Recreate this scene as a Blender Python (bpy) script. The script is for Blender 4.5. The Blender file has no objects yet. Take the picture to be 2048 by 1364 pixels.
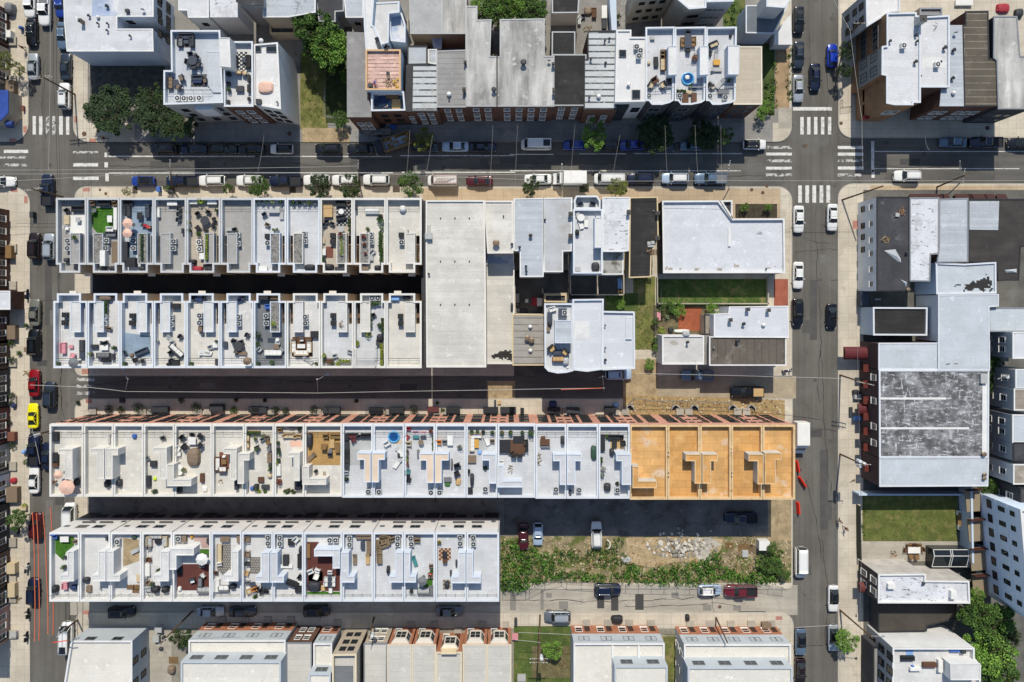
import bpy,bmesh,math,random
from mathutils import Vector,Matrix
RND=random.Random(11)
SC=bpy.context.scene
COL=SC.collection
H,F,CX,CY=122.0,1366.0,1024.0,610.0
K=520/2027.0
TO={}
for _i,_c in enumerate('abcdefghijklmnop'):
 TO[_c]=((0,510,1020,1528)[_i%4],(0,340,680,1014)[_i//4])
def T(t,x,y):
 o=TO[t]
 return(o[0]+x*K,o[1]+y*K)
def W(p,z=0.0):
 s=(H-z)/F
 return((p[0]-CX)*s,-(p[1]-CY)*s)
def TW(t,x,y,z=0.0):
 return W(T(t,x,y),z)
 # materials
MATS={}
def srgb(h):
 h=h.lstrip('#')
 c=[int(h[i:i+2],16)/255 for i in(0,2,4)]
 return[x/12.92 if x<=.04045 else((x+.055)/1.055)**2.4 for x in c]
def M(name,col,var=.12,sc=.35,fine=.08,rough=.85,seam=None,stain=None,metal=0,spec=.3,coat=0,wave=None,bump=0,streak=None):
 """col linear rgb; seam=(w,h,mortar,factor,rot90); stain=(rgb,scale,threshold,softness); wave=(scale,amount,axis); streak=(amount,sx,sy)"""
 if name in MATS:return MATS[name]
 m=bpy.data.materials.new(name);m.use_nodes=True
 nt=m.node_tree;N=nt.nodes;L=nt.links
 b=N['Principled BSDF']
 b.inputs['Roughness'].default_value=rough;b.inputs['Metallic'].default_value=metal
 b.inputs['Specular IOR Level'].default_value=spec
 if coat:b.inputs['Coat Weight'].default_value=coat;b.inputs['Coat Roughness'].default_value=.08
 geo=N.new('ShaderNodeNewGeometry');pos=geo.outputs['Position']
 def mix(a,bcol,fac,mode='MIX'):
  x=N.new('ShaderNodeMix');x.data_type='RGBA';x.blend_type=mode
  for s,v in((6,a),(7,bcol)):
   if hasattr(v,'links'):L.new(v,x.inputs[s])
   else:x.inputs[s].default_value=(*v,1)
  if hasattr(fac,'links'):L.new(fac,x.inputs[0])
  else:x.inputs[0].default_value=fac
  return x.outputs[2]
 def noise(scale,detail=3,vec=None,ro=.55):
  n=N.new('ShaderNodeTexNoise');n.inputs['Scale'].default_value=scale;n.inputs['Detail'].default_value=detail
  n.inputs['Roughness'].default_value=ro
  L.new(vec or pos,n.inputs['Vector']);return n.outputs['Fac']
 def ramp(v,p0,p1,c0=(0,0,0),c1=(1,1,1)):
  r=N.new('ShaderNodeValToRGB');e=r.color_ramp.elements
  e[0].position=p0;e[1].position=p1;e[0].color=(*c0,1);e[1].color=(*c1,1)
  L.new(v,r.inputs['Fac']);return r.outputs['Color']
 def mapped(sx,sy,rot=0):
  mp=N.new('ShaderNodeMapping');mp.inputs['Scale'].default_value=(sx,sy,1);mp.inputs['Rotation'].default_value=(0,0,rot)
  L.new(pos,mp.inputs['Vector']);return mp.outputs['Vector']
 d=[c*(1-var)for c in col];u=[min(1,c*(1+var))for c in col]
 out=ramp(noise(sc,4),.32,.68,d,u)
 if fine:
  out=mix(out,ramp(noise(5.0,4,None,.7),.25,.75,(1-fine*2,)*3,(1+fine,)*3),1.0,'MULTIPLY')
 if streak:
  out=mix(out,ramp(noise(1,4,mapped(streak[1],streak[2]),.65),.35,.65,(1-streak[0],)*3,(1+streak[0]*.5,)*3),1.0,'MULTIPLY')
 if wave:
  w=N.new('ShaderNodeTexWave');w.bands_direction=wave[2];w.inputs['Scale'].default_value=wave[0];L.new(pos,w.inputs['Vector'])
  out=mix(out,ramp(w.outputs['Fac'],0,.6,(1-wave[1],)*3,(1,1,1)),1.0,'MULTIPLY')
 if seam:
  br=N.new('ShaderNodeTexBrick');br.offset=.5 if len(seam)<6 else seam[5]
  br.inputs['Scale'].default_value=1;br.inputs['Brick Width'].default_value=seam[0];br.inputs['Row Height'].default_value=seam[1]
  br.inputs['Mortar Size'].default_value=seam[2];br.inputs['Mortar Smooth'].default_value=.2
  br.inputs['Color1'].default_value=(1,1,1,1);br.inputs['Color2'].default_value=(*((seam[6],)*3 if len(seam)>6 else(.93,)*3),1);br.inputs['Mortar'].default_value=(seam[3],)*3+(1,)
  L.new(mapped(1,1,math.pi/2)if seam[4]else pos,br.inputs['Vector'])
  out=mix(out,br.outputs['Color'],1.0,'MULTIPLY')
 for st in(stain if stain and isinstance(stain,list)else[stain]if stain else[]):
  out=mix(out,st[0],ramp(noise(st[1],5,mapped(st[4],st[5])if len(st)>4 else None,.62),st[2],st[2]+st[3]))
 L.new(out,b.inputs['Base Color'])
 if bump:
  bp=N.new('ShaderNodeBump');bp.inputs['Strength'].default_value=bump;bp.inputs['Distance'].default_value=.05
  L.new(noise(6,4),bp.inputs['Height']);L.new(bp.outputs['Normal'],b.inputs['Normal'])
 MATS[name]=m
 return m
def P(hexcol,rough=.7,metal=0,coat=0,spec=.4,var=.05):
 """plain material of an object, colour given as it is (srgb hex)"""
 k='plain_'+hexcol.strip('#')+('_%g_%g_%g'%(rough,metal,coat))
 return M(k,srgb(hexcol),var=var,sc=1.2,fine=.03,rough=rough,metal=metal,coat=coat,spec=spec)
def glassmat():
 if 'window_glass' in MATS:return MATS['window_glass']
 m=bpy.data.materials.new('window_glass');m.use_nodes=True;b=m.node_tree.nodes['Principled BSDF']
 b.inputs['Base Color'].default_value=(.018,.024,.026,1);b.inputs['Roughness'].default_value=.06;b.inputs['Specular IOR Level'].default_value=.6
 MATS['window_glass']=m;return m
 # meshes
class MB:
 def __init__(s):s.v=[];s.f=[];s.m=[]
 def face(s,pts,m=0):
  i=len(s.v);s.v+=[tuple(p)for p in pts];s.f.append(tuple(range(i,i+len(pts))));s.m.append(m)
 def box(s,x0,y0,z0,x1,y1,z1,m=0,mt=None,bottom=True,rz=0,c=None):
  P8=[(x0,y0,z0),(x1,y0,z0),(x1,y1,z0),(x0,y1,z0),(x0,y0,z1),(x1,y0,z1),(x1,y1,z1),(x0,y1,z1)]
  if rz:
   cx,cy=c or((x0+x1)/2,(y0+y1)/2);ca,sa=math.cos(rz),math.sin(rz)
   P8=[(cx+(x-cx)*ca-(y-cy)*sa,cy+(x-cx)*sa+(y-cy)*ca,z)for x,y,z in P8]
  i=len(s.v);s.v+=P8
  for k,q in enumerate(((4,5,6,7),(0,1,5,4),(1,2,6,5),(2,3,7,6),(3,0,4,7),(3,2,1,0))):
   if k==5 and not bottom:continue
   s.f.append(tuple(i+j for j in q));s.m.append(mt if(k==0 and mt is not None)else m)
  return s
 def prism(s,poly,z0,z1,m=0,top=True,mt=None):
  n=len(poly)
  for i in range(n):
   a,b=poly[i],poly[(i+1)%n]
   s.face([(a[0],a[1],z0),(b[0],b[1],z0),(b[0],b[1],z1),(a[0],a[1],z1)],m)
  if top:s.face([(p[0],p[1],z1)for p in poly],m if mt is None else mt)
  return s
 def cyl(s,x,y,z0,z1,r0,r1=None,n=12,m=0,mt=None,bottom=False):
  r1=r0 if r1 is None else r1
  A=[(x+r0*math.cos(2*math.pi*k/n),y+r0*math.sin(2*math.pi*k/n),z0)for k in range(n)]
  B=[(x+r1*math.cos(2*math.pi*k/n),y+r1*math.sin(2*math.pi*k/n),z1)for k in range(n)]
  for k in range(n):s.face([A[k],A[(k+1)%n],B[(k+1)%n],B[k]],m)
  if r1>0.001:s.face(B,m if mt is None else mt)
  if bottom:s.face(A[::-1],m)
  return s
 def tube(s,p,q,r,n=6,m=0,r1=None):
  p,q=Vector(p),Vector(q);d=(q-p)
  if d.length<1e-6:return s
  d.normalize();u=d.orthogonal().normalized();w=d.cross(u);r1=r if r1 is None else r1
  A=[p+(u*math.cos(2*math.pi*k/n)+w*math.sin(2*math.pi*k/n))*r for k in range(n)]
  B=[q+(u*math.cos(2*math.pi*k/n)+w*math.sin(2*math.pi*k/n))*r1 for k in range(n)]
  for k in range(n):s.face([A[k],A[(k+1)%n],B[(k+1)%n],B[k]],m)
  s.face(A[::-1],m);s.face(B,m)
  return s
 def dome(s,x,y,z,r,h,n=12,rings=4,m=0):
  prev=None
  for j in range(rings+1):
   a=math.pi/2*j/rings;rr=r*math.cos(a);zz=z+h*math.sin(a)
   cur=[(x+rr*math.cos(2*math.pi*k/n),y+rr*math.sin(2*math.pi*k/n),zz)for k in range(n)]
   if prev:
    for k in range(n):s.face([prev[k],prev[(k+1)%n],cur[(k+1)%n],cur[k]],m)
   prev=cur
  return s
 def rot(s,a,cx=0,cy=0):
  ca,sa=math.cos(a),math.sin(a)
  s.v=[(cx+(x-cx)*ca-(y-cy)*sa,cy+(x-cx)*sa+(y-cy)*ca,z)for x,y,z in s.v];return s
 def mesh(s,name,mats,smooth=False,merge=False):
  me=bpy.data.meshes.new(name)
  me.from_pydata(s.v,[],s.f)
  for m in mats:me.materials.append(m)
  me.polygons.foreach_set('material_index',s.m)
  if merge or smooth:
   bm=bmesh.new();bm.from_mesh(me);bmesh.ops.remove_doubles(bm,verts=bm.verts,dist=.0005)
   bm.to_mesh(me);bm.free()
  if smooth:me.polygons.foreach_set('use_smooth',[True]*len(me.polygons))
  me.update();return me
def link(name,data,parent=None,loc=(0,0,0),rz=0):
 o=bpy.data.objects.new(name,data);COL.objects.link(o)
 o.location=loc;o.rotation_euler=(0,0,rz)
 if parent:o.parent=parent
 return o
def obj(name,mb,mats,parent=None,loc=(0,0,0),rz=0,smooth=False,merge=False):
 if not isinstance(mats,(list,tuple)):mats=[mats]
 return link(name,mb.mesh(name,mats,smooth,merge),parent,loc,rz)
TAGGED=[]
def tag(o,label,cat,group=None,kind=None):
 o['label']=label;o['category']=cat
 if group:o['group']=group
 if kind:o['kind']=kind
 TAGGED.append(o);return o
def thing(name,label,cat,loc=(0,0,0),rz=0,group=None):
 return tag(link(name,None,None,loc,rz),label,cat,group)
def struct(name,mb,mats,kind='structure'):
 o=obj(name,mb,mats);o['kind']=kind;return o
CACHE={}
def cached(key,fn):
 if key not in CACHE:CACHE[key]=fn()
 return CACHE[key]
def area(p):return sum(p[i][0]*p[(i+1)%len(p)][1]-p[(i+1)%len(p)][0]*p[i][1]for i in range(len(p)))/2
def ccw(p):return list(p)if area(p)>0 else list(p)[::-1]
def inset(poly,d):
 n=len(poly);out=[]
 for i in range(n):
  p0,p1,p2=Vector(poly[i-1]),Vector(poly[i]),Vector(poly[(i+1)%n])
  e1=(p1-p0).normalized();e2=(p2-p1).normalized()
  n1=Vector((-e1.y,e1.x));n2=Vector((-e2.y,e2.x))
  k=1+n1.dot(n2)
  b=(n1+n2)/k if k>.15 else n1
  out.append(tuple(p1+b*d))
 return out
def inside(p,poly):
 c=False;n=len(poly)
 for i in range(n):
  a,b=poly[i],poly[(i+1)%n]
  if(a[1]>p[1])!=(b[1]>p[1])and p[0]<(b[0]-a[0])*(p[1]-a[1])/(b[1]-a[1])+a[0]:c=not c
 return c
def cells(poly,z,holes,mb,m=0):
 """axis-aligned polygon minus rectangular holes as quads"""
 xs=sorted({round(p[0],4)for p in poly}|{round(v,4)for h in holes for v in(h[0],h[2])})
 ys=sorted({round(p[1],4)for p in poly}|{round(v,4)for h in holes for v in(h[1],h[3])})
 for i in range(len(xs)-1):
  for j in range(len(ys)-1):
   c=((xs[i]+xs[i+1])/2,(ys[j]+ys[j+1])/2)
   if inside(c,poly)and not any(h[0]<c[0]<h[2]and h[1]<c[1]<h[3]for h in holes):
    mb.face([(xs[i],ys[j],z),(xs[i+1],ys[j],z),(xs[i+1],ys[j+1],z),(xs[i],ys[j+1],z)],m)
def blob(pts,amp=3,n=5,seed=1):
 rr=random.Random(seed);out=[]
 for i in range(len(pts)):
  a,b=pts[i],pts[(i+1)%len(pts)]
  for k in range(n):f=k/n;out.append((a[0]+(b[0]-a[0])*f+rr.uniform(-amp,amp),a[1]+(b[1]-a[1])*f+rr.uniform(-amp,amp)))
 return out
def stainmesh(poly,z,cell=.22,seed=0,amp=1):
 from mathutils import noise
 m=MB();xs=[p[0]for p in poly];ys=[p[1]for p in poly];x=min(xs)-.8
 def dist(p):
  d=9
  for i in range(len(poly)):
   a,b=Vector(poly[i]),Vector(poly[(i+1)%len(poly)]);t=max(0,min(1,(Vector(p)-a).dot(b-a)/max(1e-6,(b-a).length_squared)));d=min(d,(Vector(p)-a.lerp(b,t)).length)
  return d if inside(p,poly)else-d
 while x<max(xs)+.8:
  y=min(ys)-.8
  while y<max(ys)+.8:
   if dist((x,y))+amp*1.1*noise.noise((x*.9,y*.9,seed))+amp*.7*noise.noise((x*2.7,y*2.7,seed+5))>.1:m.face([(x,y,z),(x+cell,y,z),(x+cell,y+cell,z),(x,y+cell,z)])
   y+=cell
  x+=cell
 return m
def arcpts(cx,cy,r,a0,a1,n=6):
 return[(cx+r*math.cos(math.radians(a0+(a1-a0)*k/n)),cy+r*math.sin(math.radians(a0+(a1-a0)*k/n)))for k in range(n+1)]
 # camera, light
cam=bpy.data.cameras.new('camera');co=bpy.data.objects.new('camera',cam);COL.objects.link(co);SC.camera=co
co.location=(0,0,H);co.rotation_euler=(0,0,0)
cam.sensor_width=36;cam.lens=F/2048*36;cam.shift_y=(CY-682.0)/2048;cam.shift_x=0;cam.clip_end=3000;cam.clip_start=1
ELEV=math.atan(1.08)
w=bpy.data.worlds.new('World');SC.world=w;w.use_nodes=True
sk=w.node_tree.nodes.new('ShaderNodeTexSky');sk.sky_type='NISHITA';sk.sun_disc=False
sk.sun_elevation=ELEV;sk.sun_rotation=0.0;sk.air_density=1.0;sk.dust_density=.6
bg=w.node_tree.nodes['Background'];bg.inputs['Strength'].default_value=.13
w.node_tree.links.new(sk.outputs['Color'],bg.inputs['Color'])
sun=bpy.data.lights.new('sun','SUN');so=bpy.data.objects.new('sun',sun);COL.objects.link(so)
sun.energy=4.4;sun.angle=math.radians(.5);sun.color=(1,.94,.83)
so.location=(0,60,90)
so.rotation_euler=(-(math.pi/2-ELEV),0,0)
SC.view_settings.view_transform='Standard';SC.view_settings.look='None';SC.view_settings.exposure=0.0
SC.view_settings.gamma=1.0;SC.view_settings.use_curve_mapping=False
SC.cycles.max_bounces=6;SC.cycles.diffuse_bounces=4;SC.cycles.glossy_bounces=2;SC.cycles.caustics_reflective=False
# ground, streets, pavements
asph=M('asphalt',(.132,.123,.107),.16,.12,.12,.9,stain=[((.165,.16,.145),.09,.52,.25),((.075,.073,.068),.3,.60,.12),((.06,.058,.055),1.5,.69,.05),((.2,.19,.17),2.2,.71,.04)],streak=(.2,.8,.02))
asph2=M('asphalt_cross',(.124,.117,.104),.16,.12,.12,.9,stain=[((.16,.155,.14),.11,.53,.22),((.072,.07,.064),.35,.60,.12),((.06,.058,.055),1.5,.69,.05),((.2,.19,.17),2.2,.71,.04)],streak=(.2,.02,.8))
lane=M('old_concrete',(.40,.365,.30),.12,.2,.10,.9,stain=[((.29,.265,.22),.35,.53,.15),((.2,.18,.15),1.3,.66,.06)],streak=(.14,.05,.8))
pave=M('paving',(.55,.49,.39),.14,.2,.06,.9,seam=(1.5,1.5,.035,.72,0,0),stain=[((.41,.36,.28),.3,.55,.15),((.25,.22,.18),1.4,.68,.06)])
tanpave=M('tan_paving',(.46,.355,.235),.14,.2,.06,.9,seam=(1.5,1.5,.035,.72,0,0),stain=[((.34,.26,.17),.3,.56,.15),((.5,.45,.36),.25,.66,.03)])
kerbm=M('kerb_stone',(.42,.39,.33),.1,.5,.05)
dirt=M('dirt',(.38,.29,.17),.25,.5,.2,.95,stain=((.23,.18,.1),.9,.55,.12))
grassm=M('lawn',(.085,.125,.03),.35,.3,.3,.95,stain=[((.16,.15,.05),.5,.52,.2),((.05,.085,.02),1.4,.58,.12)])
drygrass=M('dry_grass',(.15,.16,.045),.3,.5,.3,.95,stain=[((.27,.22,.1),.55,.5,.18),((.06,.09,.02),.8,.6,.1)])
yardm=M('yard_concrete',(.25,.235,.21),.18,.3,.12,.9,stain=((.13,.12,.1),.5,.55,.2))
darkpatch=M('asphalt_or_sunlit_patch',(.06,.058,.055),.1,.6,.1)
g=MB();g.face([(-700,-700,-.25),(700,-700,-.25),(700,700,-.25),(-700,700,-.25)])
struct('ground',g,M('city_ground',(.2,.185,.16),.3,.05,.12))
def sheet(name,polypx,z,mat,kind='structure'):
 b=MB();b.face([(*W(p),z)for p in ccw_px(polypx)]);return struct(name,b,mat,kind)
def ccw_px(p):
 q=[W(a)for a in p]
 return list(p)if area(q)>0 else list(p)[::-1]
def rectpx(x0,y0,x1,y1):return[(x0,y0),(x1,y0),(x1,y1),(x0,y1)]
sheet('street',rectpx(-300,270,2400,385),0.000,asph2)
sheet('street',rectpx(52,-300,156,1700),0.004,asph)
sheet('street',rectpx(1570,-300,1684,1700),0.004,asph)
sheet('street',rectpx(140,746,1256,803),0.008,asph2)
sheet('street',rectpx(140,1170,1595,1230),0.008,lane)
def pavement(polypx,z=.12):
 poly=ccw([W(p)for p in polypx]);b=MB()
 inn=inset(poly,.16)
 n=len(poly)
 for i in range(n):
  a,c,d,e=poly[i],poly[(i+1)%n],inn[(i+1)%n],inn[i]
  b.face([(*a,-.05),(*c,-.05),(*c,z),(*a,z)],1)
  b.face([(*a,z),(*c,z),(*d,z),(*e,z)],1)
 b.face([(*p,z-.003)for p in inn],0)
 return struct('pavement',b,[pave,kerbm])
def rounded(x0,y0,x1,y1,tl=0,tr=0,br=0,bl=0):
 o=[]
 o+=arcpts(x0+tl,y0+tl,tl,180,270)if tl else[(x0,y0)]
 o+=arcpts(x1-tr,y0+tr,tr,270,360)if tr else[(x1,y0)]
 o+=arcpts(x1-br,y1-br,br,0,90)if br else[(x1,y1)]
 o+=arcpts(x0+bl,y1-bl,bl,90,180)if bl else[(x0,y1)]
 return o
pavement(rounded(147,-280,1583,284,br=30,bl=30))
pavement(rounded(150,373,1584,752,tl=22,tr=28,br=0,bl=16))
pavement(rounded(150,797,1585,1178,tl=24,br=10))
pavement(rounded(152,1224,1587,1660,tr=26,tl=16))
pavement(rounded(-280,-280,58,284,br=36))
pavement(rounded(-280,374,61,1660,tr=34))
pavement(rounded(1676,-280,2330,276,bl=28))
pavement(rounded(1675,367,2330,1660,tl=30))
sheet('dirt_road',rectpx(1250,752,1592,797),.012,M('packed_dirt',(.36,.30,.21),.2,.3,.15,.95,stain=((.26,.21,.14),.5,.55,.15)))
sheet('asphalt_or_sunlit_patch',rectpx(974,762,1030,797),.013,dirt)  # dirt-coloured sheet puts the sunlit gap on the shaded street into colour
PATCHN=[0]
def patch(name,polypx,mat,dz=0,kind='structure'):
 PATCHN[0]+=1
 return sheet(name,polypx,.124+.004*dz+.0002*PATCHN[0],mat,kind)
def tp(t,*pts):return[T(t,x,y)for x,y in pts]
def tr(t,x0,y0,x1,y1):return tp(t,(x0,y0),(x1,y0),(x1,y1),(x0,y1))
patch('yard_ground',rectpx(176,-250,1560,246),yardm)
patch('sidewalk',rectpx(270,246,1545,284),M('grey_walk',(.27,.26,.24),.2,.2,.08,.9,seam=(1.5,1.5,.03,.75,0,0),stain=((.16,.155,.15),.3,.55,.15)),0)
patch('sidewalk',rectpx(846,377,1560,470),tanpave,0)
patch('sidewalk',rectpx(1740,371,2300,400),tanpave,0)
patch('gravel',tr('a',705,505,1290,760),M('dark_gravel',(.12,.11,.09),.3,1.2,.3,.95,stain=((.06,.06,.05),.9,.5,.15)),1)
patch('lawn',tr('b',355,420,570,1010),drygrass,1)
patch('dirt',tr('b',370,1000,740,1110),dirt,1)
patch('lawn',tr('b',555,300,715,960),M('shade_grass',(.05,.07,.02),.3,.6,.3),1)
patch('lawn',tr('c',1660,0,1830,330),grassm,1)
patch('gravel',tr('c',860,0,945,230),M('grey_gravel',(.3,.29,.27),.25,2,.3),1)
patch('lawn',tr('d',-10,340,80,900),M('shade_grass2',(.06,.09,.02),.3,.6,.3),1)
patch('path',tr('d',85,360,195,850),M('red_dirt',(.36,.25,.14),.2,.5,.15),1)
patch('dirt',tr('d',110,840,215,1000),lane,1)
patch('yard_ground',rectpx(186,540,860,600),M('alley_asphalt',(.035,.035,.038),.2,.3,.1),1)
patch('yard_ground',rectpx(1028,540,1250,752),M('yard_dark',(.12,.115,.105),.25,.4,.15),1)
patch('lawn',tr('g',960,830,1130,1400),drygrass,2)
patch('lawn',tr('g',740,960,1000,1100),grassm,2)
patch('lawn',tr('g',1150,850,2010,1060),M('bright_lawn',(.085,.14,.03),.3,.5,.3,.95,stain=[((.2,.18,.07),.6,.5,.18),((.05,.09,.02),1.3,.58,.1)]),2)
patch('path',tr('h',75,850,185,1060),M('red_brick_path',(.32,.10,.06),.15,.6,.1),2)
patch('planting_bed',tr('g',1755,265,2080,375),M('mulch',(.06,.05,.03),.3,1.5,.25),2)
patch('patio',tr('g',1310,1070,1490,1255),M('brick_patio',(.33,.095,.045),.15,1.5,.1,seam=(.45,.22,.02,.7,0)),3)
patch('yard_ground',tr('g',1110,1060,1590,1290),M('garden_soil',(.16,.13,.07),.3,.8,.25,stain=((.07,.09,.03),1,.52,.15)),2)
patch('dirt',tr('k',880,150,1150,480),dirt,1)
patch('dirt',tp('k',(880,430),(1720,450),(2140,470),(2140,620),(880,620)),M('excavated_dirt',(.40,.28,.13),.3,1.2,.25,.95,stain=[((.2,.14,.07),1.2,.52,.12),((.55,.45,.28),1.8,.6,.08)],bump=.6),1)
patch('alley',rectpx(176,955,1008,1080),M('alley_concrete',(.19,.18,.16),.2,.3,.12,.9,stain=((.1,.095,.09),.5,.52,.15)),1)
patch('yard_ground',rectpx(1008,955,1582,1080),M('lot_asphalt',(.17,.16,.145),.25,.25,.15,.9,stain=[((.09,.085,.075),.35,.5,.15),((.28,.25,.2),.8,.62,.1)]),1)
patch('dirt',rectpx(1535,955,1582,1082),dirt,3)
patch('dirt',rectpx(1000,1072,1582,1165),M('waste_ground',(.30,.24,.14),.3,.6,.25,.95,stain=[((.10,.12,.03),.4,.48,.1),((.5,.43,.32),1.8,.6,.08)],bump=.5),2)
patch('dirt',tp('o',(900,240),(1330,225),(1660,250),(1640,330),(1560,430),(1300,420),(1120,470),(930,440)),M('tan_dirt',(.44,.33,.19),.2,.9,.2,.95,bump=.6,stain=((.28,.2,.1),1.1,.56,.15)),3)
patch('concrete_slab',tp('o',(1430,235),(1560,235),(1650,290),(1560,330),(1570,430),(1480,430),(1430,360)),M('pale_concrete',(.45,.42,.36),.15,.5,.15,stain=((.25,.22,.18),.7,.6,.1)),4)
for x0,y0,x1,y1 in((0,670,48,805),(238,640,262,800),(280,670,325,708),(382,735,452,795),(680,690,735,790),(788,690,845,808),(976,680,1042,802),(1258,668,1315,710),(1505,760,1570,808),(1740,768,1800,808)):
 q=sheet('asphalt_or_sunlit_patch',tr('o',x0,y0,x1,y1),.016,darkpatch if x0 in(680,788,976)else M('grey_patch',(.22,.205,.18),.12,.6,.1))
sheet('asphalt_or_sunlit_patch',tp('o',(1780,812),(1990,812),(2005,832),(1790,830)),.016,darkpatch)
for x,y,ww,hh in((1000,310,1250-1000,18),(300,322,120,20),(700,318,150,24),(1290,350,160,16),(1620,560,14,120),(1640,900,16,160),(90,520,14,130),(110,900,18,110)):
 sheet('asphalt_or_sunlit_patch',rectpx(x,y,x+ww,y+hh),.0125,M('asphalt_patch_soft',(.085,.082,.076),.12,.5,.1))
patch('lawn',tr('p',765,0,1505,265),M('garden_lawn',(.105,.125,.03),.25,.5,.25,.95,stain=((.19,.17,.06),.7,.5,.2)),1)
patch('lawn',tr('l',765,1215,1505,1364),M('garden_lawn',(.1,.12,.03)),1)
patch('patio',tr('p',765,266,1560,420),lane,1)
patch('yard_ground',rectpx(1726,380,2300,1600),M('yard_grey',(.13,.125,.11),.25,.3,.15,.9),0)
patch('lawn',tr('o',30,925,480,1364),grassm,1)
patch('dirt',tr('o',170,1080,470,1330),M('bare_lawn',(.15,.13,.06),.3,.8,.25),2)
patch('lawn',tr('o',1190,990,1320,1364),drygrass,1)
patch('path',tr('m',1160,930,1340,1364),lane,1)
patch('yard_ground',rectpx(186,1256,1560,1600),M('back_yards',(.27,.25,.2),.2,.4,.12),0)
for t,x0,y0,x1,y1 in(('a',582,908,606,958),('a',700,1082,752,1108),('a',185,985,212,1035),('a',75,1080,130,1108),('e',88,145,140,172),('e',192,205,220,260),('e',650,140,705,168),('i',640,225,700,265),('i',672,460,722,492),('m',648,805,698,835),('p',88,850,140,878),('h',688,395,742,458)):
 q=T(t,x0,y0);p1=T(t,x1,y1);sheet('tactile_plate',rectpx(q[0],q[1],p1[0],p1[1]),.124,M('tactile_red',(.42,.2,.15),.1,2,.1))
for t,x0,y0,x1,y1 in(('e',1035,130,1075,185),('e',1310,135,1360,185),('e',1785,130,1835,180),('g',540,105,615,175),('f',270,130,320,180),('f',1075,120,1130,175)):
 sheet('tree_pit',tr(t,x0,y0,x1,y1),.128,M('pit_soil',(.09,.07,.05),.3,2,.2))
for t,x,y,r in(('a',660,1045,18),('a',767,1022,14),('b',270,1042,18),('e',828,185,12),('e',782,155,10),('o',1635,778,14),('d',325,1135,14),('d',1738,1000,18),('g',1882,155,14),('g',1968,178,14),('h',20,128,12),('d',598,962,14),('p',635,108,1)):
 b=MB();c=TW(t,x,y);zz=.135 if t!='o' and(t,x)!=('d',325)else .02
 b.cyl(c[0],c[1],zz-.05,zz,r*K*.0893,n=16);struct('manhole_cover',b,M('rust_iron',(.12,.07,.045),.2,4,.15,.7))
tar=M('tar',(.035,.034,.033),.1,2,.05,.6);m=MB();rr=random.Random(31)
def crack(x,y,dx,dy,n,w=.05,z=.0135):
 p=W((x,y))
 for _ in range(n):
  q=(p[0]+dx+rr.uniform(-.25,.25),p[1]+dy+rr.uniform(-.25,.25));d=Vector((q[0]-p[0],q[1]-p[1])).normalized();k=rr.uniform(.5,1.3)*w;s=(-d.y*k,d.x*k)
  m.face([(p[0]+s[0],p[1]+s[1],z),(p[0]-s[0],p[1]-s[1],z),(q[0]-s[0],q[1]-s[1],z),(q[0]+s[0],q[1]+s[1],z)][::-1]);p=q
for x,y,dx,dy,n in((1632,420,0,-1,34),(1618,480,.9,-.1,5),(1590,505,1,0,8),(1640,700,.1,-1,26),(1600,852,1,-.1,7),(1660,560,.7,0,3),(1612,960,.2,-1,14),(1645,1080,0,-1,20),(118,420,0,-1,38),(90,120,0,-1,14),(72,600,1,0,5),(121,860,0,-1,30),(200,330,1,0,26),(560,326,1,.03,40),(900,338,1,0,34),(1400,352,1,0,12),(1740,330,1,0,20),(1700,300,.2,-1,6),(1540,300,.3,-1,6),(180,770,1,0,40),(620,764,1,0,30),(1030,1200,1,0,40),(1250,1212,1,0,20),(1420,1178,.2,-1,4),(1620,60,0,-1,12),(1648,120,0,-1,12)):crack(x,y,dx,dy,n)
struct('tar_line',m,tar)
m=MB()
for x,y,w_,h_ in((1622,130,12,60),(1652,250,14,14),(1604,640,20,26),(1640,510,22,16),(1618,860,26,14),(1652,1000,12,40),(1606,1130,16,20),(80,240,18,24),(100,620,14,30),(74,720,20,12),(92,1000,14,30),(330,330,50,10),(520,300,26,14),(640,352,40,8),(830,328,26,16),(960,318,16,14),(1180,344,60,8),(1380,312,26,14),(1800,318,40,12),(1960,350,30,10),(400,765,30,12),(560,780,20,10),(800,768,34,12)):
 m.face([(*W(p),.0128)for p in ccw_px(rectpx(x,y,x+w_,y+h_))],rr.randrange(3))
struct('asphalt_or_sunlit_patch',m,[M('cut_dark',(.072,.07,.066),.12,1,.1),M('cut_mid',(.09,.088,.08),.12,1,.1),M('cut_pale',(.155,.15,.135),.12,1,.1)])
m=MB()
for x,y in((1608,292),(1640,560),(1630,760),(1660,880),(100,330),(98,480),(110,700),(82,940),(450,328),(760,330),(1080,322),(1330,340),(1860,330),(340,774),(700,772),(1600,940)):
 c=W((x,y));m.cyl(c[0],c[1],0,.0145,.36,n=14)
struct('manhole_cover',m,M('iron_cover',(.09,.085,.08),.2,3,.1))
paint=M('road_paint',(.66,.65,.6),.1,1.5,.08,.8,stain=[((.2,.19,.17),1.6,.585,.06),((.4,.39,.36),.8,.5,.2)])
worn=M('worn_paint',(.5,.49,.46),.1,1.5,.08,.8,stain=((.115,.11,.10),1.3,.47,.08))
def marks(rs,mat=None,z=.016):
 b=MB()
 for t,x0,y0,x1,y1 in rs:b.face([(*W(p),z)for p in ccw_px(tr(t,x0,y0,x1,y1))])
 return struct('road_markings',b,mat or paint)
marks([('a',a,905,c,1050)for a,c in((255,280),(305,331),(460,490),(515,541))])
marks([('a',358,905,384,1050),('a',408,905,434,1050),('a',0,1220,220,1236),('a',30,1275,210,1297)],worn)
marks([('a',30,1168,220,1193),('e',0,55,130,80),('a',570,1272,765,1298),('e',570,52,770,78)])
marks([('a',570,1178,765,1196)],worn)
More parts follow.
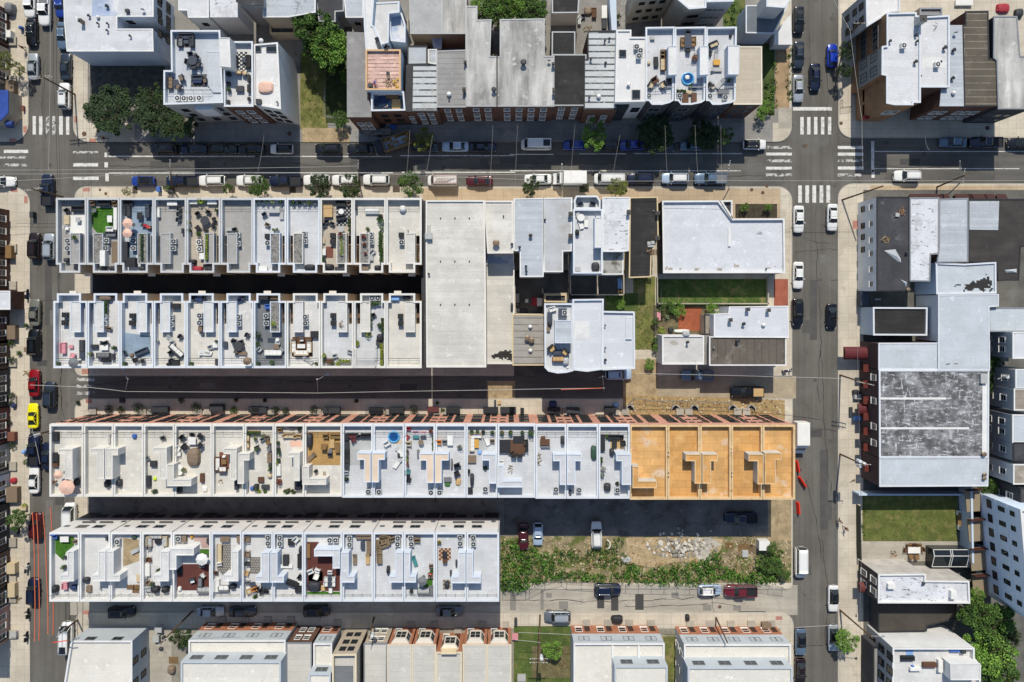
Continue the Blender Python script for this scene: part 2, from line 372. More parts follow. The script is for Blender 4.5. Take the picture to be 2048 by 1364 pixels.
marks([('a',815,1190,838,1225),('a',815,1265,842,1305),('e',822,25,848,88)])
marks([('d',225,835,530,862)]+[('d',a,912,a+26,1048)for a in(283,336,390,444,498)])
marks([('d',15,y,217,y+22)for y in(1190,1300)]+[('d',575,y,775,y+24)for y in(1138,1190,1298)])
marks([('d',15,y,217,y+22)for y in(1138,1243)]+[('d',575,1243,775,1263)],worn)
marks([('h',15,27,218,50),('h',575,27,760,50)],worn)
marks([('d',835,1100,859,1340),('h',838,0,862,60)])
marks([('h',a,120,a+29,255)for a in(266,322,377,433,486)])
marks([('i',598,y,735,y+25)for y in(295,348,402)],worn)
marks([('a',845,1214,2027,1224),('b',0,1216,1065,1223),('b',1130,1210,2027,1217),('c',0,1200,340,1207),('c',540,1196,905,1203),('c',970,1194,1810,1201)],z=.017)
marks([('e',848,20,1790,28),('f',0,18,1075,26),('f',1145,14,2027,22),('c',0,1328,1800,1335),('d',862,1178,2027,1184),('d',862,1312,1990,1318)],z=.017)
# buildings
class Bld:pass
WHITE=M('white_coping',(.68,.675,.655),.06,.6,.05)
STUCCO=M('cream_stucco',(.52,.43,.32),.1,.4,.06)
BRICK=M('brick_wall',(.125,.066,.048),.2,.6,.15,.9)
PBRICK=M('pink_brick',(.56,.29,.21),.14,.8,.12,.9)
OBRICK=M('orange_brick',(.38,.155,.085),.15,.8,.12,.9)
DKWALL=M('dark_wall',(.055,.055,.06),.15,.6,.08)
GREYW=M('grey_siding',(.33,.34,.35),.08,.5,.05)
BLUEW=M('pale_blue_wall',(.50,.58,.66),.06,.4,.05)
WHITEW=M('white_wall',(.66,.66,.65),.07,.4,.05)
TANW=M('tan_wall',(.42,.36,.28),.1,.4,.06)
FRAMES={'white':P('#d8d6d0'),'black':P('#17191b'),'grey':P('#6d7276'),'cream':P('#cbbfa6')}
def window_mesh(w,h,style,nx,ny):
 f=MB();t=.09;d=.1
 f.box(-w/2-t,-d,-h/2-t,w/2+t,0,-h/2);f.box(-w/2-t,-d,h/2,w/2+t,0,h/2+t)
 f.box(-w/2-t,-d,-h/2,-w/2,0,h/2);f.box(w/2,-d,-h/2,w/2+t,0,h/2)
 for k in range(1,nx):x=-w/2+w*k/nx;f.box(x-.03,-.07,-h/2,x+.03,0,h/2)
 for k in range(1,ny):z=-h/2+h*k/ny;f.box(-w/2,-.065,z-.03,w/2,0,z+.03)
 if style in('white','cream'):f.box(-w/2-.14,-.2,-h/2-t-.1,w/2+.14,0,-h/2-t)
 p=MB();p.box(-w/2,-.04,-h/2,w/2,-.001,h/2)
 return f.mesh('window',[FRAMES[style]]),p.mesh('pane',[glassmat()])
def add_window(B,p0,p1,u,zc,w,h,style='white',nx=1,ny=2,name='window'):
 """u metres from the middle of the edge p0-p1"""
 a,b=Vector(p0),Vector(p1);d=(b-a).normalized();c=(a+b)/2+d*u
 fm,pm=cached(('win',round(w,2),round(h,2),style,nx,ny),lambda:window_mesh(w,h,style,nx,ny))
 rz=math.atan2(d.y,d.x)
 o=link(name,fm,B.root,(c.x-B.o[0],c.y-B.o[1],zc),rz)
 link('pane',pm,o);return o
def add_box(B,p0,p1,u,z0,z1,w,dep,mat,name,off=0):
 a,b=Vector(p0),Vector(p1);d=(b-a).normalized();c=(a+b)/2+d*u
 m=MB();m.box(-w/2,-dep-off,z0,w/2,-off,z1)
 return obj(name,m,mat,B.root,(c.x-B.o[0],c.y-B.o[1],0),math.atan2(d.y,d.x))
def edge(B,side):
 best=None
 v={'U':(0,1),'D':(0,-1),'L':(-1,0),'R':(1,0)}[side]
 for i in range(len(B.poly)):
  a,b=Vector(B.poly[i]),Vector(B.poly[(i+1)%len(B.poly)]);d=b-a;n=Vector((d.y,-d.x)).normalized()
  if n.dot(Vector(v))>.75 and(best is None or d.length>best[2]):best=(a,b,d.length)
 return best
def facade(B,side,rows,n=None,w=.9,h=1.3,style='white',nx=1,ny=2,us=None,margin=.6):
 a,b,ln=edge(B,side)
 if us is None:us=[(-ln/2+margin+(ln-2*margin)*(k+.5)/n)for k in range(n)]
 for zc in rows:
  for u in us:add_window(B,a,b,u,zc,w,h,style,nx,ny)
def building(name,label,poly,z,wall,roof,cop=None,ph=.35,pw=.28,cat='building',group=None,holes=(),base=0.1):
 B=Bld();q=ccw([W(p,z)for p in poly]);B.poly=q;B.z=z
 cx=sum(p[0]for p in q)/len(q);cy=sum(p[1]for p in q)/len(q);B.o=(cx,cy);B.base=base
 B.root=thing(name,label,cat,(cx,cy,0),0,group)
 loc=[(p[0]-cx,p[1]-cy)for p in q];B.loc=loc
 m=MB()
 if ph>0:
  m.prism(loc,0,z-.06,top=False);obj('wall',m,wall,B.root)
  inn=inset(loc,pw);B.inn=inn;B.rz=z-ph
  r=MB()
  hl=[(h[0]-cx,h[1]-cy,h[2]-cx,h[3]-cy)for h in holes]
  if hl:cells(inn,B.rz,hl,r)
  else:r.face([(*p,B.rz)for p in inn])
  obj('roof',r,roof,B.root)
  c=MB();out=inset(loc,-.03);n=len(loc)
  for i in range(n):
   j=(i+1)%n
   c.face([(*inn[j],B.rz),(*inn[i],B.rz),(*inn[i],z),(*inn[j],z)])
   c.face([(*out[i],z),(*out[j],z),(*inn[j],z),(*inn[i],z)])
   c.face([(*out[i],z-.14),(*out[j],z-.14),(*out[j],z),(*out[i],z)])
   c.face([(*loc[i],z-.14),(*loc[j],z-.14),(*out[j],z-.14),(*out[i],z-.14)][::-1])
  obj('parapet',c,cop or WHITE,B.root)
 else:
  m.prism(loc,0,z-.12,top=False);obj('wall',m,wall,B.root)
  B.inn=loc;B.rz=z
  out=inset(loc,-.06);r=MB();r.prism(out,z-.14,z,0);r.face([(*p,z-.14)for p in out[::-1]])
  obj('roof',r,roof,B.root)
  if cop:
   e=MB();o2=inset(loc,-.09);i2=inset(loc,.12);n=len(loc)
   for i in range(n):
    j=(i+1)%n
    e.face([(*o2[i],z-.1),(*o2[j],z-.1),(*o2[j],z+.07),(*o2[i],z+.07)])
    e.face([(*o2[i],z+.07),(*o2[j],z+.07),(*i2[j],z+.07),(*i2[i],z+.07)])
    e.face([(*i2[j],z+.004),(*i2[i],z+.004),(*i2[i],z+.07),(*i2[j],z+.07)])
   obj('gutter',e,cop,B.root)
 return B
def roofpart(B,name,poly,z1,z0,wall,top,rim=.12,rimd=.12,child='bulkhead_roof',pxz=None):
 """a raised piece on the roof; poly px at height z1"""
 q=ccw([W(p,z1 if pxz is None else pxz)for p in poly]);q=[(x-B.o[0],y-B.o[1])for x,y in q]
 m=MB();m.prism(q,z0,z1,0,top=False)
 inn=inset(q,rim);n=len(q);k_=1 if isinstance(wall,list)else 0
 for i in range(n):
  j=(i+1)%n
  m.face([(*q[i],z1),(*q[j],z1),(*inn[j],z1),(*inn[i],z1)],k_)
  m.face([(*inn[j],z1-rimd),(*inn[i],z1-rimd),(*inn[i],z1),(*inn[j],z1)],k_)
 o=obj(name,m,wall,B.root)
 t=MB();t.face([(*p,z1-rimd)for p in inn]);obj(child,t,top,o)
 return o,q
def rail(B,pts,z,h=1.0,mat=None,name='railing',posts=1.6):
 m=MB();P_=[W(p,z)for p in pts];P_=[(x-B.o[0],y-B.o[1])for x,y in P_]
 for a,b in zip(P_,P_[1:]):
  L=math.dist(a,b);n=max(1,round(L/posts))
  for zz in(z+h,z+h*.5):m.tube((*a,zz),(*b,zz),.025,5)
  for k in range(n+1):
   x,y=a[0]+(b[0]-a[0])*k/n,a[1]+(b[1]-a[1])*k/n
   m.tube((x,y,z),(x,y,z+h),.025,5)
 return obj(name,m,mat or P('#3a3c3e',.5,.3),B.root)
 # leaves
LEAFC={'mid':['#3f5a22','#4d6b2a','#2e4519'],'bright':['#5f8a2a','#76a038','#43691c'],'dark':['#2a3a20','#344626','#1d2a16'],'yellow':['#8a9a35','#6f8a30','#a3a347'],'red':['#7a3a30','#5a3a28','#8a5040']}
def leafmats(c):return[P(x,.7,var=.15)for x in LEAFC[c]]
def leafcard(mb,p,s,rnd,m,up=.5):
 n=Vector((rnd.gauss(0,1),rnd.gauss(0,1),rnd.gauss(up,1))).normalized();u=n.orthogonal().normalized();v=n.cross(u)
 a=rnd.random()*6.28;u,v=u*math.cos(a)+v*math.sin(a),v*math.cos(a)-u*math.sin(a)
 p=Vector(p);k=rnd.uniform(.6,1.1)*s
 mb.face([p-u*k,p+v*k*.55,p+u*k,p-v*k*.55],m)
def clump(mb,cx,cy,cz,r,rz,n,s,rnd):
 for _ in range(n):
  d=Vector((rnd.gauss(0,1),rnd.gauss(0,1),rnd.gauss(0,1))).normalized()*(rnd.random()**.4)
  t=rnd.random()
  leafcard(mb,(cx+d.x*r,cy+d.y*r,cz+d.z*rz),s,rnd,0 if t<.5 else 1 if t<.78 else 2)
  # rooftop and street objects
CUR={'t':'e','z':8.3,'ph':'','g':''}
def unit(t,z,ph,g):CUR.update(t=t,z=z,ph=ph,g=g)
def place(x,y,dz=.4):
 p=T(CUR['t'],x,y);q=W(p,CUR['z']+dz);return(q[0],q[1],CUR['z'])
CN={}
def cname(h):return CN.get(h,'')
def lab(desc):return desc+' '+CUR['ph']
def parts(name,label,cat,plist,loc,rz=0,group=None,sc=1):
 """plist: (part name or None for the thing itself, cache key, builder, materials)"""
 root=None
 for pn,key,fn,mats in plist:
  me=cached((name,pn,key),lambda:fn().mesh(pn or name,mats))
  if root is None:
   if pn is None:root=link(name,me,None,loc,rz)
   else:root=link(name,None,None,loc,rz);link(pn,me,root)
  else:link(pn,me,root)
 if sc!=1:root.scale=(sc,sc,sc)
 return tag(root,label,cat,group)
def it(kind,x,y,*a,**k):return KIND[kind](place(x,y,2.0 if kind=='umb' else .4),*a,**k)
def k_cond(loc,c='#b9bcbc',rz=0):
 def casing():return MB().box(-.42,-.42,.06,.42,.42,.72).box(-.38,-.38,0,-.28,.38,.06).box(.28,-.38,0,.38,.38,.06)
 def ring():
  m=MB().cyl(0,0,.72,.735,.37,n=18)
  return m
 def hub():m=MB().cyl(0,0,.735,.76,.12,n=10);m.tube((-.36,0,.75),(.36,0,.75),.02,4);m.tube((0,-.36,.75),(0,.36,.75),.02,4);return m
 return parts('condenser',lab({'#b9bcbc':'pale grey','#3a3c3e':'dark grey','#dcdcd8':'white'}.get(c,'grey')+' round-fan condenser on'),'condenser',[('casing',c,casing,[P(c)]),('fan','f',ring,[P('#141516')]),('fan_guard',c,hub,[P(c)])],loc,rz,'condensers on the roof decks')
def chairmesh():
 m=MB().box(-.32,-.3,.32,.32,.32,.42).box(-.34,.26,.42,.34,.36,.85)
 m.box(-.38,-.28,.5,-.31,.32,.58).box(.31,-.28,.5,.38,.32,.58)
 for sx in(-1,1):
  for sy in(-.26,.28):m.box(sx*.34-.03,sy-.03,0,sx*.34+.03,sy+.03,.5)
 return m
def k_chair(loc,c='black',rz=0,cush=None,sc=1):
 pl=[('frame',c,chairmesh,[P(HEX[c])])]
 if cush:pl.append(('cushion',cush,lambda:MB().box(-.28,-.28,.42,.28,.26,.5),[P(HEX[cush],.9)]))
 return parts('chair',lab(f'{c} outdoor chair'+(f' with {cush} cushion' if cush else '')+' on'),'chair',pl,loc,rz,'chairs on the roof decks',sc)
def k_sofa(loc,L=1.9,c='black',rz=0,cush=None):
 def fr():return MB().box(-L/2,-.4,.1,L/2,.4,.4).box(-L/2,.28,.4,L/2,.42,.78).box(-L/2-.1,-.4,.1,-L/2,.42,.6).box(L/2,-.4,.1,L/2+.1,.42,.6)
 def cu():
  m=MB();n=max(2,round(L/.7));s=L/n
  for i in range(n):m.box(-L/2+i*s+.02,-.38,.4,-L/2+(i+1)*s-.02,.24,.52)
  return m
 return parts('sofa',lab(f'{c} outdoor sofa'+(f' with {cush} cushions' if cush else '')+' on'),'sofa',[('frame',(L,c),fr,[P(HEX[c])]),('cushion',(L,cush or c),cu,[P(HEX[cush or c],.9)])],loc,rz,'sofas on the roof decks')
def k_lounger(loc,c='grey',rz=0):
 def fr():
  m=MB().box(-.32,-.95,.24,.32,.25,.32)
  for sx in(-.28,.28):
   for sy in(-.85,.7):m.box(sx-.03,sy-.03,0,sx+.03,sy+.03,.26)
  return m
 def bk():m=MB();m.face([(-.32,.25,.32),(.32,.25,.32),(.32,.9,.62),(-.32,.9,.62)]);m.face([(-.32,.25,.26),(-.32,.9,.56),(.32,.9,.56),(.32,.25,.26)]);m.face([(-.32,.9,.56),(-.32,.9,.62),(.32,.9,.62),(.32,.9,.56)]);return m
 return parts('lounger',lab(f'{c} sun lounger on'),'lounger',[('frame',c,fr,[P(HEX[c])]),('backrest',c,bk,[P(HEX[c])])],loc,rz,'loungers on the roof decks')
def k_table(loc,w=1.2,d=.7,c='wood',rz=0,h=.55):
 def top():return MB().box(-w/2,-d/2,h-.06,w/2,d/2,h)
 def legs():
  m=MB()
  for sx in(-1,1):
   for sy in(-1,1):m.box(sx*(w/2-.08)-.03,sy*(d/2-.08)-.03,0,sx*(w/2-.08)+.03,sy*(d/2-.08)+.03,h-.06)
  return m
 return parts('table',lab(f'{c} rectangular table on'),'table',[('table_top',(w,d,h,c),top,[P(HEX[c])]),('legs',(w,d,h,c),legs,[P(HEX[c])])],loc,rz,'tables on the roof decks')
def k_rtable(loc,r=.5,c='white',h=.7):
 def top():return MB().cyl(0,0,h-.05,h,r,n=18,bottom=True)
 def leg():return MB().cyl(0,0,.03,h-.05,.05,n=8).cyl(0,0,0,.03,r*.5,n=12)
 return parts('round_table',lab(f'{c} round table on'),'table',[('table_top',(r,h,c),top,[P(HEX[c])]),('pedestal',(r,h,c),leg,[P(HEX[c])])],loc,0,'tables on the roof decks')
def k_umb(loc,r=.95,c='pink',h=2.2):
 def can():
  m=MB();n=8
  for k in range(n):
   a,b=2*math.pi*k/n,2*math.pi*(k+1)/n
   m.face([(r*math.cos(a),r*math.sin(a),h-.35),(r*math.cos(b),r*math.sin(b),h-.35),(0,0,h)])
   m.face([(r*math.cos(b),r*math.sin(b),h-.35),(r*math.cos(a),r*math.sin(a),h-.35),(r*math.cos(a),r*math.sin(a),h-.45),(r*math.cos(b),r*math.sin(b),h-.45)])
  return m
 return parts('umbrella',lab(f'{c} patio umbrella open over'),'umbrella',[('canopy',(r,c,h),can,[P(HEX[c],.9)]),('pole',h,lambda:MB().cyl(0,0,0,h,.025,n=6),[P('#8a8a88')]),('umbrella_base',0,lambda:MB().cyl(0,0,0,.08,.28,n=10),[P('#55565a')])],loc,0,'umbrellas on the roof decks')
def k_pot(loc,r=.25,c='dark',g='mid',sc=1):
 def pot():return MB().cyl(0,0,0,.45,r*.75,r,n=10).cyl(0,0,.45,.46,r,n=10)
 def fol():
  m=MB();rr=random.Random(int(r*1000)+len(g));clump(m,0,0,.7,r*1.25,.32,70,.11,rr);return m
 pl=[('pot',(r,c),pot,[P(HEX[c])])]
 if g:pl.append(('foliage',(r,g),fol,leafmats(g)))
 return parts('plant_pot',lab((f'leafy plant in {c} pot' if g else f'{c} empty pot')+' on'),'plant pot',pl,loc,RND.random()*6,'plant pots on the roof decks',sc)
def k_planter(loc,w=.6,d=3,c='white',g='mid',h=.5,dens=60,rz=0):
 def bx():return MB().box(-w/2,-d/2,0,w/2,d/2,h).box(-w/2-.03,-d/2-.03,h,w/2+.03,-d/2+.05,h+.04).box(-w/2-.03,d/2-.05,h,w/2+.03,d/2+.03,h+.04)
 def fol():
  m=MB();rr=random.Random(int(w*d*100));n=max(1,int(d*w/max(w,.3)/.45+.5))
  for i in range(n):clump(m,rr.uniform(-.1,.1)*w,-d/2+d*(i+.5)/n,h+.12,w*.55,.22,dens,.12,rr)
  return m
 return parts('planter',lab(f'{c} box planter full of plants on'),'planter',[('planter_box',(w,d,c,h),bx,[P(HEX[c])]),('foliage',(w,d,h,g,dens),fol,leafmats(g))],loc,rz,'planters on the roof decks')
def k_shrub(loc,r=.5,g='mid',h=.9):
 def st():return MB().tube((0,0,0),(.03,0,h*.6),.04,5)
 def fol():m=MB();clump(m,0,0,h*.6,r,h*.45,int(260*max(r,.5)),.13,random.Random(int(r*777)));return m
 return parts('shrub',lab(f'{ {"mid":"green","bright":"bright green","dark":"dark","yellow":"yellow green","red":"reddish"}[g]} leafy shrub on'),'shrub',[('stem',h,st,[P('#4a3a2a')]),('foliage',(r,g,h),fol,leafmats(g))],loc,RND.random()*6,'shrubs')
def k_box(loc,w=1.2,d=.6,c='black',h=.6,rz=0,noun='storage box'):
 def b():return MB().box(-w/2,-d/2,0,w/2,d/2,h-.1)
 def l():return MB().box(-w/2-.03,-d/2-.03,h-.1,w/2+.03,d/2+.03,h-.02).box(-w/2+.06,-d/2+.06,h-.02,w/2-.06,d/2-.06,h)
 return parts('storage_box' if noun=='storage box' else noun.replace(' ','_'),lab(f'{c} {noun} on'),noun,[('body',(w,d,c,h),b,[P(HEX[c])]),('lid',(w,d,c,h),l,[P(HEX[c])])],loc,rz,noun+'s on the roof decks')
def k_tarp(loc,w=1,d=1,h=.8,c='black',noun='covered grill',rz=0):
 def b():
  m=MB();rr=random.Random(int(w*97+d*31));n=14;rings=[]
  for zf,s in((0,1.0),(.45,.95),(.85,.82),(1.0,.5)):
   rings.append([(w/2*s*math.copysign(abs(math.cos(2*math.pi*k/n))**.6,math.cos(2*math.pi*k/n))*rr.uniform(.93,1.05),d/2*s*math.copysign(abs(math.sin(2*math.pi*k/n))**.6,math.sin(2*math.pi*k/n))*rr.uniform(.93,1.05),h*zf*rr.uniform(.96,1.02))for k in range(n)])
  for A,B_ in zip(rings,rings[1:]):
   for k in range(n):m.face([A[k],A[(k+1)%n],B_[(k+1)%n],B_[k]])
  for k in range(n):m.face([rings[-1][k],rings[-1][(k+1)%n],(0,0,h*1.03)])
  return m
 return parts(noun.replace(' ','_'),lab(f'{c} {noun} on'),noun.split()[-1],[(None,(w,d,h,c),b,[P(HEX[c],.6)])],loc,rz,noun+'s on the roof decks')
def k_rug(loc,w=2,d=2,c='white',c2=None,rz=0,dz=.012,noun='rug'):
 mats=[P(HEX[c],.95),P(HEX[c2 or c],.95)]
 def b():
  m=MB().box(-w/2,-d/2,0,w/2,d/2,dz,0)
  if c2:
   nx,ny=max(2,int(w/.32)),max(2,int(d/.32))
   for i in range(nx):
    for j in range(ny):
     if(i+j)%2:m.box(-w/2+w*(i+.1)/nx,-d/2+d*(j+.1)/ny,dz,-w/2+w*(i+.9)/nx,-d/2+d*(j+.9)/ny,dz+.004,1)
  else:m.box(-w/2+.12,-d/2+.12,dz,w/2-.12,d/2-.12,dz+.004,1)
  return m
 return parts(noun.replace(' ','_'),lab(f'{c} '+('patterned ' if c2 else '')+noun+' laid on'),noun,[(None,(w,d,c,c2,dz),b,mats)],loc,rz,noun+'s on the roof decks')
def k_turf(loc,pts,z=.02,c='turf',noun='artificial turf'):
 q=[W(T(CUR['t'],*p),CUR['z'])for p in pts];q=ccw(q);cx,cy=q[0]
 m=MB();m.prism([(x-cx,y-cy)for x,y in q],0,z)
 mat=M('fake_turf',(.05,.15,.012),.25,1.5,.25)if c=='turf' else{'maroon':M('maroon_deck',(.12,.04,.032),.12,.5,.08,seam=(3,.14,.012,.6,0)),'wooddeck':M('wood_deck',(.44,.27,.10),.15,.4,.1,seam=(1.2,2.4,.02,.8,0)),'bluefloor':M('blue_floor',(.22,.29,.36),.2,.5,.06),'pinkfloor':M('pink_floor',(.42,.29,.26),.1,.8,.06),'tanmat':M('tan_mat',(.5,.36,.2),.25,.8,.1),'slate':M('slate_floor',(.14,.14,.15),.2,1.2,.15,seam=(.9,.9,.03,.7,0)),'pat':M('patterned_floor',(.30,.28,.25),.15,2,.1,seam=(.4,.4,.06,.35,0)),'dirt':dirt}[c]
 o=obj(noun.replace(' ','_'),m,mat,None,(cx,cy,CUR['z']));return tag(o,lab(f'{ {"turf":"bright green","maroon":"maroon board","wooddeck":"golden wood","bluefloor":"blue grey","pinkfloor":"pinkish","tanmat":"tan","slate":"dark slate","pat":"patterned","dirt":"sandy brown"}[c]} {noun} covering part of'),noun,noun+' on the roof decks')
def k_pool(loc,r=.9,c='blue'):
 def rim():
  m=MB();n=20
  for k in range(n):
   a,b=2*math.pi*k/n,2*math.pi*(k+1)/n
   m.tube((r*math.cos(a),r*math.sin(a),.15),(r*math.cos(b),r*math.sin(b),.15),.14,6)
  return m
 return parts('paddling_pool',lab('round blue inflatable paddling pool on'),'paddling pool',[('rim',r,rim,[P('#5aa7d6',.35)]),('water',r,lambda:MB().cyl(0,0,0,.12,r-.08,n=20),[P('#1f4f86',.1)])],loc,0)
def k_dome(loc,r=.5,c='white'):
 return parts('dome_ball',lab(f'{c} round ball ornament on'),'ball',[('shell',(r,c),lambda:MB().dome(0,0,r*.45,r,r*.9,16,6).cyl(0,0,.05,r*.45,r*.7,r,n=16),[P(HEX[c],.5)]),('foot',r,lambda:MB().cyl(0,0,0,.06,r*.5,n=12),[P('#777')]if False else[P('#777777')])],loc,0)
def k_vent(loc,r=.12,h=.5,c='steel'):
 return parts('vent_pipe',lab(f'{c} vent pipe on'),'vent',[('pipe',(r,h,c),lambda:MB().cyl(0,0,0,h,r,n=10),[P(HEX[c],.5,.3)]),('cap',(r,h,c),lambda:MB().cyl(0,0,h,h+.1,r*1.7,r*.9,n=10,bottom=True),[P(HEX[c],.5,.3)])],loc,0,'roof vents')
def k_turbine(loc,r=.3,c='white'):
 return parts('turbine_vent',lab(f'{c} round turbine vent on'),'vent',[('collar',r,lambda:MB().cyl(0,0,0,.25,r*.7,n=12),[P('#6b6d6e')]),('cap',(r,c),lambda:MB().dome(0,0,.25,r,r*.9,12,4),[P(HEX[c],.4)])],loc,0,'roof vents')
def k_chim(loc,w=.6,d=.6,h=1.2,c='brick'):
 mt=BRICK if c=='brick' else P(HEX[c])
 return parts('chimney',lab(f'{c} chimney on'),'chimney',[('stack',(w,d,h,c),lambda:MB().box(-w/2,-d/2,0,w/2,d/2,h),[mt]),('chimney_cap',(w,d,h),lambda:MB().box(-w/2-.06,-d/2-.06,h,w/2+.06,d/2+.06,h+.08).cyl(0,0,h+.08,h+.25,.13,n=8),[P('#4a4744')])],loc,0,'chimneys')
def k_sky(loc,w=1,d=1,rz=0,c='grey'):
 return parts('skylight',lab('square glazed skylight on'),'skylight',[('kerb',(w,d,c),lambda:MB().box(-w/2,-d/2,0,w/2,d/2,.2),[P(HEX[c])]),('pane',(w,d),lambda:MB().box(-w/2+.1,-d/2+.1,.2,w/2-.1,d/2-.1,.24),[glassmat()])],loc,rz,'skylights')
def k_pile(loc,w=1.2,d=1,c='wood',n=14,noun='timber heap',L=.9):
 def b():
  m=MB();rr=random.Random(int(w*100+n))
  for i in range(n):
   x,y,a,l=rr.uniform(-w/2,w/2),rr.uniform(-d/2,d/2),rr.uniform(0,3.14),rr.uniform(.4,1)*L
   z=rr.uniform(.04,.3)
   m.tube((x-math.cos(a)*l/2,y-math.sin(a)*l/2,z),(x+math.cos(a)*l/2,y+math.sin(a)*l/2,z+rr.uniform(-.03,.15)),.05,4,i%2)
  return m
 return parts(noun.replace(' ','_'),lab(f'{c} {noun} lying on'),'heap',[(None,(w,d,c,n),b,[P(HEX[c]),P(HEX.get(c+'2',HEX[c]))])],loc,0,noun+'s')
def k_ladder(loc,L=3,rz=0):
 def b():
  m=MB();m.tube((-.22,-L/2,.05),(-.22,L/2,.05),.03,5);m.tube((.22,-L/2,.05),(.22,L/2,.05),.03,5)
  for k in range(int(L/.3)):m.tube((-.22,-L/2+.3*k+.1,.05),(.22,-L/2+.3*k+.1,.05),.02,4)
  return m
 return parts('ladder',lab('metal ladder lying on'),'ladder',[(None,L,b,[P('#9a9c9c',.4,.6)])],loc,rz)
def k_dish(loc,rz=0):
 def dm():
  m=MB();n=12
  for k in range(n):
   a,b=2*math.pi*k/n,2*math.pi*(k+1)/n
   m.face([(0,.05,.6),(.32*math.cos(a),-.12,.6+.32*math.sin(a)),(.32*math.cos(b),-.12,.6+.32*math.sin(b))])
  return m
 return parts('satellite_dish',lab('small grey satellite dish on'),'satellite dish',[('reflector',0,dm,[P('#8e9194')]),('mast',0,lambda:MB().tube((0,0,0),(0,.05,.6),.03,6),[P('#55585b')])],loc,rz)
def k_pallet(loc,w=1.2,d=1,c='wood',rz=0):
 def b():
  m=MB()
  for k in range(6):m.box(-w/2,-d/2+d*k/6+.02,.1,w/2,-d/2+d*(k+.7)/6,.13)
  for x in(-w/2+.05,0,w/2-.05):m.box(x-.05,-d/2,0,x+.05,d/2,.1)
  return m
 return parts('pallet',lab(f'{c} slatted pallet lying on'),'pallet',[(None,(w,d,c),b,[P(HEX[c])])],loc,rz,'pallets')
KIND={n[2:]:f for n,f in list(globals().items())if n.startswith('k_')}
HEX={'black':'#26272a','dark':'#3a3c40','grey':'#6e7072','pale':'#a9aaa8','white':'#d9d8d2','wood':'#80643f','wood2':'#a8987c','brown':'#5b3f2c','pink':'#d5ae9a','rose':'#c98a92','beige':'#bfae8e','blue':'#3d62a8','teal':'#3f7f80','lime':'#bdd83a','red':'#9c2a35','orange':'#c97d35','purple':'#8b4a7a','green':'#3f6a35','steel':'#8d9092','tan':'#b99a6b','gold':'#c9993f','slate':'#3d4450','wicker':'#7b6b54','darkgreen':'#2f4a3a','maroon':'#5c2f30','navy':'#26365e','turf':'#4f8a1e','taupe':'#7b6a58','brick':'#74493c','charcoal':'#303236','lightblue':'#7fa6d6','yellow':'#d8b53c','rust':'#6e4a38','rust2':'#a58468'}
# terraces with roof decks
ORD=['first','second','third','fourth','fifth','sixth','seventh','eighth','ninth','tenth','eleventh','twelfth','thirteenth','fourteenth','fifteenth','sixteenth','seventeenth','eighteenth','nineteenth','twentieth','twenty-first','twenty-second','twenty-third']
def worn_(c,st):return([st]if isinstance(st,tuple)else list(st or[]))+[([v*.84 for v in c],.45,.53,.14),([v*.62 for v in c],1.7,.665,.05,.8,1.3),([min(.8,v*1.1)for v in c],.8,.62,.06)]
def seamed(n,c,st=None,var=.09,sm=(2.4,1.2,.025,.84,0),**k):return M(n,c,var,.3,.08,.85,seam=sm,stain=worn_(c,st),**k)
D_GREY=seamed('deck_grey',(.36,.35,.33));D_BEIGE=seamed('deck_beige',(.47,.41,.33));D_BLUE=seamed('deck_blue',(.50,.53,.56));D_CREAM=seamed('deck_cream',(.61,.585,.525),((.5,.43,.33),.3,.6,.2))
D_WHITE=seamed('deck_white',(.61,.605,.585));D_PALE=seamed('deck_pale',(.56,.57,.58),((.45,.43,.38),.25,.62,.15));D_DARK=seamed('deck_dark',(.17,.18,.19))
D_OSB=M('plywood',(.60,.325,.11),.16,.3,.08,.8,seam=(2.4,1.2,.03,.65,0,.5,.84),stain=[((.66,.42,.17),.35,.56,.18),((.50,.44,.40),.22,.66,.1),((.50,.21,.05),.6,.62,.12)])
C_OSB=M('plywood_trim',(.64,.46,.25),.1,.8,.08,stain=((.5,.3,.12),.7,.58,.1));C_OSBW=M('plywood_bulkhead',(.64,.43,.2),.12,.6,.06)
D_OSB2=M('plywood_fresh',(.64,.37,.14),.16,.4,.08,.8,seam=(2.4,1.2,.03,.65,0,.5,.84),stain=[((.62,.52,.42),.3,.53,.12),((.5,.22,.06),.6,.6,.1)])
C_GREY=M('coping_grey',(.50,.51,.51),.06,.6,.05);C_WARM=M('coping_warm',(.66,.64,.59),.05,.6,.05);C_COOL=M('coping_cool',(.61,.635,.665),.05,.6,.05)
W_WARM=M('bulk_warm',(.64,.62,.575),.05,.5,.05);W_COOL=M('bulk_cool',(.58,.63,.70),.05,.5,.05);R_TAN=M('bulk_tan',(.66,.53,.40),.08,.4,.05);W_GREY=M('bulk_grey',(.44,.46,.47),.05,.5,.05)
GRAVEL=M('gravel_tray',(.24,.23,.21),.5,4,.3,.95)
STEPS=M('stair_boards',(.20,.13,.08),.15,1,.1)
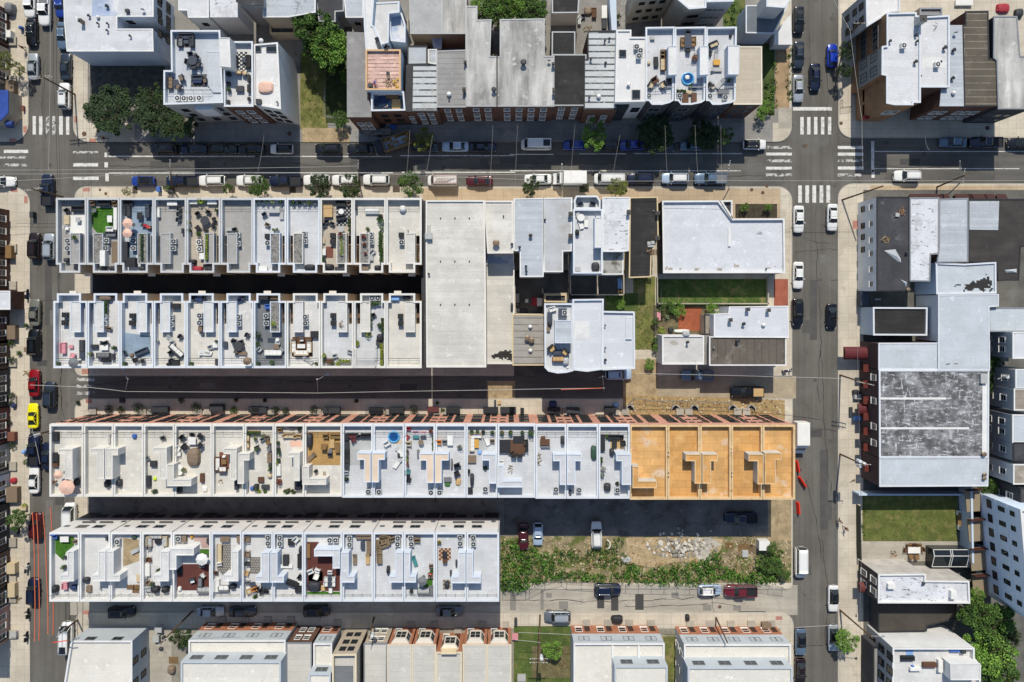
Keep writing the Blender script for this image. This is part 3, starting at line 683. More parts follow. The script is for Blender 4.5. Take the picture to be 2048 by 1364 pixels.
def stairwell(B,hole,zr,up=True):
 x0,y0,x1,y1=hole;x0-=B.o[0];x1-=B.o[0];y0-=B.o[1];y1-=B.o[1];d=2.7
 m=MB();b=zr-d
 for a,c in(((x0,y0),(x1,y0)),((x1,y0),(x1,y1)),((x1,y1),(x0,y1)),((x0,y1),(x0,y0))):
  m.face([(*a,b),(*a,zr),(*c,zr),(*c,b)])
 m.face([(x0,y0,b),(x1,y0,b),(x1,y1,b),(x0,y1,b)])
 o=obj('stairwell',m,STUCCO,B.root)
 s=MB();n=11;L=(y1-y0)*.72
 for k in range(n):
  yy=(y0+L*k/n)if up else(y1-L*(k+1)/n)
  zt=b+(d-.15)*((k+1)/n)if not up else b+(d-.15)*((k+1)/n)
  yk=yy;s.box(x0+.02,yk,zt-.06,x1-.02,yk+L/n*.8,zt)
 obj('stairs',s,STEPS,o)
R1X=[112,173,239,308,373,441,506,573,640,706,772,843]
R2X=[107,174.5,240,307,372,440,507,573,641,707.5,772,843]
Z1=9.3
D1=[D_GREY,D_GREY,D_BLUE,D_GREY,D_BEIGE,D_GREY,D_PALE,D_PALE,D_BEIGE,D_CREAM,D_CREAM]
D2=[D_WHITE,D_WHITE,D_WHITE,D_CREAM,D_CREAM,D_WHITE,D_DARK,D_WHITE,D_PALE,D_PALE,D_CREAM]
U1=['rug and sofa','green turf','two pink umbrellas','white bench boxes','lime planter','bare grey floor','pot row and pergola frame','gravel tray','patterned rug','plant hedge','white ball']
U2=['pink sofa','white rug','slate floor','curved bench','white lounger','oval chairs','dark floor','round sofa','green trim','white pergola','bare cream floor']
def bulkhead_low(B,px0,px1,y0,y1,z,top,wall):
 return roofpart(B,'stair_bulkhead',rectpx(px0,y0,px1,y1),z,B.rz,wall,top,.13,.1)
for row in(1,2):
 X=R1X if row==1 else R2X
 for k in range(11):
  x0,x1=X[k],X[k+1];even=k%2==0
  gl,gr=(6 if even else 13),(13 if even else 6)
  if k==0:gl=7
  if row==1:poly=[(x0,396),(x1,396),(x1,529),(x1-gr,529),(x1-gr,545),(x0+gl,545),(x0+gl,529),(x0,529)]
  else:poly=[(x0+gl,587),(x1-gr,587),(x1-gr,602),(x1,602),(x1,736),(x0,736),(x0,602),(x0+gl,602)]
  bx0,bx1=(x1-33,x1-13)if even else(x0+13,x0+33)
  hx0,hx1=(x1-12.5,x1-4)if even else(x0+4,x0+12.5)
  hy0,hy1=(470,527)if row==1 else(604,648)
  a=W((hx0,hy1),Z1);b=W((hx1,hy0),Z1);hole=(a[0],a[1],b[0],b[1])
  deck=(D1 if row==1 else D2)[k]
  warm=k>6
  cop=(C_GREY if k<6 else C_WARM if k>7 else C_COOL)if row==1 else(C_COOL if k<7 else C_WARM)
  what=(U1 if row==1 else U2)[k]
  B=building('terraced_house',f'{ORD[k]} house of the {"upper" if row == 1 else "second"} terrace, {what} on its roof',poly,Z1,STUCCO,deck,cop,1.05,.3,'terraced house',f'houses of the {"upper" if row == 1 else "second"} terrace',[hole])
  stairwell(B,hole,B.rz,row==1)
  by0,by1=(466,527.5)if row==1 else(603,664.5)
  tops={(1,0):D_GREY,(1,1):GRAVEL,(1,2):GRAVEL,(1,6):GRAVEL,(1,7):GRAVEL,(1,8):GRAVEL,(1,9):GRAVEL,(2,6):GRAVEL}
  wl=W_GREY if row==1 and k<6 else(W_WARM if warm else W_COOL)
  bulkhead_low(B,bx0,bx1,by0,by1,B.rz+.95,tops.get((row,k),D_GREY if row==1 and k<6 else D_CREAM if k>8 else D_WHITE),wl)
  if row==1:rail(B,[(x0+4,413),(x1-4,413)],B.rz,.95)
  else:rail(B,[(x0+4,716),(x1-4,716)],B.rz,.95)
  if row==1:facade(B,'U',(1.6,4.4),2,.9,1.4,'black')
  else:facade(B,'D',(1.6,4.4),2,.9,1.4,'black')
  e=edge(B,'U' if row==1 else 'D')
  add_box(B,e[0],e[1],1.9 if even else-1.9,.12,2.3,.95,.05,P('#2b2522'),'door')
  facade(B,'D' if row==1 else 'U',(1.5,4.3),1,1.3,1.3,'black')
  if even:
   add_box(B,*edge(B,'D' if row==1 else 'U')[:2],1.2,6.2,6.4,1.2,.5,C_WARM,'balcony_ledge')
   # ---- long brick-front terrace (row 3) and lower white terrace (row 4)
R3X=[99,167,227,287,349,424,489,548.5,609,684.5,746,809,870.5,932,995,1071,1133,1197,1260,1335.5,1400,1462.5,1525.5,1590]
R4X=[99,159,220.6,283.5,345,422,483.5,546,607.5,684.5,746.5,807.5,870.5,933,998]
Z3=10.5
BH3={0:('i',[(455,850),(565,850),(565,1085),(505,1085),(505,890),(455,890)]),1:('i',[(703,848),(812,848),(812,1085),(755,1085),(755,890),(703,890)]),2:('i',[(818,848),(920,848),(920,900),(878,900),(878,1085),(818,1085)]),3:('i',[(1190,840),(1300,840),(1300,1085),(1240,1085),(1240,885),(1190,885)]),4:('i',[(1300,970),(1355,970),(1355,1085),(1490,1085),(1490,1140),(1300,1140)]),5:('i',[(1742,845),(1845,845),(1845,1090),(1795,1090),(1795,890),(1742,890)]),6:('i',[(1852,885),(1945,885),(1945,940),(1902,940),(1902,1122),(1852,1122)]),7:('j',[(255,880),(348,880),(348,1100),(300,1100),(300,915),(255,915)]),8:('j',[(368,985),(420,985),(420,1080),(555,1080),(555,1130),(368,1130)]),9:('j',[(795,880),(902,880),(902,1110),(850,1110),(850,935),(795,935)]),10:('j',[(908,880),(1012,880),(1012,935),(965,935),(965,1110),(908,1110)]),11:('j',[(1280,885),(1394,885),(1394,1115),(1335,1115),(1335,940),(1280,940)]),12:('j',[(1400,885),(1510,885),(1510,940),(1455,940),(1455,1115),(1400,1115)]),13:('j',[(1770,890),(1880,890),(1880,1120),(1825,1120),(1825,940),(1770,940)]),14:('j',[(1890,980),(1940,980),(1940,1100),(2085,1100),(2085,1150),(1890,1150)]),15:('k',[(335,890),(437,890),(437,1130),(388,1130),(388,945),(335,945)]),16:('k',[(443,890),(560,890),(560,945),(510,945),(510,1130),(443,1130)]),17:('k',[(828,890),(945,890),(945,1130),(872,1130),(872,945),(828,945)]),18:('k',[(955,985),(1005,985),(1005,1100),(1145,1100),(1145,1155),(955,1155)]),19:('k',[(1370,890),(1493,890),(1493,1120),(1440,1120),(1440,945),(1370,945)]),20:('k',[(1500,890),(1620,890),(1620,945),(1568,945),(1568,1120),(1500,1120)]),21:('k',[(1860,890),(1978,890),(1978,1125),(1930,1125),(1930,945),(1860,945)]),22:('l',[(5,880),(138,880),(138,935),(92,935),(92,1125),(5,1125)])}
BH4={0:('m',[(525,345),(575,345),(575,580),(470,580),(470,530),(525,530)]),1:('m',[(765,345),(823,345),(823,580),(715,580),(715,530),(765,530)]),2:('m',[(829,345),(885,345),(885,530),(935,530),(935,580),(829,580)]),3:('m',[(1250,345),(1316,345),(1316,580),(1195,580),(1195,530),(1250,530)]),4:('m',[(1322,325),(1510,325),(1510,378),(1375,378),(1375,490),(1322,490)]),5:('m',[(1805,345),(1858,345),(1858,580),(1740,580),(1740,530),(1805,530)]),6:('n',[(50,355),(112,355),(112,590),(5,590),(5,540),(50,540)]),7:('n',[(118,355),(175,355),(175,540),(225,540),(225,590),(118,590)]),8:('n',[(460,330),(662,330),(662,480),(605,480),(605,385),(460,385)]),9:('n',[(668,355),(730,355),(730,540),(775,540),(775,590),(668,590)]),10:('n',[(1095,355),(1154,355),(1154,590),(1045,590),(1045,540),(1095,540)]),11:('n',[(1160,355),(1210,355),(1210,540),(1255,540),(1255,590),(1160,590)]),12:('n',[(1585,355),(1642,355),(1642,595),(1530,595),(1530,545),(1585,545)]),13:('n',[(1648,355),(1700,355),(1700,545),(1760,545),(1760,595),(1648,595)])}
U3=['big pink umbrella','plain cream floor','blue pouf','lime cushion','brown tarp','brown sofa set','hedge planter','cluttered pots','golden wood deck','grey sofas','blue paddling pool','pots along one wall','tan fabric scraps','white corner sofa','big dark table','brown table with bench','green tarp','black lounge set','L shaped bulkhead','rough plywood patch','plain plywood','T shaped bulkhead','corner plywood']
U4=['corner turf','bare floor','sandy patch','beige sofas','maroon boards','patterned rug','lattice floor','black lounge chairs','maroon deck','two loungers','wicker sofa heap','small turf square','small patterned rug','empty white floor']
STRIP=M('front_strip',(.60,.55,.47),.05,.5,.05,seam=(1.2,3,.02,.85,0))
for k in range(23):
 x0,x1=R3X[k],R3X[k+1];osb=k>17
 yb=993 if k<9 else 995 if k<15 else 997 if k<18 else 999
 deck=(D_OSB if k%2 else D_OSB2)if osb else(D_CREAM if k<9 else D_PALE);cop=C_OSB if osb else(C_WARM if k<9 else C_COOL)
 bw=[M('house_wrap',(.52,.50,.46),.12,.5,.06),C_OSB]if osb else(W_WARM if k<9 else W_COOL);bt=D_OSB if osb else(D_CREAM if k<9 else R_TAN if k in(9,10,11,12)else D_PALE)
 nm=f'{ORD[k]} house of the brick-front terrace, {U3[k]} on its roof' if not osb else f'unfinished house with plywood roof, {ORD[k - 18]} of five, {U3[k]}'
 y0=849 if k<15 else 850
 B=building('terraced_house',nm,rectpx(x0,y0,x1,yb),Z3,PBRICK,deck,cop,.85,.3,'terraced house','houses of the long brick-front terrace' if not osb else 'unfinished plywood houses')
 t,pl=BH3[k]
 o,q=roofpart(B,'stair_bulkhead',tp(t,*pl),B.rz+2.2,B.rz,bw,bt,.14,.1)
 if not osb:rail(B,[(x0+4,864),(x1-4,864)],B.rz,.95)
 e=edge(B,'U');flip=1 if k%2 else-1;ln=e[2]
 for zf,hh in((1.6,2.0),(4.4,1.9),(7.2,1.9)):
  add_window(B,e[0],e[1],flip*ln*.21,zf,1.5,hh,'black',3,2)
  add_window(B,e[0],e[1],-flip*ln*.14,zf,.7,hh,'black',1,2)
 for zf in(3.0,5.8):add_box(B,e[0],e[1],flip*ln*.21,zf-.22,zf+.22,1.6,.04,DKWALL,'spandrel')
 for zf in(5.6,8.4):add_window(B,e[0],e[1],-flip*ln*.37,zf-.3,.75,.35,'black',1,1)
 add_box(B,e[0],e[1],-flip*ln*.35,.12,2.4,.95,.05,P('#1f2022'),'door')
 add_box(B,e[0],e[1],-flip*ln*.35,0,.5,1.3,1.2,lane,'stoop')
 facade(B,'D',(1.4,4.3,7.1),2,1.1,1.3,'black')
 if not osb:add_box(B,e[0],e[1],0,Z3-.55,Z3-.16,ln-.05,.12,cop,'cornice')
for k in range(14):
 x0,x1=R4X[k],R4X[k+1]
 cop=WHITE if k<5 else C_COOL
 B=building('terraced_house',f'{ORD[k]} house from left in the lower white terrace, {U4[k]} on its roof',rectpx(x0,1065,x1,1203),Z3,WHITEW,D_WHITE if k<9 else D_PALE,cop,.95,.3,'terraced house','houses of the lower white terrace')
 t,pl=BH4[k]
 roofpart(B,'stair_bulkhead',tp(t,*pl),B.rz+2.2,B.rz,WHITEW if k<6 else W_COOL,D_WHITE if k<6 else D_PALE,.14,.1)
 rail(B,[(x0+4,1187),(x1-4,1187)],B.rz,.95)
 e=edge(B,'U');flip=1 if k%2 else-1
 add_box(B,e[0],e[1],0,0,3.3,e[2]-.02,.035,M('grey_panel',(.21,.22,.23),.08,.5,.05),'shaded_ground_floor_cladding')  # grey siding; its dark tone also paints in the lower wall's shadow
 for zf in(2.0,7.6):add_window(B,e[0],e[1],flip*1.1,zf,1.5,1.2,'grey' if zf>5 else 'black',2,1)
 add_box(B,e[0],e[1],flip*1.0,5.55,5.75,2.2,.3,P('#4a4b4c'),'canopy')
 add_window(B,e[0],e[1],-flip*1.6,5.0 if k%2 else 7.4,.6,.5,'grey',1,1)
 add_box(B,e[0],e[1],-flip*1.2,.12,2.9,2.4,.08,P('#3a3c3f'),'garage_door')
 if k%2:add_box(B,e[0],e[1],-e[2]/2+.12,0.5,Z3-.2,.12,.1,P('#9a9b98'),'downpipe')
 facade(B,'D',(1.6,4.5,7.4),2,1.2,1.4,'black')
 a,b,ln=edge(B,'D')
 add_box(B,a,b,flip*.9,3.2,9.4,2.0,.45,WHITEW,'bay')
 add_box(B,a,b,-flip*1.4,.12,2.3,.95,.06,P('#1f2022'),'door')
 # roof materials of the other buildings
def rf(n,c,**k):
 d=dict(var=.12,sc=.3,fine=.1,rough=.85);d.update(k);d['stain']=worn_(c,d.get('stain'));return M(n,c,**d)
R_WHITE=rf('roof_white',(.63,.635,.64),var=.05,seam=(30,1.3,.03,.85,0),stain=((.5,.5,.48),.3,.62,.15))
R_WCLEAN=rf('roof_white_clean',(.67,.665,.645),var=.04)
R_COMM=rf('roof_commercial',(.60,.615,.64),var=.04,seam=(40,.9,.012,.93,0),stain=((.45,.4,.32),.45,.71,.06))
def ragged(B,t,pts,mat,name,seed,amp=1):
 q=[W(p,B.rz)for p in tp(t,*pts)];obj(name,stainmesh([(x-B.o[0],y-B.o[1])for x,y in ccw(q)],B.rz+.012,.22,seed,amp),mat,B.root)
R_WARE=rf('roof_warehouse',(.60,.575,.52),var=.1,seam=(50,1.1,.04,.84,0),streak=(.08,.1,1.2),stain=[((.30,.27,.23),.55,.70,.05),((.68,.66,.6),.12,.55,.2)])
R_WORN=rf('roof_worn_white',(.60,.61,.62),var=.1,stain=[((.40,.40,.40),.35,.52,.2),((.25,.25,.25),1.8,.66,.05)],seam=(30,1.2,.02,.9,0))
R_SCUFF=rf('roof_scuffed',(.62,.63,.65),var=.08,stain=[((.42,.42,.43),.4,.52,.15),((.14,.14,.15),1.6,.60,.04,.7,1.6)])
R_BW=rf('roof_black_white',(.10,.10,.10),var=.35,sc=.5,stain=[((.30,.30,.31),.3,.42,.25),((.50,.51,.53),1.0,.53,.14,1.0,3.2),((.55,.56,.58),1.0,.58,.10,2.6,.6),((.05,.05,.05),1.0,.57,.12,1.2,2.8)],fine=.18)
R_METAL=rf('roof_light_metal',(.47,.50,.53),var=.08,streak=(.14,.08,1.4),seam=(40,.55,.03,.85,0))
R_GREYB=rf('roof_pale_blue',(.50,.54,.57),var=.08,seam=(9,2.6,.02,.8,0),stain=((.33,.34,.33),.2,.6,.15))
R_BLACK=rf('roof_black',(.030,.029,.028),var=.25,stain=((.06,.057,.05),.4,.58,.12),streak=(.2,.2,2))
R_DARK=rf('roof_dark',(.055,.055,.06),var=.3,stain=((.13,.13,.13),.5,.62,.1))
R_GREYW=rf('roof_weathered_grey',(.46,.45,.42),var=.2,sc=.18,streak=(.4,.6,.09),stain=((.2,.195,.19),.22,.55,.2,1.6,.5),seam=(1.2,30,.015,.9,0))
R_CORR=rf('roof_corrugated',(.30,.29,.275),var=.12,seam=(30,.85,.1,.8,0),stain=((.36,.36,.35),.5,.6,.15))
R_BATTEN=rf('roof_battens',(.52,.54,.54),var=.1,seam=(300,1.05,.14,.13,0,0),stain=((.36,.34,.3),.5,.6,.15))
R_BBROWN=rf('roof_brown_battens',(.115,.098,.075),var=.18,seam=(30,1.15,.05,2.6,0),stain=((.17,.15,.12),.5,.58,.15))
R_BBROWN2=rf('roof_brown_strips',(.13,.11,.09),var=.2,seam=(30,1.25,.05,.45,1),stain=((.2,.18,.15),.5,.55,.15))
R_TAN=rf('roof_tan',(.53,.46,.36),var=.06,streak=(.08,.05,.6),seam=(40,1.7,.05,.85,0))
R_BROWN=rf('roof_brown_grey',(.30,.26,.21),var=.16,stain=((.42,.38,.32),.4,.55,.15),seam=(30,1.2,.03,.6,0))
R_PINK=rf('roof_insulation',(.66,.44,.37),var=.2,sc=1.0,seam=(600,.62,.09,.42,0,0),stain=[((.72,.55,.42),1.3,.56,.1),((.45,.2,.15),1.6,.66,.06)])
R_BLUESH=rf('roof_bluish',(.36,.43,.56),var=.15,stain=((.62,.62,.62),.16,.5,.1))
R_GREY=rf('roof_grey',(.26,.25,.24),var=.18,stain=((.4,.39,.37),.35,.58,.15))
R_BEIGE=rf('roof_beige_cream',(.54,.52,.465),var=.05,seam=(30,1.0,.03,.8,0))
R_WPANEL=rf('roof_white_panel',(.70,.67,.60),var=.04,seam=(30,1.5,.02,.86,0),stain=((.52,.48,.4),.4,.68,.08))
EDGE_G=P('#8f9294',.5,.3);EDGE_D=P('#2b2c2e');EDGE_W=WHITE;EDGE_T=P('#c8b58e')
BL='building'
def bld(t,pts,z,label,wall=WHITEW,roof=R_WHITE,cop=None,ph=0,cat='house',group=None,**k):
 nm={'house':'row_house','building':'building','warehouse':'warehouse','shed':'shed'}.get(cat,cat.replace(' ','_'))
 if len(pts)==4 and not isinstance(pts[0],tuple):pts=[(pts[0],pts[1]),(pts[2],pts[1]),(pts[2],pts[3]),(pts[0],pts[3])]
 return building(nm,label,tp(t,*pts),z,wall,roof,cop,ph,.25,cat,group,**k)
b=bld('a',[(497,-90),(1195,-90),(1195,128),(912,128),(912,228),(1190,228),(1195,398),(525,398),(505,165)],7.2,'white coated flat roof building with a notch, on the corner of the left street',M('bluish_wall',(.52,.58,.66),.08,.4,.06),R_WORN,EDGE_W,0,'building')
B_TL=b
a_,b_,l_=edge(b,'R')
facade(b,'R',(2.2,5.2),2,1.0,1.2,'black',2,1)
q0,q1=TW('a',1195,128,7.2),TW('a',1195,-90,7.2)
for u in(-4.4,-2.2,1.5):
 for zc in(2.2,5.0):add_window(b,q0,q1,u,zc,.95,1.2,'black',2,1)
q0,q1=TW('a',912,128,7.2),TW('a',1195,128,7.2)
add_window(b,q0,q1,-2,4.9,.9,1.2,'black',2,1)
roofpart(b,'bluish_patch',tp('a',(720,0),(930,0),(910,120),(715,125)),7.215,7.19,R_BLUESH,R_BLUESH,.05,.002,'bluish_sheet')  # flat blue-grey patch with paler blotches on the white roof
b=bld('a',[(1330,235),(1715,235),(1738,800),(1275,815),(1275,548),(1335,548)],11.0,'tall house with pale blue roof deck of dark furniture and four condensers in a row',GREYW,D_BLUE,C_COOL,.95)
B_DK1=b
facade(b,'D',(2,4.8,7.6),3,.9,1.3,'black',2,1);add_box(b,*edge(b,'D')[:2],1.2,6.0,9.9,3.0,.7,C_COOL,'bay')
roofpart(b,'roof_step',tp('a',(1612,405),(1705,405),(1735,720),(1660,720),(1612,650)),b.rz+.25,b.rz,D_BLUE,D_BLUE,.06,.04,'step_deck')
rail(b,[T('a',1292,712),T('a',1655,712)],b.rz,.95)
b=bld('a',[(1745,322),(1970,322),(1975,830),(1745,830)],10.6,'white roof deck house with a chequered rug and tall stair bulkhead',BRICK,D_WHITE,C_COOL,.8)
B_DK2=b
roofpart(b,'stair_bulkhead',tp('a',(1705,292),(1790,292),(1800,525),(1712,515)),12.6,b.rz,WHITEW,R_WCLEAN,.1,.08)
facade(b,'D',(2,4.8,7.6),2,1.0,1.3,'white',2,1)
b=bld('a',[(1978,345),(2165,330),(2190,850),(1980,815)],10.2,'white flat roof house with a round pink cover and a huge blank white side wall',WHITEW,R_WCLEAN,WHITE,.3)
B_WH=b
facade(b,'D',(2,4.8,7.4),2,.9,1.3,'black',2,1)
bld('a',[(1400,-80),(1612,-80),(1612,82),(1640,82),(1640,132),(1850,132),(1850,-80)],7.5,'small white roofed house with stained patches behind the deck house',WHITEW,R_SCUFF,None,0)
b=bld('a',[(1395,-60),(1625,-60),(1625,135),(1470,135),(1465,80),(1395,78)],7.8,'white roofed house with a stepped end, at the top left',WHITEW,R_WHITE,EDGE_W,0);facade(b,'D',(2,5),1,.8,1,'black')
b=bld('a',[(1855,-60),(2050,-60),(2050,40),(1900,35),(1840,10)],9.0,'dark grey gabled house cut by the top of the photo',GREYW,R_DARK,None,0)
b=bld('b',[(65,-80),(470,-80),(470,95),(262,132),(65,132)],7.5,'light grey seamed roof house with a tan rear wall',TANW,R_METAL,EDGE_W,0);facade(b,'D',(5.2,),2,.7,.6,'black')
b=bld('b',[(115,190),(310,190),(310,262),(115,262)],3.0,'small flat concrete rear shed in the shade',TANW,R_DARK,EDGE_T,.3,'shed')
b=bld('b',[(470,-80),(690,-80),(690,85),(625,90),(625,168),(500,165)],6.5,'flat charcoal roof house between two white roofs',WHITEW,R_DARK,EDGE_G,0)
b=bld('b',[(692,-80),(843,-80),(843,135),(710,135)],7.5,'white panel roof house left of the pale blue building',WHITEW,R_METAL,EDGE_W,0);facade(b,'D',(5,),1,.8,.9,'black')
b=bld('b',[(718,250),(860,255),(862,690),(905,860),(905,910),(720,910)],8.8,'long grey weathered roof house beside the insulation site',BRICK,R_GREY,None,0);facade(b,'D',(2,4.5),2,.9,1.3,'white',1,2)
b=bld('b',[(846,-60),(930,-60),(912,195),(925,200),(985,350),(985,400),(865,400),(850,195)],10.0,'pale blue three storey house with white stepped roof terraces',BLUEW,R_WCLEAN,C_COOL,.15)
B_PB=b
bld('b',[(932,20),(1125,10),(1125,95),(1045,105),(1040,330),(985,345),(930,215)],8.6,'white deck level between pale blue walls above the pink roof',BLUEW,D_WHITE,C_COOL,.1)
b=bld('b',[(1048,105),(1145,100),(1172,195),(1172,330),(1060,318),(1048,230)],7.6,'narrow pale blue rear wing with a dark window',BLUEW,R_BLUESH,C_COOL,.6);
b=bld('b',[(862,385),(1135,385),(1135,700),(862,700)],10.2,'open roof of pink insulation strips with a worker on it',BLUEW,R_PINK,P('#c8a57c'),.45,'building');B_PK=b
b=bld('b',[(905,712),(1160,712),(1172,860),(905,865)],9.0,'roofless blue walled room full of lumber in front of the pink roof',BRICK,M('blue_subfloor',(.10,.17,.25),.3,.8,.1),C_COOL,1.6,'building');B_RM=b
facade(b,'D',(3.2,6),2,1.0,1.2,'black')
bld('b',[(1205,-80),(1455,-80),(1455,262),(1212,262)],6.5,'left one of two adjoining pale weathered flat roofs at the top',TANW,rf('roof_aged_white',(.42,.42,.41),var=.15,stain=((.27,.265,.25),.3,.55,.15),seam=(30,1.1,.02,.88,0)),EDGE_G,0)
bld('b',[(1457,-80),(1648,-80),(1642,262),(1457,262)],6.6,'right one of two adjoining pale weathered flat roofs at the top',TANW,R_GREYW,EDGE_G,0)
b=bld('b',[(1192,362),(1340,362),(1340,500),(1192,503)],7.0,'small square pale grey rear roof with dark edging',TANW,R_METAL,EDGE_D,0)
bld('b',[(1375,290),(1455,290),(1450,380),(1395,380)],4.5,'tiny blue grey lean-to roof behind the battened roof',TANW,R_BLUESH,None,0,'shed')
bld('b',[(1352,388),(1415,388),(1415,500),(1352,490)],6.5,'narrow stepped pale roof strip beside the corrugated roof',TANW,R_METAL,EDGE_W,0)
b=bld('b',[(1180,508),(1225,508),(1225,868),(1172,868)],8.0,'thin dark brown roof strip left of the battened roof',BRICK,R_DARK,None,0);facade(b,'D',(2,4.5),1,.7,1.2,'white')
b=bld('b',[(1228,508),(1425,508),(1427,866),(1222,866)],8.6,'white roof with wide dark battens, third from the insulation site',BRICK,R_BATTEN,EDGE_D,0);facade(b,'D',(1.8,4.4,6.9),2,.85,1.1,'white',1,2)
B_BT=b
b=bld('b',[(1418,400),(1654,392),(1656,834),(1420,834)],9.0,'grey corrugated roof house with a white vent cap',BRICK,R_CORR,EDGE_G,0);facade(b,'D',(1.8,4.4,7.2),2,.85,1.2,'white',1,2);B_CO=b
b=bld('b',[(1645,50),(1730,50),(1730,160),(1840,155),(1830,440),(1886.9,445),(1886.9,828),(1645,828)],9.2,'large stained grey roof with a rear arm, left half of the double house',BRICK,R_GREYW,EDGE_G,0);facade(b,'D',(1.8,4.4,7.4),2,.9,1.3,'white',1,2)
b=bld('b',[(1887,445),(1912,445),(1912,155),(2255,148),(2255,440),(2330,440),(2330,828),(1887,828)],9.2,'widest stained grey roof with dark streaks, right half of the double house',BRICK,R_GREYW,EDGE_G,0);facade(b,'D',(1.8,4.4,7.4),4,.9,1.3,'white',1,2)
B_GW=b
b=bld('c',[(328,428),(592,428),(592,822),(328,822)],8.7,'black tar roof house between the grey double house and battens',BRICK,R_BLACK,EDGE_G,0);facade(b,'D',(1.8,4.3,6.9),2,.9,1.2,'white',2,2)
bld('c',[(330,250),(505,250),(505,428),(328,428)],8.3,'lower rear black tar roof with a thin pale edge',TANW,R_BLACK,EDGE_G,0)
bld('c',[(330,-60),(540,-60),(530,98),(330,100)],5.5,'glittering black flat roof at the top edge by the courtyard',WHITEW,R_BLACK,EDGE_G,0)
b=bld('c',[(608,245),(832,240),(836,850),(578,850),(580,465),(608,465)],8.8,'long white roof with dark battens and a white turbine vent',BRICK,R_BATTEN,EDGE_D,0);facade(b,'D',(1.8,4.3),2,.9,1.2,'white',2,2);B_BT2=b
b=bld('c',[(830,232),(945,232),(945,288),(1064,288),(1064,790),(820,795)],10.2,'bright white modern roof with two skylights',WHITEW,R_WCLEAN,WHITE,.2);B_MW=b
a_,b_,l_=edge(b,'D');add_box(b,a_,b_,-1.2,.2,8.8,2.3,.35,M('black_glazing',(.03,.035,.04),.1,1,.05,.15),'glazed_bay');add_window(b,a_,b_,1.5,5.5,1.2,2.2,'black',1,3)
bld('c',[(775,-60),(825,-60),(830,232),(800,790),(796,240)],3.0,'long narrow pale blue wall strip left of the white modern roof',BLUEW,BLUEW,None,0,'garden wall')
xs=[1058,1285,1530,1768]
D3=['wicker sofa and three armchairs','grey dining table and blue pool','sun chairs']
B_TR=[]
for k in range(3):
 x0,x1=xs[k],xs[k+1]
 b=bld('c',[(x0,212),(x1,208),(x1-10,782),(x1-40,800),(x0+130 if k<2 else x0+110,815),(x0+50,815),(x0+25,785),(x0,785)],10.4,f'modern house with {D3[k]} on its pale roof deck',DKWALL,D_PALE,C_COOL,.85,group='three modern deck houses');B_TR.append(b)
 roofpart(b,'stair_bulkhead',tp('c',(x1-50,358),(x1+18,358),(x1+18,580),(x1-50,585))if k<2 else tp('c',(1700,352),(1790,352),(1785,580),(1700,580)),b.rz+2.0,b.rz,W_COOL,R_WCLEAN,.1,.08)
 facade(b,'D',(2,4.8,7.6),1,1.8,1.6,'grey',2,1)
 rail(b,[T('c',x0+12,695),T('c',x1-20,688)],b.rz,1.0,P('#c9cac8'))
b=bld('c',[(1772,366),(1960,366),(1962,812),(1745,812)],8.6,'cream striped flat roof house at the end of the upper block',BRICK,R_TAN,P('#d8cfba'),0);facade(b,'D',(2,4.6,7),2,.9,1.0,'grey',2,1)
facade(b,'R',(4.5,),2,.9,1.0,'grey')
b=bld('c',[(985,-190),(1290,-190),(1290,-60),(985,-30)],11,'beige apartment block with small dark windows, left of the pair at the top',M('beige_render',(.44,.40,.33),.1,.4,.06),R_WHITE,WHITE,.4,'building');facade(b,'D',(2,5,8),3,.8,.8,'black')
b=bld('c',[(1300,-120),(1530,-120),(1530,60),(1395,70),(1300,-10)],11,'white roofed apartment block with a small balcony at the top',M('beige_render',(1,1,1)),R_WCLEAN,C_COOL,.3,'building');facade(b,'D',(2,5,8),2,.8,.7,'black')
b=bld('c',[(1535,-120),(1745,-120),(1745,10),(1535,15)],11,'grey white apartment block beside the grass strip at the top',WHITEW,R_WCLEAN,C_COOL,.3,'building');facade(b,'D',(2,5,8),3,.8,.9,'white',2,2);facade(b,'R',(2,5,8),2,.8,.9,'white')
b=bld('d',[(20,-60),(240,-60),(160,60),(20,50)],9.5,'white flat roof sliver at the top beside the right street',WHITEW,R_WCLEAN,C_COOL,.3)
bld('d',[(-140,45),(180,45),(75,260),(-140,255)],5.0,'slate grey sloping roof house above the driveway',BLUEW,rf('roof_slate',(.16,.18,.20),var=.1),C_COOL,0)
bld('d',[(85,255),(205,120),(218,345),(80,345)],2.6,'plain white garage roof beside the right street kerb',WHITEW,R_WCLEAN,None,0,'shed')
b=bld('d',[(958,100),(1190,95),(1190,120),(1222,125),(1222,800),(1165,800),(1165,818),(1020,818),(955,805),(955,590),(918,582),(920,360),(958,355)],10.2,'big corner brick building with bright white roof and a chimney',M('brown_side_brick',(.27,.155,.085),.15,.6,.12,.9),R_WHITE,C_COOL,.3,'building');B_CB=b
facade(b,'L',(2.8,6.8),4,.9,1.5,'grey',1,2)
q0,q1=TW('d',920,360,10.2),TW('d',918,582,10.2)
m=MB()
add_box(b,q0,q1,0,2.8,10.0,4.6,.05,M('grey_panel2',(.25,.25,.24),.08,.5,.05),'bay_panel')
for u in(-1.4,1.0):
 for zc in(4.6,7.8):add_window(b,q0,q1,u,zc,1.3,1.9,'black',2,2)
facade(b,'D',(6.2,),2,1.2,1.6,'white',2,1)
for u in(-4,3.5):add_box(b,TW('d',955,805,10.2),TW('d',955,590,10.2),u*.4,2.6,3.2,2.5,.9,P('#8a2430'),'awning')
add_box(b,TW('d',958,355,10.2),TW('d',958,100,10.2),0,2.6,3.2,5.2,1.0,P('#7a2030'),'awning')
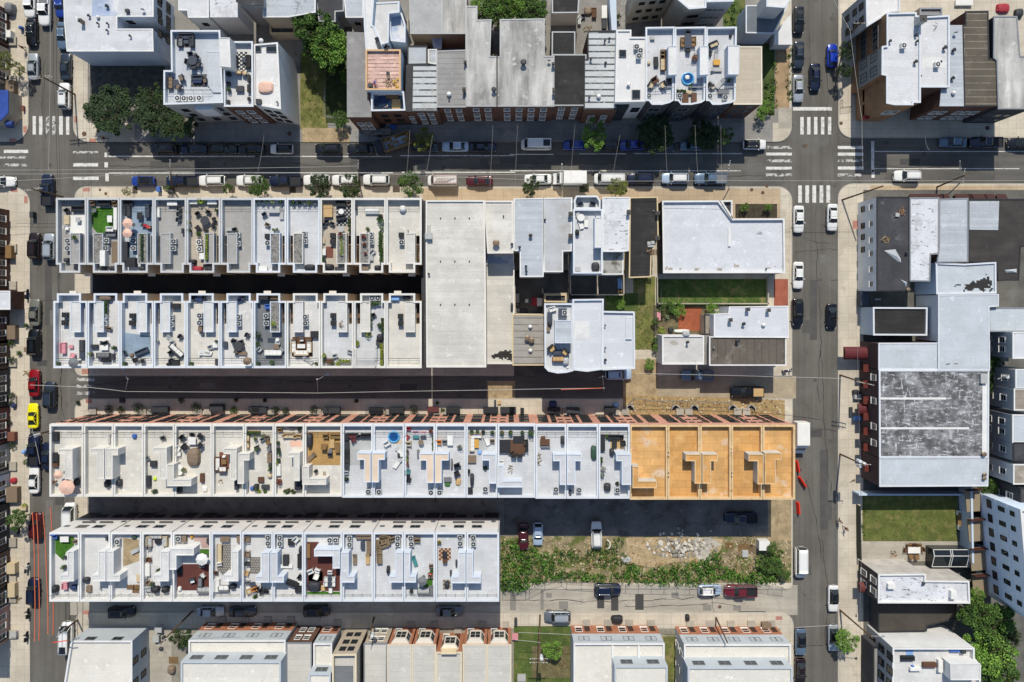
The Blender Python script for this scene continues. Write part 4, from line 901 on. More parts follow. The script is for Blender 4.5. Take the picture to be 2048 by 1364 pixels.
b=bld('d',[(1208,130),(1448,118),(1448,680),(1208,680)],9.6,'white roof behind the corner brick building, with a bright repair patch',BRICK,R_WHITE,C_COOL,.3);B_CB2=b
roofpart(b,'repair_patch',tp('d',(1230,445),(1390,445),(1415,530),(1230,530)),b.rz+.02,b.rz,R_WCLEAN,R_WCLEAN,.05,.002,'patch_sheet')
b=bld('d',[(795,-60),(1062,-60),(1060,88),(985,95),(800,208)],8.5,'white roof with grey side windows above the corner brick building',GREYW,R_WCLEAN,C_COOL,.25);facade(b,'L',(2.2,4.8,7),2,.9,1.2,'black',1,2)
b=bld('d',[(1450,198),(1548,198),(1562,825),(1372,825),(1385,690),(1450,690)],8.8,'narrow pale roof with three vents beside brown battens',BRICK,R_METAL,None,0);facade(b,'D',(2,5),2,.9,1.3,'white',2,1);B_NP=b
b=bld('d',[(1572,92),(1745,88),(1752,460),(1820,462),(1822,826),(1563,826),(1550,200),(1572,195)],8.8,'brown roof with pale horizontal battens on the right',BRICK,R_BBROWN,EDGE_D,0);facade(b,'D',(2,5),3,.9,1.4,'white',2,1)
b=bld('d',[(1792,130),(1970,130),(1995,440),(2090,440),(2090,848),(1826,848),(1815,470),(1790,450)],9.0,'weathered grey roof at the right edge of the upper block',DKWALL,R_GREYW,EDGE_G,0);facade(b,'D',(2,5),3,1.0,1.4,'grey',2,1)
bld('d',[(1490,190),(1575,90),(1575,190)],5.0,'small triangular grey lean-to roof beside the brown battens',WHITEW,R_METAL,None,0,'shed')
bld('d',[(1215,60),(1390,60),(1390,115),(1215,118)],4.0,'small grey rear roof behind the chimney',TANW,R_GREY,EDGE_G,.3,'shed')
b=bld('f',[(1332,236),(1790,236),(1800,1000),(1802,1538),(1337,1538),(1332,700)],9.0,'long cream flat roof warehouse with drain dots, at the middle of the block',STUCCO,R_WARE,C_WARM,.25,'warehouse');B_W=b
facade(b,'D',(2,5),5,1.0,1.4,'black')
bld('f',(1300,242,1336,1530),7.0,'added dark filler in the gap between the two terraces and the warehouse, blocking sun',STUCCO,R_DARK,None,0)  # added block in the gap, keeps a strip of sun off the street
b=bld('f',[(1786,240),(2012,240),(2012,648),(1812,650)],8.3,'cream flat roof annex at the street end of the warehouse',STUCCO,R_WARE,C_WARM,.2);B_WA=b
b=bld('f',[(1790,728),(2022,728),(2022,1512),(1790,1512)],4.6,'long cream flat roof annex with dark mildew at its lower end',STUCCO,R_WARE,C_WARM,.2);B_WB=b
ragged(b,'j',[(1830,115),(1880,90),(1990,75),(2000,130),(1950,160),(1840,155)],R_BLACK,'mildew_patch',1)
bld('f',[(1812,655),(2015,655),(2015,725),(1812,725)],5.0,'sunken blue grey link roof between the two cream annexes',STUCCO,R_BLUESH,None,0)
b=bld('g',[(32,226),(262,222),(262,630),(258,830),(80,830),(80,630),(30,626)],7.8,'pale seamed roof house with a long rear arm, beside the cream annex',WHITEW,R_METAL,EDGE_W,0);B_G1=b
b=bld('g',[(265,222),(482,218),(478,630),(410,632),(410,792),(268,792),(265,630)],7.8,'pale stained roof house with a short rear arm',WHITEW,rf('roof_pale_stained',(.46,.47,.48),var=.1,stain=((.36,.345,.32),.4,.52,.15)),EDGE_W,0);B_G2=b
b=bld('g',[(494,305),(722,305),(722,805),(494,805)],9.6,'modern house with two white loungers on a grey roof deck',BLUEW,D_PALE,C_COOL,.8);B_G3=b
roofpart(b,'stair_bulkhead',tp('g',(660,370),(720,370),(718,605),(660,605)),b.rz+2.1,b.rz,W_COOL,R_WCLEAN,.1,.08)
b=bld('g',[(515,200),(680,200),(705,240),(705,302),(500,302),(500,240)],6.6,'street side terrace bay with two chairs, in front of the modern deck house',BLUEW,D_PALE,C_COOL,.9)
b=bld('g',[(724,215),(930,215),(922,628),(880,634),(724,634)],8.2,'white roof with mildew at its lower corner, beside the black roof',WHITEW,R_SCUFF,EDGE_W,0);B_G4=b
b=bld('g',[(724,638),(880,638),(880,812),(720,812)],6.8,'lower rear roof blotched with dark mildew',WHITEW,rf('roof_mildew',(.36,.35,.32),var=.2,stain=((.12,.11,.09),.55,.5,.12)),EDGE_W,0)
b=bld('g',[(936,216),(1148,212),(1155,520),(1100,650),(1095,832),(930,838)],5.2,'long black tar roof building beside the white commercial roof',TANW,R_BLACK,EDGE_T,0);B_G5=b
b=bld('g',[(1187,240),(1628,238),(1735,380),(2140,378),(2145,803),(1195,803)],4.6,'large white commercial building with a cut corner by the planting bed',DKWALL,R_COMM,WHITE,.5,'building');B_CM=b
roofpart(b,'roof_kerb',tp('g',(1702,452),(1722,452),(1722,595),(1702,595)),b.rz+.25,b.rz,WHITE,WHITE,.02,.01,'kerb_cap')
for k_,(x_,y_,w_)in enumerate(((1245,772,40),(1325,775,18),(1455,776,30),(1610,776,40),(1765,750,22),(2060,760,60))):ragged(b,'g',[(x_-w_,y_-9),(x_+w_,y_-9),(x_+w_,y_+12),(x_-w_,y_+12)],rf('roof_brown_stain',(.36,.32,.26)),'ponding_stain',10+k_,.4)
bld('g',[(1640,238),(1735,235),(1735,378),(1728,376)],4.8,'open triangular entrance canopy frame at the commercial corner',DKWALL,R_DARK,C_WARM,.6,'canopy')
b=bld('g',[(268,1040),(492,1040),(497,1565),(440,1580),(370,1585),(300,1570),(270,1540)],9.4,'deck house with a curved street end and brown furniture',DKWALL,D_PALE,C_COOL,.5);B_G6=b
roofpart(b,'stair_bulkhead',tp('g',(352,1172),(482,1172),(482,1350),(350,1350)),b.rz+2.0,b.rz,W_COOL,R_METAL,.1,.08)
b=bld('g',[(488,1008),(730,1005),(722,1555),(600,1572),(498,1560)],9.6,'white roof house with a bright patch, left of the ladder roof',BLUEW,R_COMM,C_COOL,.4);B_G7=b
roofpart(b,'repair_patch',tp('g',(505,1180),(622,1180),(620,1315),(505,1315)),b.rz+.02,b.rz,R_WCLEAN,R_WCLEAN,.05,.002,'patch_sheet')
b=bld('g',[(718,1100),(972,1105),(975,1550),(718,1560)],9.2,'white roof house with a ladder lying on it, beside the grass',BLUEW,R_COMM,C_COOL,.4);B_G8=b
roofpart(b,'roof_kerb',tp('g',(902,1150),(950,1150),(950,1320),(902,1320)),b.rz+.3,b.rz,W_COOL,R_COMM,.05,.03,'kerb_cap')
b=bld('g',[(20,1128),(285,1130),(285,1520),(22,1520)],6.8,'brown and grey strip roof with three vents',STUCCO,rf('roof_grey_strips',(.36,.335,.295),var=.16,stain=((.25,.22,.18),.3,.52,.15),seam=(300,1.1,.09,.4,0,0)),EDGE_T,0);B_G9=b
bld('g',[(268,968),(440,968),(440,1032),(268,1030)],3.0,'small dark rear roof of the curved deck house',TANW,R_DARK,EDGE_T,.3,'shed')
b=bld('g',[(1592,1125),(1705,1120),(1710,1068),(2165,1062),(2170,1305),(1592,1302)],6.0,'L shaped white roof beside the brick patio',WHITEW,R_COMM,WHITE,0);B_H1=b
b=bld('k',[(1187,-35),(1512,-35),(1512,190),(1187,190)],5.2,'white stained roof below the garden hedge',WHITEW,rf('roof_stained_white',(.56,.55,.52),var=.1,stain=((.33,.29,.24),.5,.60,.1)),WHITE,.2);B_H2=b
b=bld('k',[(1556,-25),(2150,-22),(2150,196),(1556,196)],5.8,'long dark roof with vertical joints, on the garden cluster',TANW,R_BBROWN2,EDGE_W,0);B_H3=b
bld('g',[(1518,1128),(1588,1128),(1588,1280),(1518,1280)],3.2,'small brown lean-to between the brick patio and white roof',TANW,R_BROWN,EDGE_D,0,'shed')
bld('k',[(1515,-35),(1552,-35),(1552,190),(1515,190)],4.4,'narrow grey passage roof between the stained and dark roofs',TANW,R_GREY,None,0,'shed')
b=bld('h',[(882,212),(1132,212),(1132,940),(882,940)],6.6,'black tar roof with torn white sheet and a grey windowed side',M('pale_grey_side',(.78,.79,.78),.08,.4,.05),R_DARK,EDGE_D,0);B_R1=b
a_,b_,l_=edge(b,'L')
for u in(-6.5,-3.6,-.8,1.5,4.2,6.7):add_window(b,a_,b_,u,4.9,.8,1.0,'white')
for u in(-6.5,-3.6,-1.6,.6):add_window(b,a_,b_,u,2.0,.8,1.0,'black')
b=bld('h',[(1138,218),(1362,218),(1360,655),(1296,655),(1290,866),(1138,862)],6.8,'white roof scattered with dark scuffs, second on the right block',WHITEW,R_SCUFF,EDGE_G,0)
b=bld('h',[(1368,228),(1588,222),(1588,715),(1350,718),(1365,600)],6.5,'light ribbed metal roof beside the scuffed roof',BRICK,R_METAL,EDGE_G,0)
b=bld('h',[(1594,228),(2100,228),(2100,590),(1998,590),(1984,860),(1825,860),(1815,715),(1594,715)],6.0,'wide dark brown tar roof at the right edge with a silver sheet',BRICK,rf('roof_brown_black',(.05,.046,.042),var=.25,streak=(.2,.15,1.2)),EDGE_D,0);B_R4=b
roofpart(b,'metal_sheet',tp('h',(1592,242),(1834,242),(1826,468),(1592,465)),b.rz+.06,b.rz-.02,R_METAL,R_METAL,.04,.004,'sheet_panel')
b=bld('h',[(1340,722),(1560,732),(1810,718),(1812,962),(1345,968)],6.4,'pale blue roof with a big black stain',BLUEW,R_GREYB,C_COOL,.25);B_R5=b
ragged(b,'h',[(1470,945),(1560,905),(1600,870),(1730,840),(1770,865),(1775,935),(1640,942)],R_BLACK,'black_stain',2)
b=bld('h',[(1360,975),(1825,972),(1825,1060),(1752,1066),(1756,1560),(1360,1560),(1360,1330)],6.6,'long pale blue grey roof joining the scuffed warehouse',WHITEW,R_GREYB,C_COOL,0);B_R6=b
b=bld('h',[(850,1070),(1275,1072),(1272,1290),(852,1288)],4.6,'low black roof with ragged white rim',BLUEW,R_BLACK,C_COOL,.3);B_R7=b
b=bld('h',[(1752,1075),(2100,1075),(2100,1258),(1758,1258)],6.0,'pale grey roof at the right edge below the dark yard',WHITEW,R_GREYB,EDGE_G,0)
b=bld('h',[(1966,1310),(2100,1305),(2100,1450),(1966,1450)],7.0,'blue white roof house with grey side, at the right edge',GREYW,R_COMM,WHITE,.15);facade(b,'L',(2.2,5),2,.8,1.1,'white')
b=bld('l',[(895,26),(1354,24),(1354,10),(1756,5),(1756,228),(895,228)],6.4,'upper pale third of the large warehouse roof',M('maroon_brick',(.085,.055,.052),.15,.8,.12),R_GREYB,C_COOL,0,'warehouse');B_L1=b
b=bld('l',[(897,234),(1756,234),(1752,918),(900,918)],6.6,'large warehouse roof mottled black and white in three bands',MATS['maroon_brick'],R_BW,C_COOL,.12,'warehouse');B_L2=b
for y in(456,688):roofpart(b,'white_band',tp('l',(905,y-8),(1420 if y<500 else 1600,y-8),(1420 if y<500 else 1600,y+8),(905,y+8)),b.rz+.014,b.rz,WHITE,WHITE,.02,.002,'band_coating')
roofpart(b,'white_band',tp('l',(1704,330),(1744,330),(1744,900),(1700,900)),b.rz+.016,b.rz,WHITE,WHITE,.02,.002,'band_coating')
a_,b_,l_=edge(b,'L')
for k,u in enumerate((-7.4,-4.6,-1.8,1.0,3.6,6.4)):add_box(b,a_,b_,u,2.9,3.2,1.3,.9,P('#5e251e'),'awning');add_window(b,a_,b_,u,1.9,1.1,1.6,'black',1,2)
for k,u in enumerate((-6,-2,2.4,5.2)):add_window(b,a_,b_,u,5.0,.9,1.3,'white',1,2)
b=bld('l',[(902,924),(1748,926),(1742,1136),(902,1140)],6.4,'lower pale third of the large warehouse roof',MATS['maroon_brick'],R_GREYB,C_COOL,0,'warehouse');B_L3=b
add_box(b,*edge(b,'L')[:2],0,2.9,3.2,1.3,.9,P('#5e251e'),'awning')
RE=[('l',1940,-60,2120,142,'white roof house with grey side, upper of the right edge',R_COMM,GREYW),('l',1962,232,2120,378,'pale grey roof house with one small window at the right edge',R_GREYB,GREYW),('l',1950,382,2120,545,'brown roof house at the right edge',R_BROWN,GREYW),('l',1938,585,2120,798,'pale roof house with two white framed windows at the right edge',R_GREYB,GREYW),('l',1945,800,2120,942,'black roof house at the right edge beside the warehouse',R_DARK,GREYW),('l',1945,972,2120,1122,'white rimmed dirty roof house at the right edge',R_BROWN,WHITEW),('l',2000,1155,2120,1330,'charcoal clad house with white windows above the blue apartments',R_DARK,DKWALL)]
for t,x0,y0,x1,y1,lb,r_,w_ in RE:
 b=bld(t,(x0,y0,x1,y1),8.0,lb,w_,r_,EDGE_W if r_ is not R_DARK else EDGE_D,0);facade(b,'L',(2.4,5.6),2 if y1-y0>180 else 1,.9,1.2,'white',1,2)
b=bld('p',[(2000,20),(2190,30),(2190,960),(2068,850)],12.5,'tall light blue apartment building with rows of dark windows and rear balconies',M('sky_blue_wall',(.58,.67,.78),.05,.4,.04),R_WCLEAN,WHITE,.4,'building');B_AP=b
a_,b_,l_=edge(b,'L')
for zc,hh,w_ in((2.0,1.5,1.3),(5.2,.9,1.2),(8.1,1.3,.6),(10.6,.8,.6)):
 for u in[(-l_/2+l_*(k+.5)/7)for k in range(7)]:add_window(b,a_,b_,u,zc,w_,hh,'black')
for zc in(3.4,6.6,9.4):add_box(b,a_,b_,0,zc,zc+.12,l_,.06,P('#c5d2e0'),'string_course')
for u in(-7.5,-2.3,2.8,7.4):
 add_box(b,a_,b_,u,2.9,3.1,4.0,2.6,P('#8a7c66'),'balcony');add_box(b,a_,b_,u-1.95,3.1,4.1,.1,2.6,P('#4a2620'),'balcony_screen')
b=bld('p',[(892,525),(1262,522),(1262,575),(1600,578),(1608,752),(890,750)],6.8,'scuffed white roof house with two roof hatches above the dark lot',M('dark_brick',(.075,.06,.055),.15,.8,.1),R_SCUFF,WHITE,.35);B_P1=b
facade(b,'L',(2.2,5.4),2,.9,1.5,'white',1,2)
for i in range(len(b.poly)):
 p0,p1=b.poly[i],b.poly[(i+1)%len(b.poly)]
 if p1[0]<p0[0]-3 and abs(p1[1]-p0[1])<.6:add_box(b,p0,p1,0,0,6.55,math.dist(p0,p1)-.02,.04,M('pale_stucco',(.50,.47,.43),.15,.5,.1),'rear_render')
b=bld('p',[(893,756),(1495,760),(1495,870),(1270,925),(1265,965),(893,975)],3.2,'dark brown flat roof between the scuffed and modern white roofs',DKWALL,rf('roof_dark_brown',(.06,.052,.043),var=.2),EDGE_D,0)
b=bld('p',[(1005,1100),(1642,1100),(1642,1180),(1690,1230),(1690,1480),(1000,1480)],8.4,'modern white house with a furnished roof deck beside the big tree',GREYW,D_WHITE,WHITE,.9);B_P2=b
facade(b,'L',(2.2,5.0,7.6),3,1.1,1.6,'black',1,2)
roofpart(b,'stair_bulkhead',tp('p',(1452,1225),(1688,1222),(1688,1350),(1455,1350)),b.rz+2.2,b.rz,WHITEW,D_WHITE,.1,.08)
a_,b_,l_=edge(b,'U');add_box(b,a_,b_,0,0,8.1,l_-.02,.04,WHITEW,'rear_render')
b=bld('p',[(850,1085),(1000,1085),(1000,1480),(850,1480)],4.2,'low dark terrace beside the modern white house',DKWALL,R_GREY,EDGE_D,.4)
g_=thing('glasshouse','dark glazed lean-to glasshouse with white ribs beside the lawn patio','glasshouse',(*TW('p',1440,365),0));o_=g_.location
x0,y0=TW('p',1255,432);x1,y1=TW('p',1612,295)
m=MB();xa,xb,ya,yb=x0-o_.x,x1-o_.x,y0-o_.y,y1-o_.y;ym=yb-1.0
m.face([(xa,ya,.1),(xb,ya,.1),(xb,ya,2.0),(xa,ya,2.0)]);m.face([(xa,ya,2.0),(xb,ya,2.0),(xb,ym,2.7),(xa,ym,2.7)]);m.face([(xa,ym,2.7),(xb,ym,2.7),(xb,yb,2.4),(xa,yb,2.4)]);m.face([(xb,yb,.1),(xa,yb,.1),(xa,yb,2.4),(xb,yb,2.4)])
for x in(xa,xb):m.face([(x,ya,.1),(x,yb,.1),(x,yb,2.4),(x,ym,2.7),(x,ya,2.0)])
obj('glazing',m,P('#20262c',.12),g_)
m=MB()
for f in(0,.36,.40,.74,.78,1):
 x=xa+(xb-xa)*f;m.tube((x,ya,2.03),(x,ym,2.73),.06,5);m.tube((x,ym,2.73),(x,yb,2.43),.06,5)
for y,z in((ya,2.03),(ym,2.73),(yb,2.43)):m.tube((xa,y,z),(xb,y,z),.06,5)
obj('ribs',m,P('#d5d6d2'),g_)
def storey(b,t,x0,y0,x1,n,z=9.4):
 o,q=roofpart(b,'upper_storey',tp(t,(x0,y0),(x1,y0),(x1,1500),(x0,1500)),z,b.rz,MATS['pale_panel'],R_WPANEL,.3,.3,'upper_roof')
 yy=max(p[1]for p in q)+b.o[1];xa,xb=min(p[0]for p in q)+b.o[0],max(p[0]for p in q)+b.o[0];L=xb-xa
 for k in range(n):
  u=-L/2+L*(k+.5)/n
  for s in(-.5,.5):add_window(b,(xb,yy),(xa,yy),-u+s,z-1.3,.8,1.1,'grey',1,2)
def bottom(t,x0,x1,yt,label,step=None,cols=4,z=6.6,yb=1600):
 b=bld(t,(x0,yt,x1,yb),z,label,WHITEW,R_WPANEL,WHITE,.45,group=None)
 e=edge(b,'U');add_box(b,e[0],e[1],0,3.2,z-.2,e[2]-.02,.05,M('pale_panel',(.44,.48,.51),.05,.5,.04),'upper_cladding');add_box(b,e[0],e[1],0,0,3.2,e[2]-.02,.04,OBRICK,'brick_ground_floor')
 for k in range(cols):
  u=-e[2]/2+e[2]*(k+.5)/cols
  add_window(b,e[0],e[1],u-.45,4.9,.75,1.2,'grey',1,2);add_window(b,e[0],e[1],u+.5,4.9,.75,1.2,'grey',1,2)
  add_window(b,e[0],e[1],u+.6,1.7,1.1,1.5,'white',1,2);add_box(b,e[0],e[1],u-.9,.12,2.3,.95,.06,P('#3b2a22'),'door')
  add_box(b,e[0],e[1],u-.9,0,.4,1.3,1.1,lane,'stoop')
 return b
b=bottom('m',1470,2225,1040,'white roofed double house with pale panels and a raised rear storey, at the bottom',cols=4)
storey(b,'m',1408,1205,2190,4)
b=bld('m',[(552,1045),(1030,1045),(1030,1105),(1030,1500),(480,1500)],5.6,'white corner house with a pale grey front beside the left street',M('pale_panel',(1,1,1)),R_WPANEL,WHITE,.4)
facade(b,'U',(4.8,),2,1.5,1.0,'grey',2,1);facade(b,'R',(2,4.6),2,1.0,1.4,'black',1,2)
b=bld('n',[(248,1060),(440,1060),(440,1600),(248,1600)],6.4,'grey gravel roof house with brown front and black side vents',BRICK,R_BEIGE,EDGE_G,0);facade(b,'U',(1.8,4.6),2,.9,1.2,'white',1,2)
b=bottom('n',455,600,1065,'narrow white roofed house with a raised rear storey',cols=1)
storey(b,'n',415,1300,590,1,9.0)
b=bld('n',[(602,1150),(790,1148),(790,1600),(602,1600)],9.0,'tall tan house with a planted roof court at the bottom',TANW,R_BEIGE,P('#d2c4a8'),.9);B_N1=b;facade(b,'U',(2.2,4.8,7.2),2,.9,1.1,'black')
roofpart(b,'roof_court',tp('n',(612,1240),(765,1240),(765,1380),(612,1380)),b.rz+.03,b.rz,R_DARK,D_DARK,.05,.01,'court_floor')
b=bld('n',[(852,1065),(1028,1065),(1022,1600),(852,1600)],6.2,'pale grey roof house with a tan brick front beside the utility pole',TANW,R_BEIGE,EDGE_G,0);facade(b,'U',(1.8,4.6),2,.9,1.2,'white',1,2)
for k,(x0,x1)in enumerate(((1035,1218),(1228,1408),(1412,1612),(1622,1805),(1812,1995))):
 mid=k==2
 b=bld('n',(x0,1075 if not mid else 1132,x1,1600),6.4 if not mid else 6.9,['leftmost bow-front house with cream roof and orange brick','bow-front house with cream roof left of the gabled one','gabled cream house in the middle of the bow-front row','bow-front house with cream roof right of the gabled one','rightmost bow-front house with cream roof and orange brick'][k],OBRICK,R_BEIGE,P('#cfc4ae'),0 if not mid else .3,group='bow-front houses')
 e=edge(b,'U')
 bay=MB();w_=1.55
 bp=[(-w_,0),(-w_*.62,-.85),(w_*.62,-.85),(w_,0)]
 bay.prism([(p[0],p[1])for p in ccw(bp)],2.9,6.0)
 a,c=Vector(e[0]),Vector(e[1]);mdl=(a+c)/2;d=(c-a).normalized();rz=math.atan2(d.y,d.x)
 o=obj('bay_window',bay,P('#d5cfc2'),b.root,(mdl.x-b.o[0],mdl.y-b.o[1],0),rz)
 pn=MB()
 for p,q in zip(bp,bp[1:]):
  for f0,f1 in((.08,.48),(.52,.92))if abs(p[0]+q[0])<.1 else((.12,.88),):
   for z0,z1 in((3.5,4.4),(4.5,5.5)):
    x0_,y0_,x1_,y1_=p[0]+(q[0]-p[0])*f0,p[1]+(q[1]-p[1])*f0,p[0]+(q[0]-p[0])*f1,p[1]+(q[1]-p[1])*f1
    nx,ny=(q[1]-p[1]),-(q[0]-p[0]);l=math.hypot(nx,ny);nx,ny=nx/l*.02,ny/l*.02
    if ny>0:nx,ny=-nx,-ny
    pn.face([(x0_+nx,y0_+ny,z0),(x1_+nx,y1_+ny,z0),(x1_+nx,y1_+ny,z1),(x0_+nx,y0_+ny,z1)])
 obj('pane',pn,glassmat(),o)
 add_window(b,e[0],e[1],1.0,1.6,.9,1.4,'white',1,2);add_box(b,e[0],e[1],-1.0,.12,2.3,.95,.06,P('#5b2f22'),'door');add_box(b,e[0],e[1],-1.0,0,.4,1.3,1.1,lane,'stoop')
 if mid:add_box(b,e[0],e[1],0,5.6,7.6,2.6,.3,P('#d8c6a4'),'gable')
b=bottom('o',497,1205,1065,'white roofed row with pale panels left of the grass passage, at the bottom',cols=4)
storey(b,'o',815,1240,1230,2)
rp=b
for x in(800,1005):roofpart(b,'party_wall',tp('o',(x-8,1085),(x+8,1085),(x+8,1235),(x-8,1235)),6.62,b.rz,WHITE,WHITE,.02,.01,'coping')
b=bottom('o',1358,2190,1072,'white roofed row with pale panels beside the right street corner, at the bottom',cols=5)
storey(b,'o',1385,1250,2205,4)
facade(b,'L',(2,4.8),3,.8,1.2,'white')
LE=[('a',-60,240,'brick house with white window frames at the top left edge',BRICK),('a',260,560,'grey brown house behind the sidewalk tree at the left edge',TANW),('e',285,640,'brick side house at the left edge, next to the upper corner',BRICK),('e',650,940,'brick house with a timber stoop at the left edge',BRICK),('e',1095,1364,'brown house with white framed windows at the left edge',M('brown_brick',(.12,.08,.06),.15,.8,.1)),('i',20,250,'dark house with a pale stoop roof at the left edge',M('brown_brick',(1,1,1))),('i',260,560,'dark brown house with planters behind the pale sidewalk slab',DKWALL),('i',570,860,'maroon house with three white windows at the left edge',M('maroon_brick2',(.14,.05,.045),.15,.8,.1)),('i',870,1110,'grey house with a red cushion on its stoop at the left edge',GREYW),('i',1120,1330,'blue grey house above the sidewalk tree at the left edge',BLUEW),('m',60,440,'dark brick house with white windows and a curved stoop rail',DKWALL),('m',450,740,'dark brick house with double stoop at the lower left',M('brown_brick',(1,1,1))),('m',750,900,'black brick house below the white awning at the lower left',DKWALL),('m',910,1200,'pink stucco house at the lower left edge',M('pink_stucco',(.36,.22,.19),.1,.6,.06))]
for t,y0,y1,lb,w_ in LE:
 z_=4.5 if(t,y0)in(('e',285),('e',650))else 7.5
 b=bld(t,(-420,y0,-71 if z_<5 else-178,y1),z_,lb,w_,R_GREY if t!='e' or y0>700 else rf('roof_brick_red',(.17,.075,.05),var=.2),None,0)
 n=max(2,round((y1-y0)/110));e=edge(b,'R')
 facade(b,'R',(2.0,5.3)if z_>5 else(2.0,),n,.9,1.4,'white',1,2)
 add_box(b,e[0],e[1],-e[2]/2+1.0,.12,2.4,1.0,.06,P('#2d2622'),'door');add_box(b,e[0],e[1],-e[2]/2+1.0,0,.5,1.5,1.4,lane,'stoop')
b=bld('e',(-260,945,78,1085),3.6,'low building with a white awning roof at the left edge',BRICK,R_COMM,WHITE,0,'building')
b=bld('a',[(-260,700),(60,705),(62,880),(-5,945),(-260,945)],3.6,'corner shop under a long blue awning at the upper left',TANW,M('blue_awning',(.03,.07,.30),.15,.8,.1),None,0,'shop')
# vehicles
CT={'sedan':(4.75,1.84,1.46,.92,.90,.20,.05,-.22,-.36,.92,.60),'hatch':(4.1,1.78,1.5,.94,.92,.22,.08,-.34,-.47,.95,.62),'suv':(4.7,1.92,1.72,1.05,1.05,.22,.10,-.39,-.48,1.1,.68),'sports':(4.4,1.86,1.3,.82,.78,.14,.0,-.16,-.38,.85,.54),'van':(5.4,2.02,2.1,1.15,1.1,.38,.28,-.47,-.495,1.2,.80),'pickup':(5.75,2.0,1.85,1.12,1.12,.20,.10,-.10,-.14,1.1,.68)}
def bodymesh(kind):
 L,Wd,Hh,belt,hood,xw,xf,xr,xb,deck,hr=CT[kind]
 st=[(-.5,.70),(-.485,.86),(-.44,.96),(-.34,1),(-.15,1),(.1,1),(.3,.99),(.40,.955),(.455,.87),(.488,.74),(.5,.60)]
 m=MB();prev=None;hw=Wd/2
 for f,s in st:
  x=f*L;w=hw*s
  if f>xw:t=(f-xw)/(.5-xw);top=belt+(hood-belt)*min(1,t*3)-.16*t*t-(.12 if f>.495 else 0)
  elif f<xb:top=deck-(.1 if f<-.49 else 0)
  else:top=belt
  zb=.28 if abs(f)<.48 else .36
  prof=[(-w*.94,zb),(-w,zb+.18),(-w,top-.22),(-w*.955,top-.05),(-w*.80,top),(-w*.35,top+.035),(w*.35,top+.035),(w*.80,top),(w*.955,top-.05),(w,top-.22),(w,zb+.18),(w*.94,zb)]
  cur=[(x,y,z)for y,z in prof]
  if prev:
   for k in range(len(cur)-1):m.face([prev[k],cur[k],cur[k+1],prev[k+1]][::-1])
  else:m.face(cur)
  prev=cur
 m.face(prev[::-1])
 return m
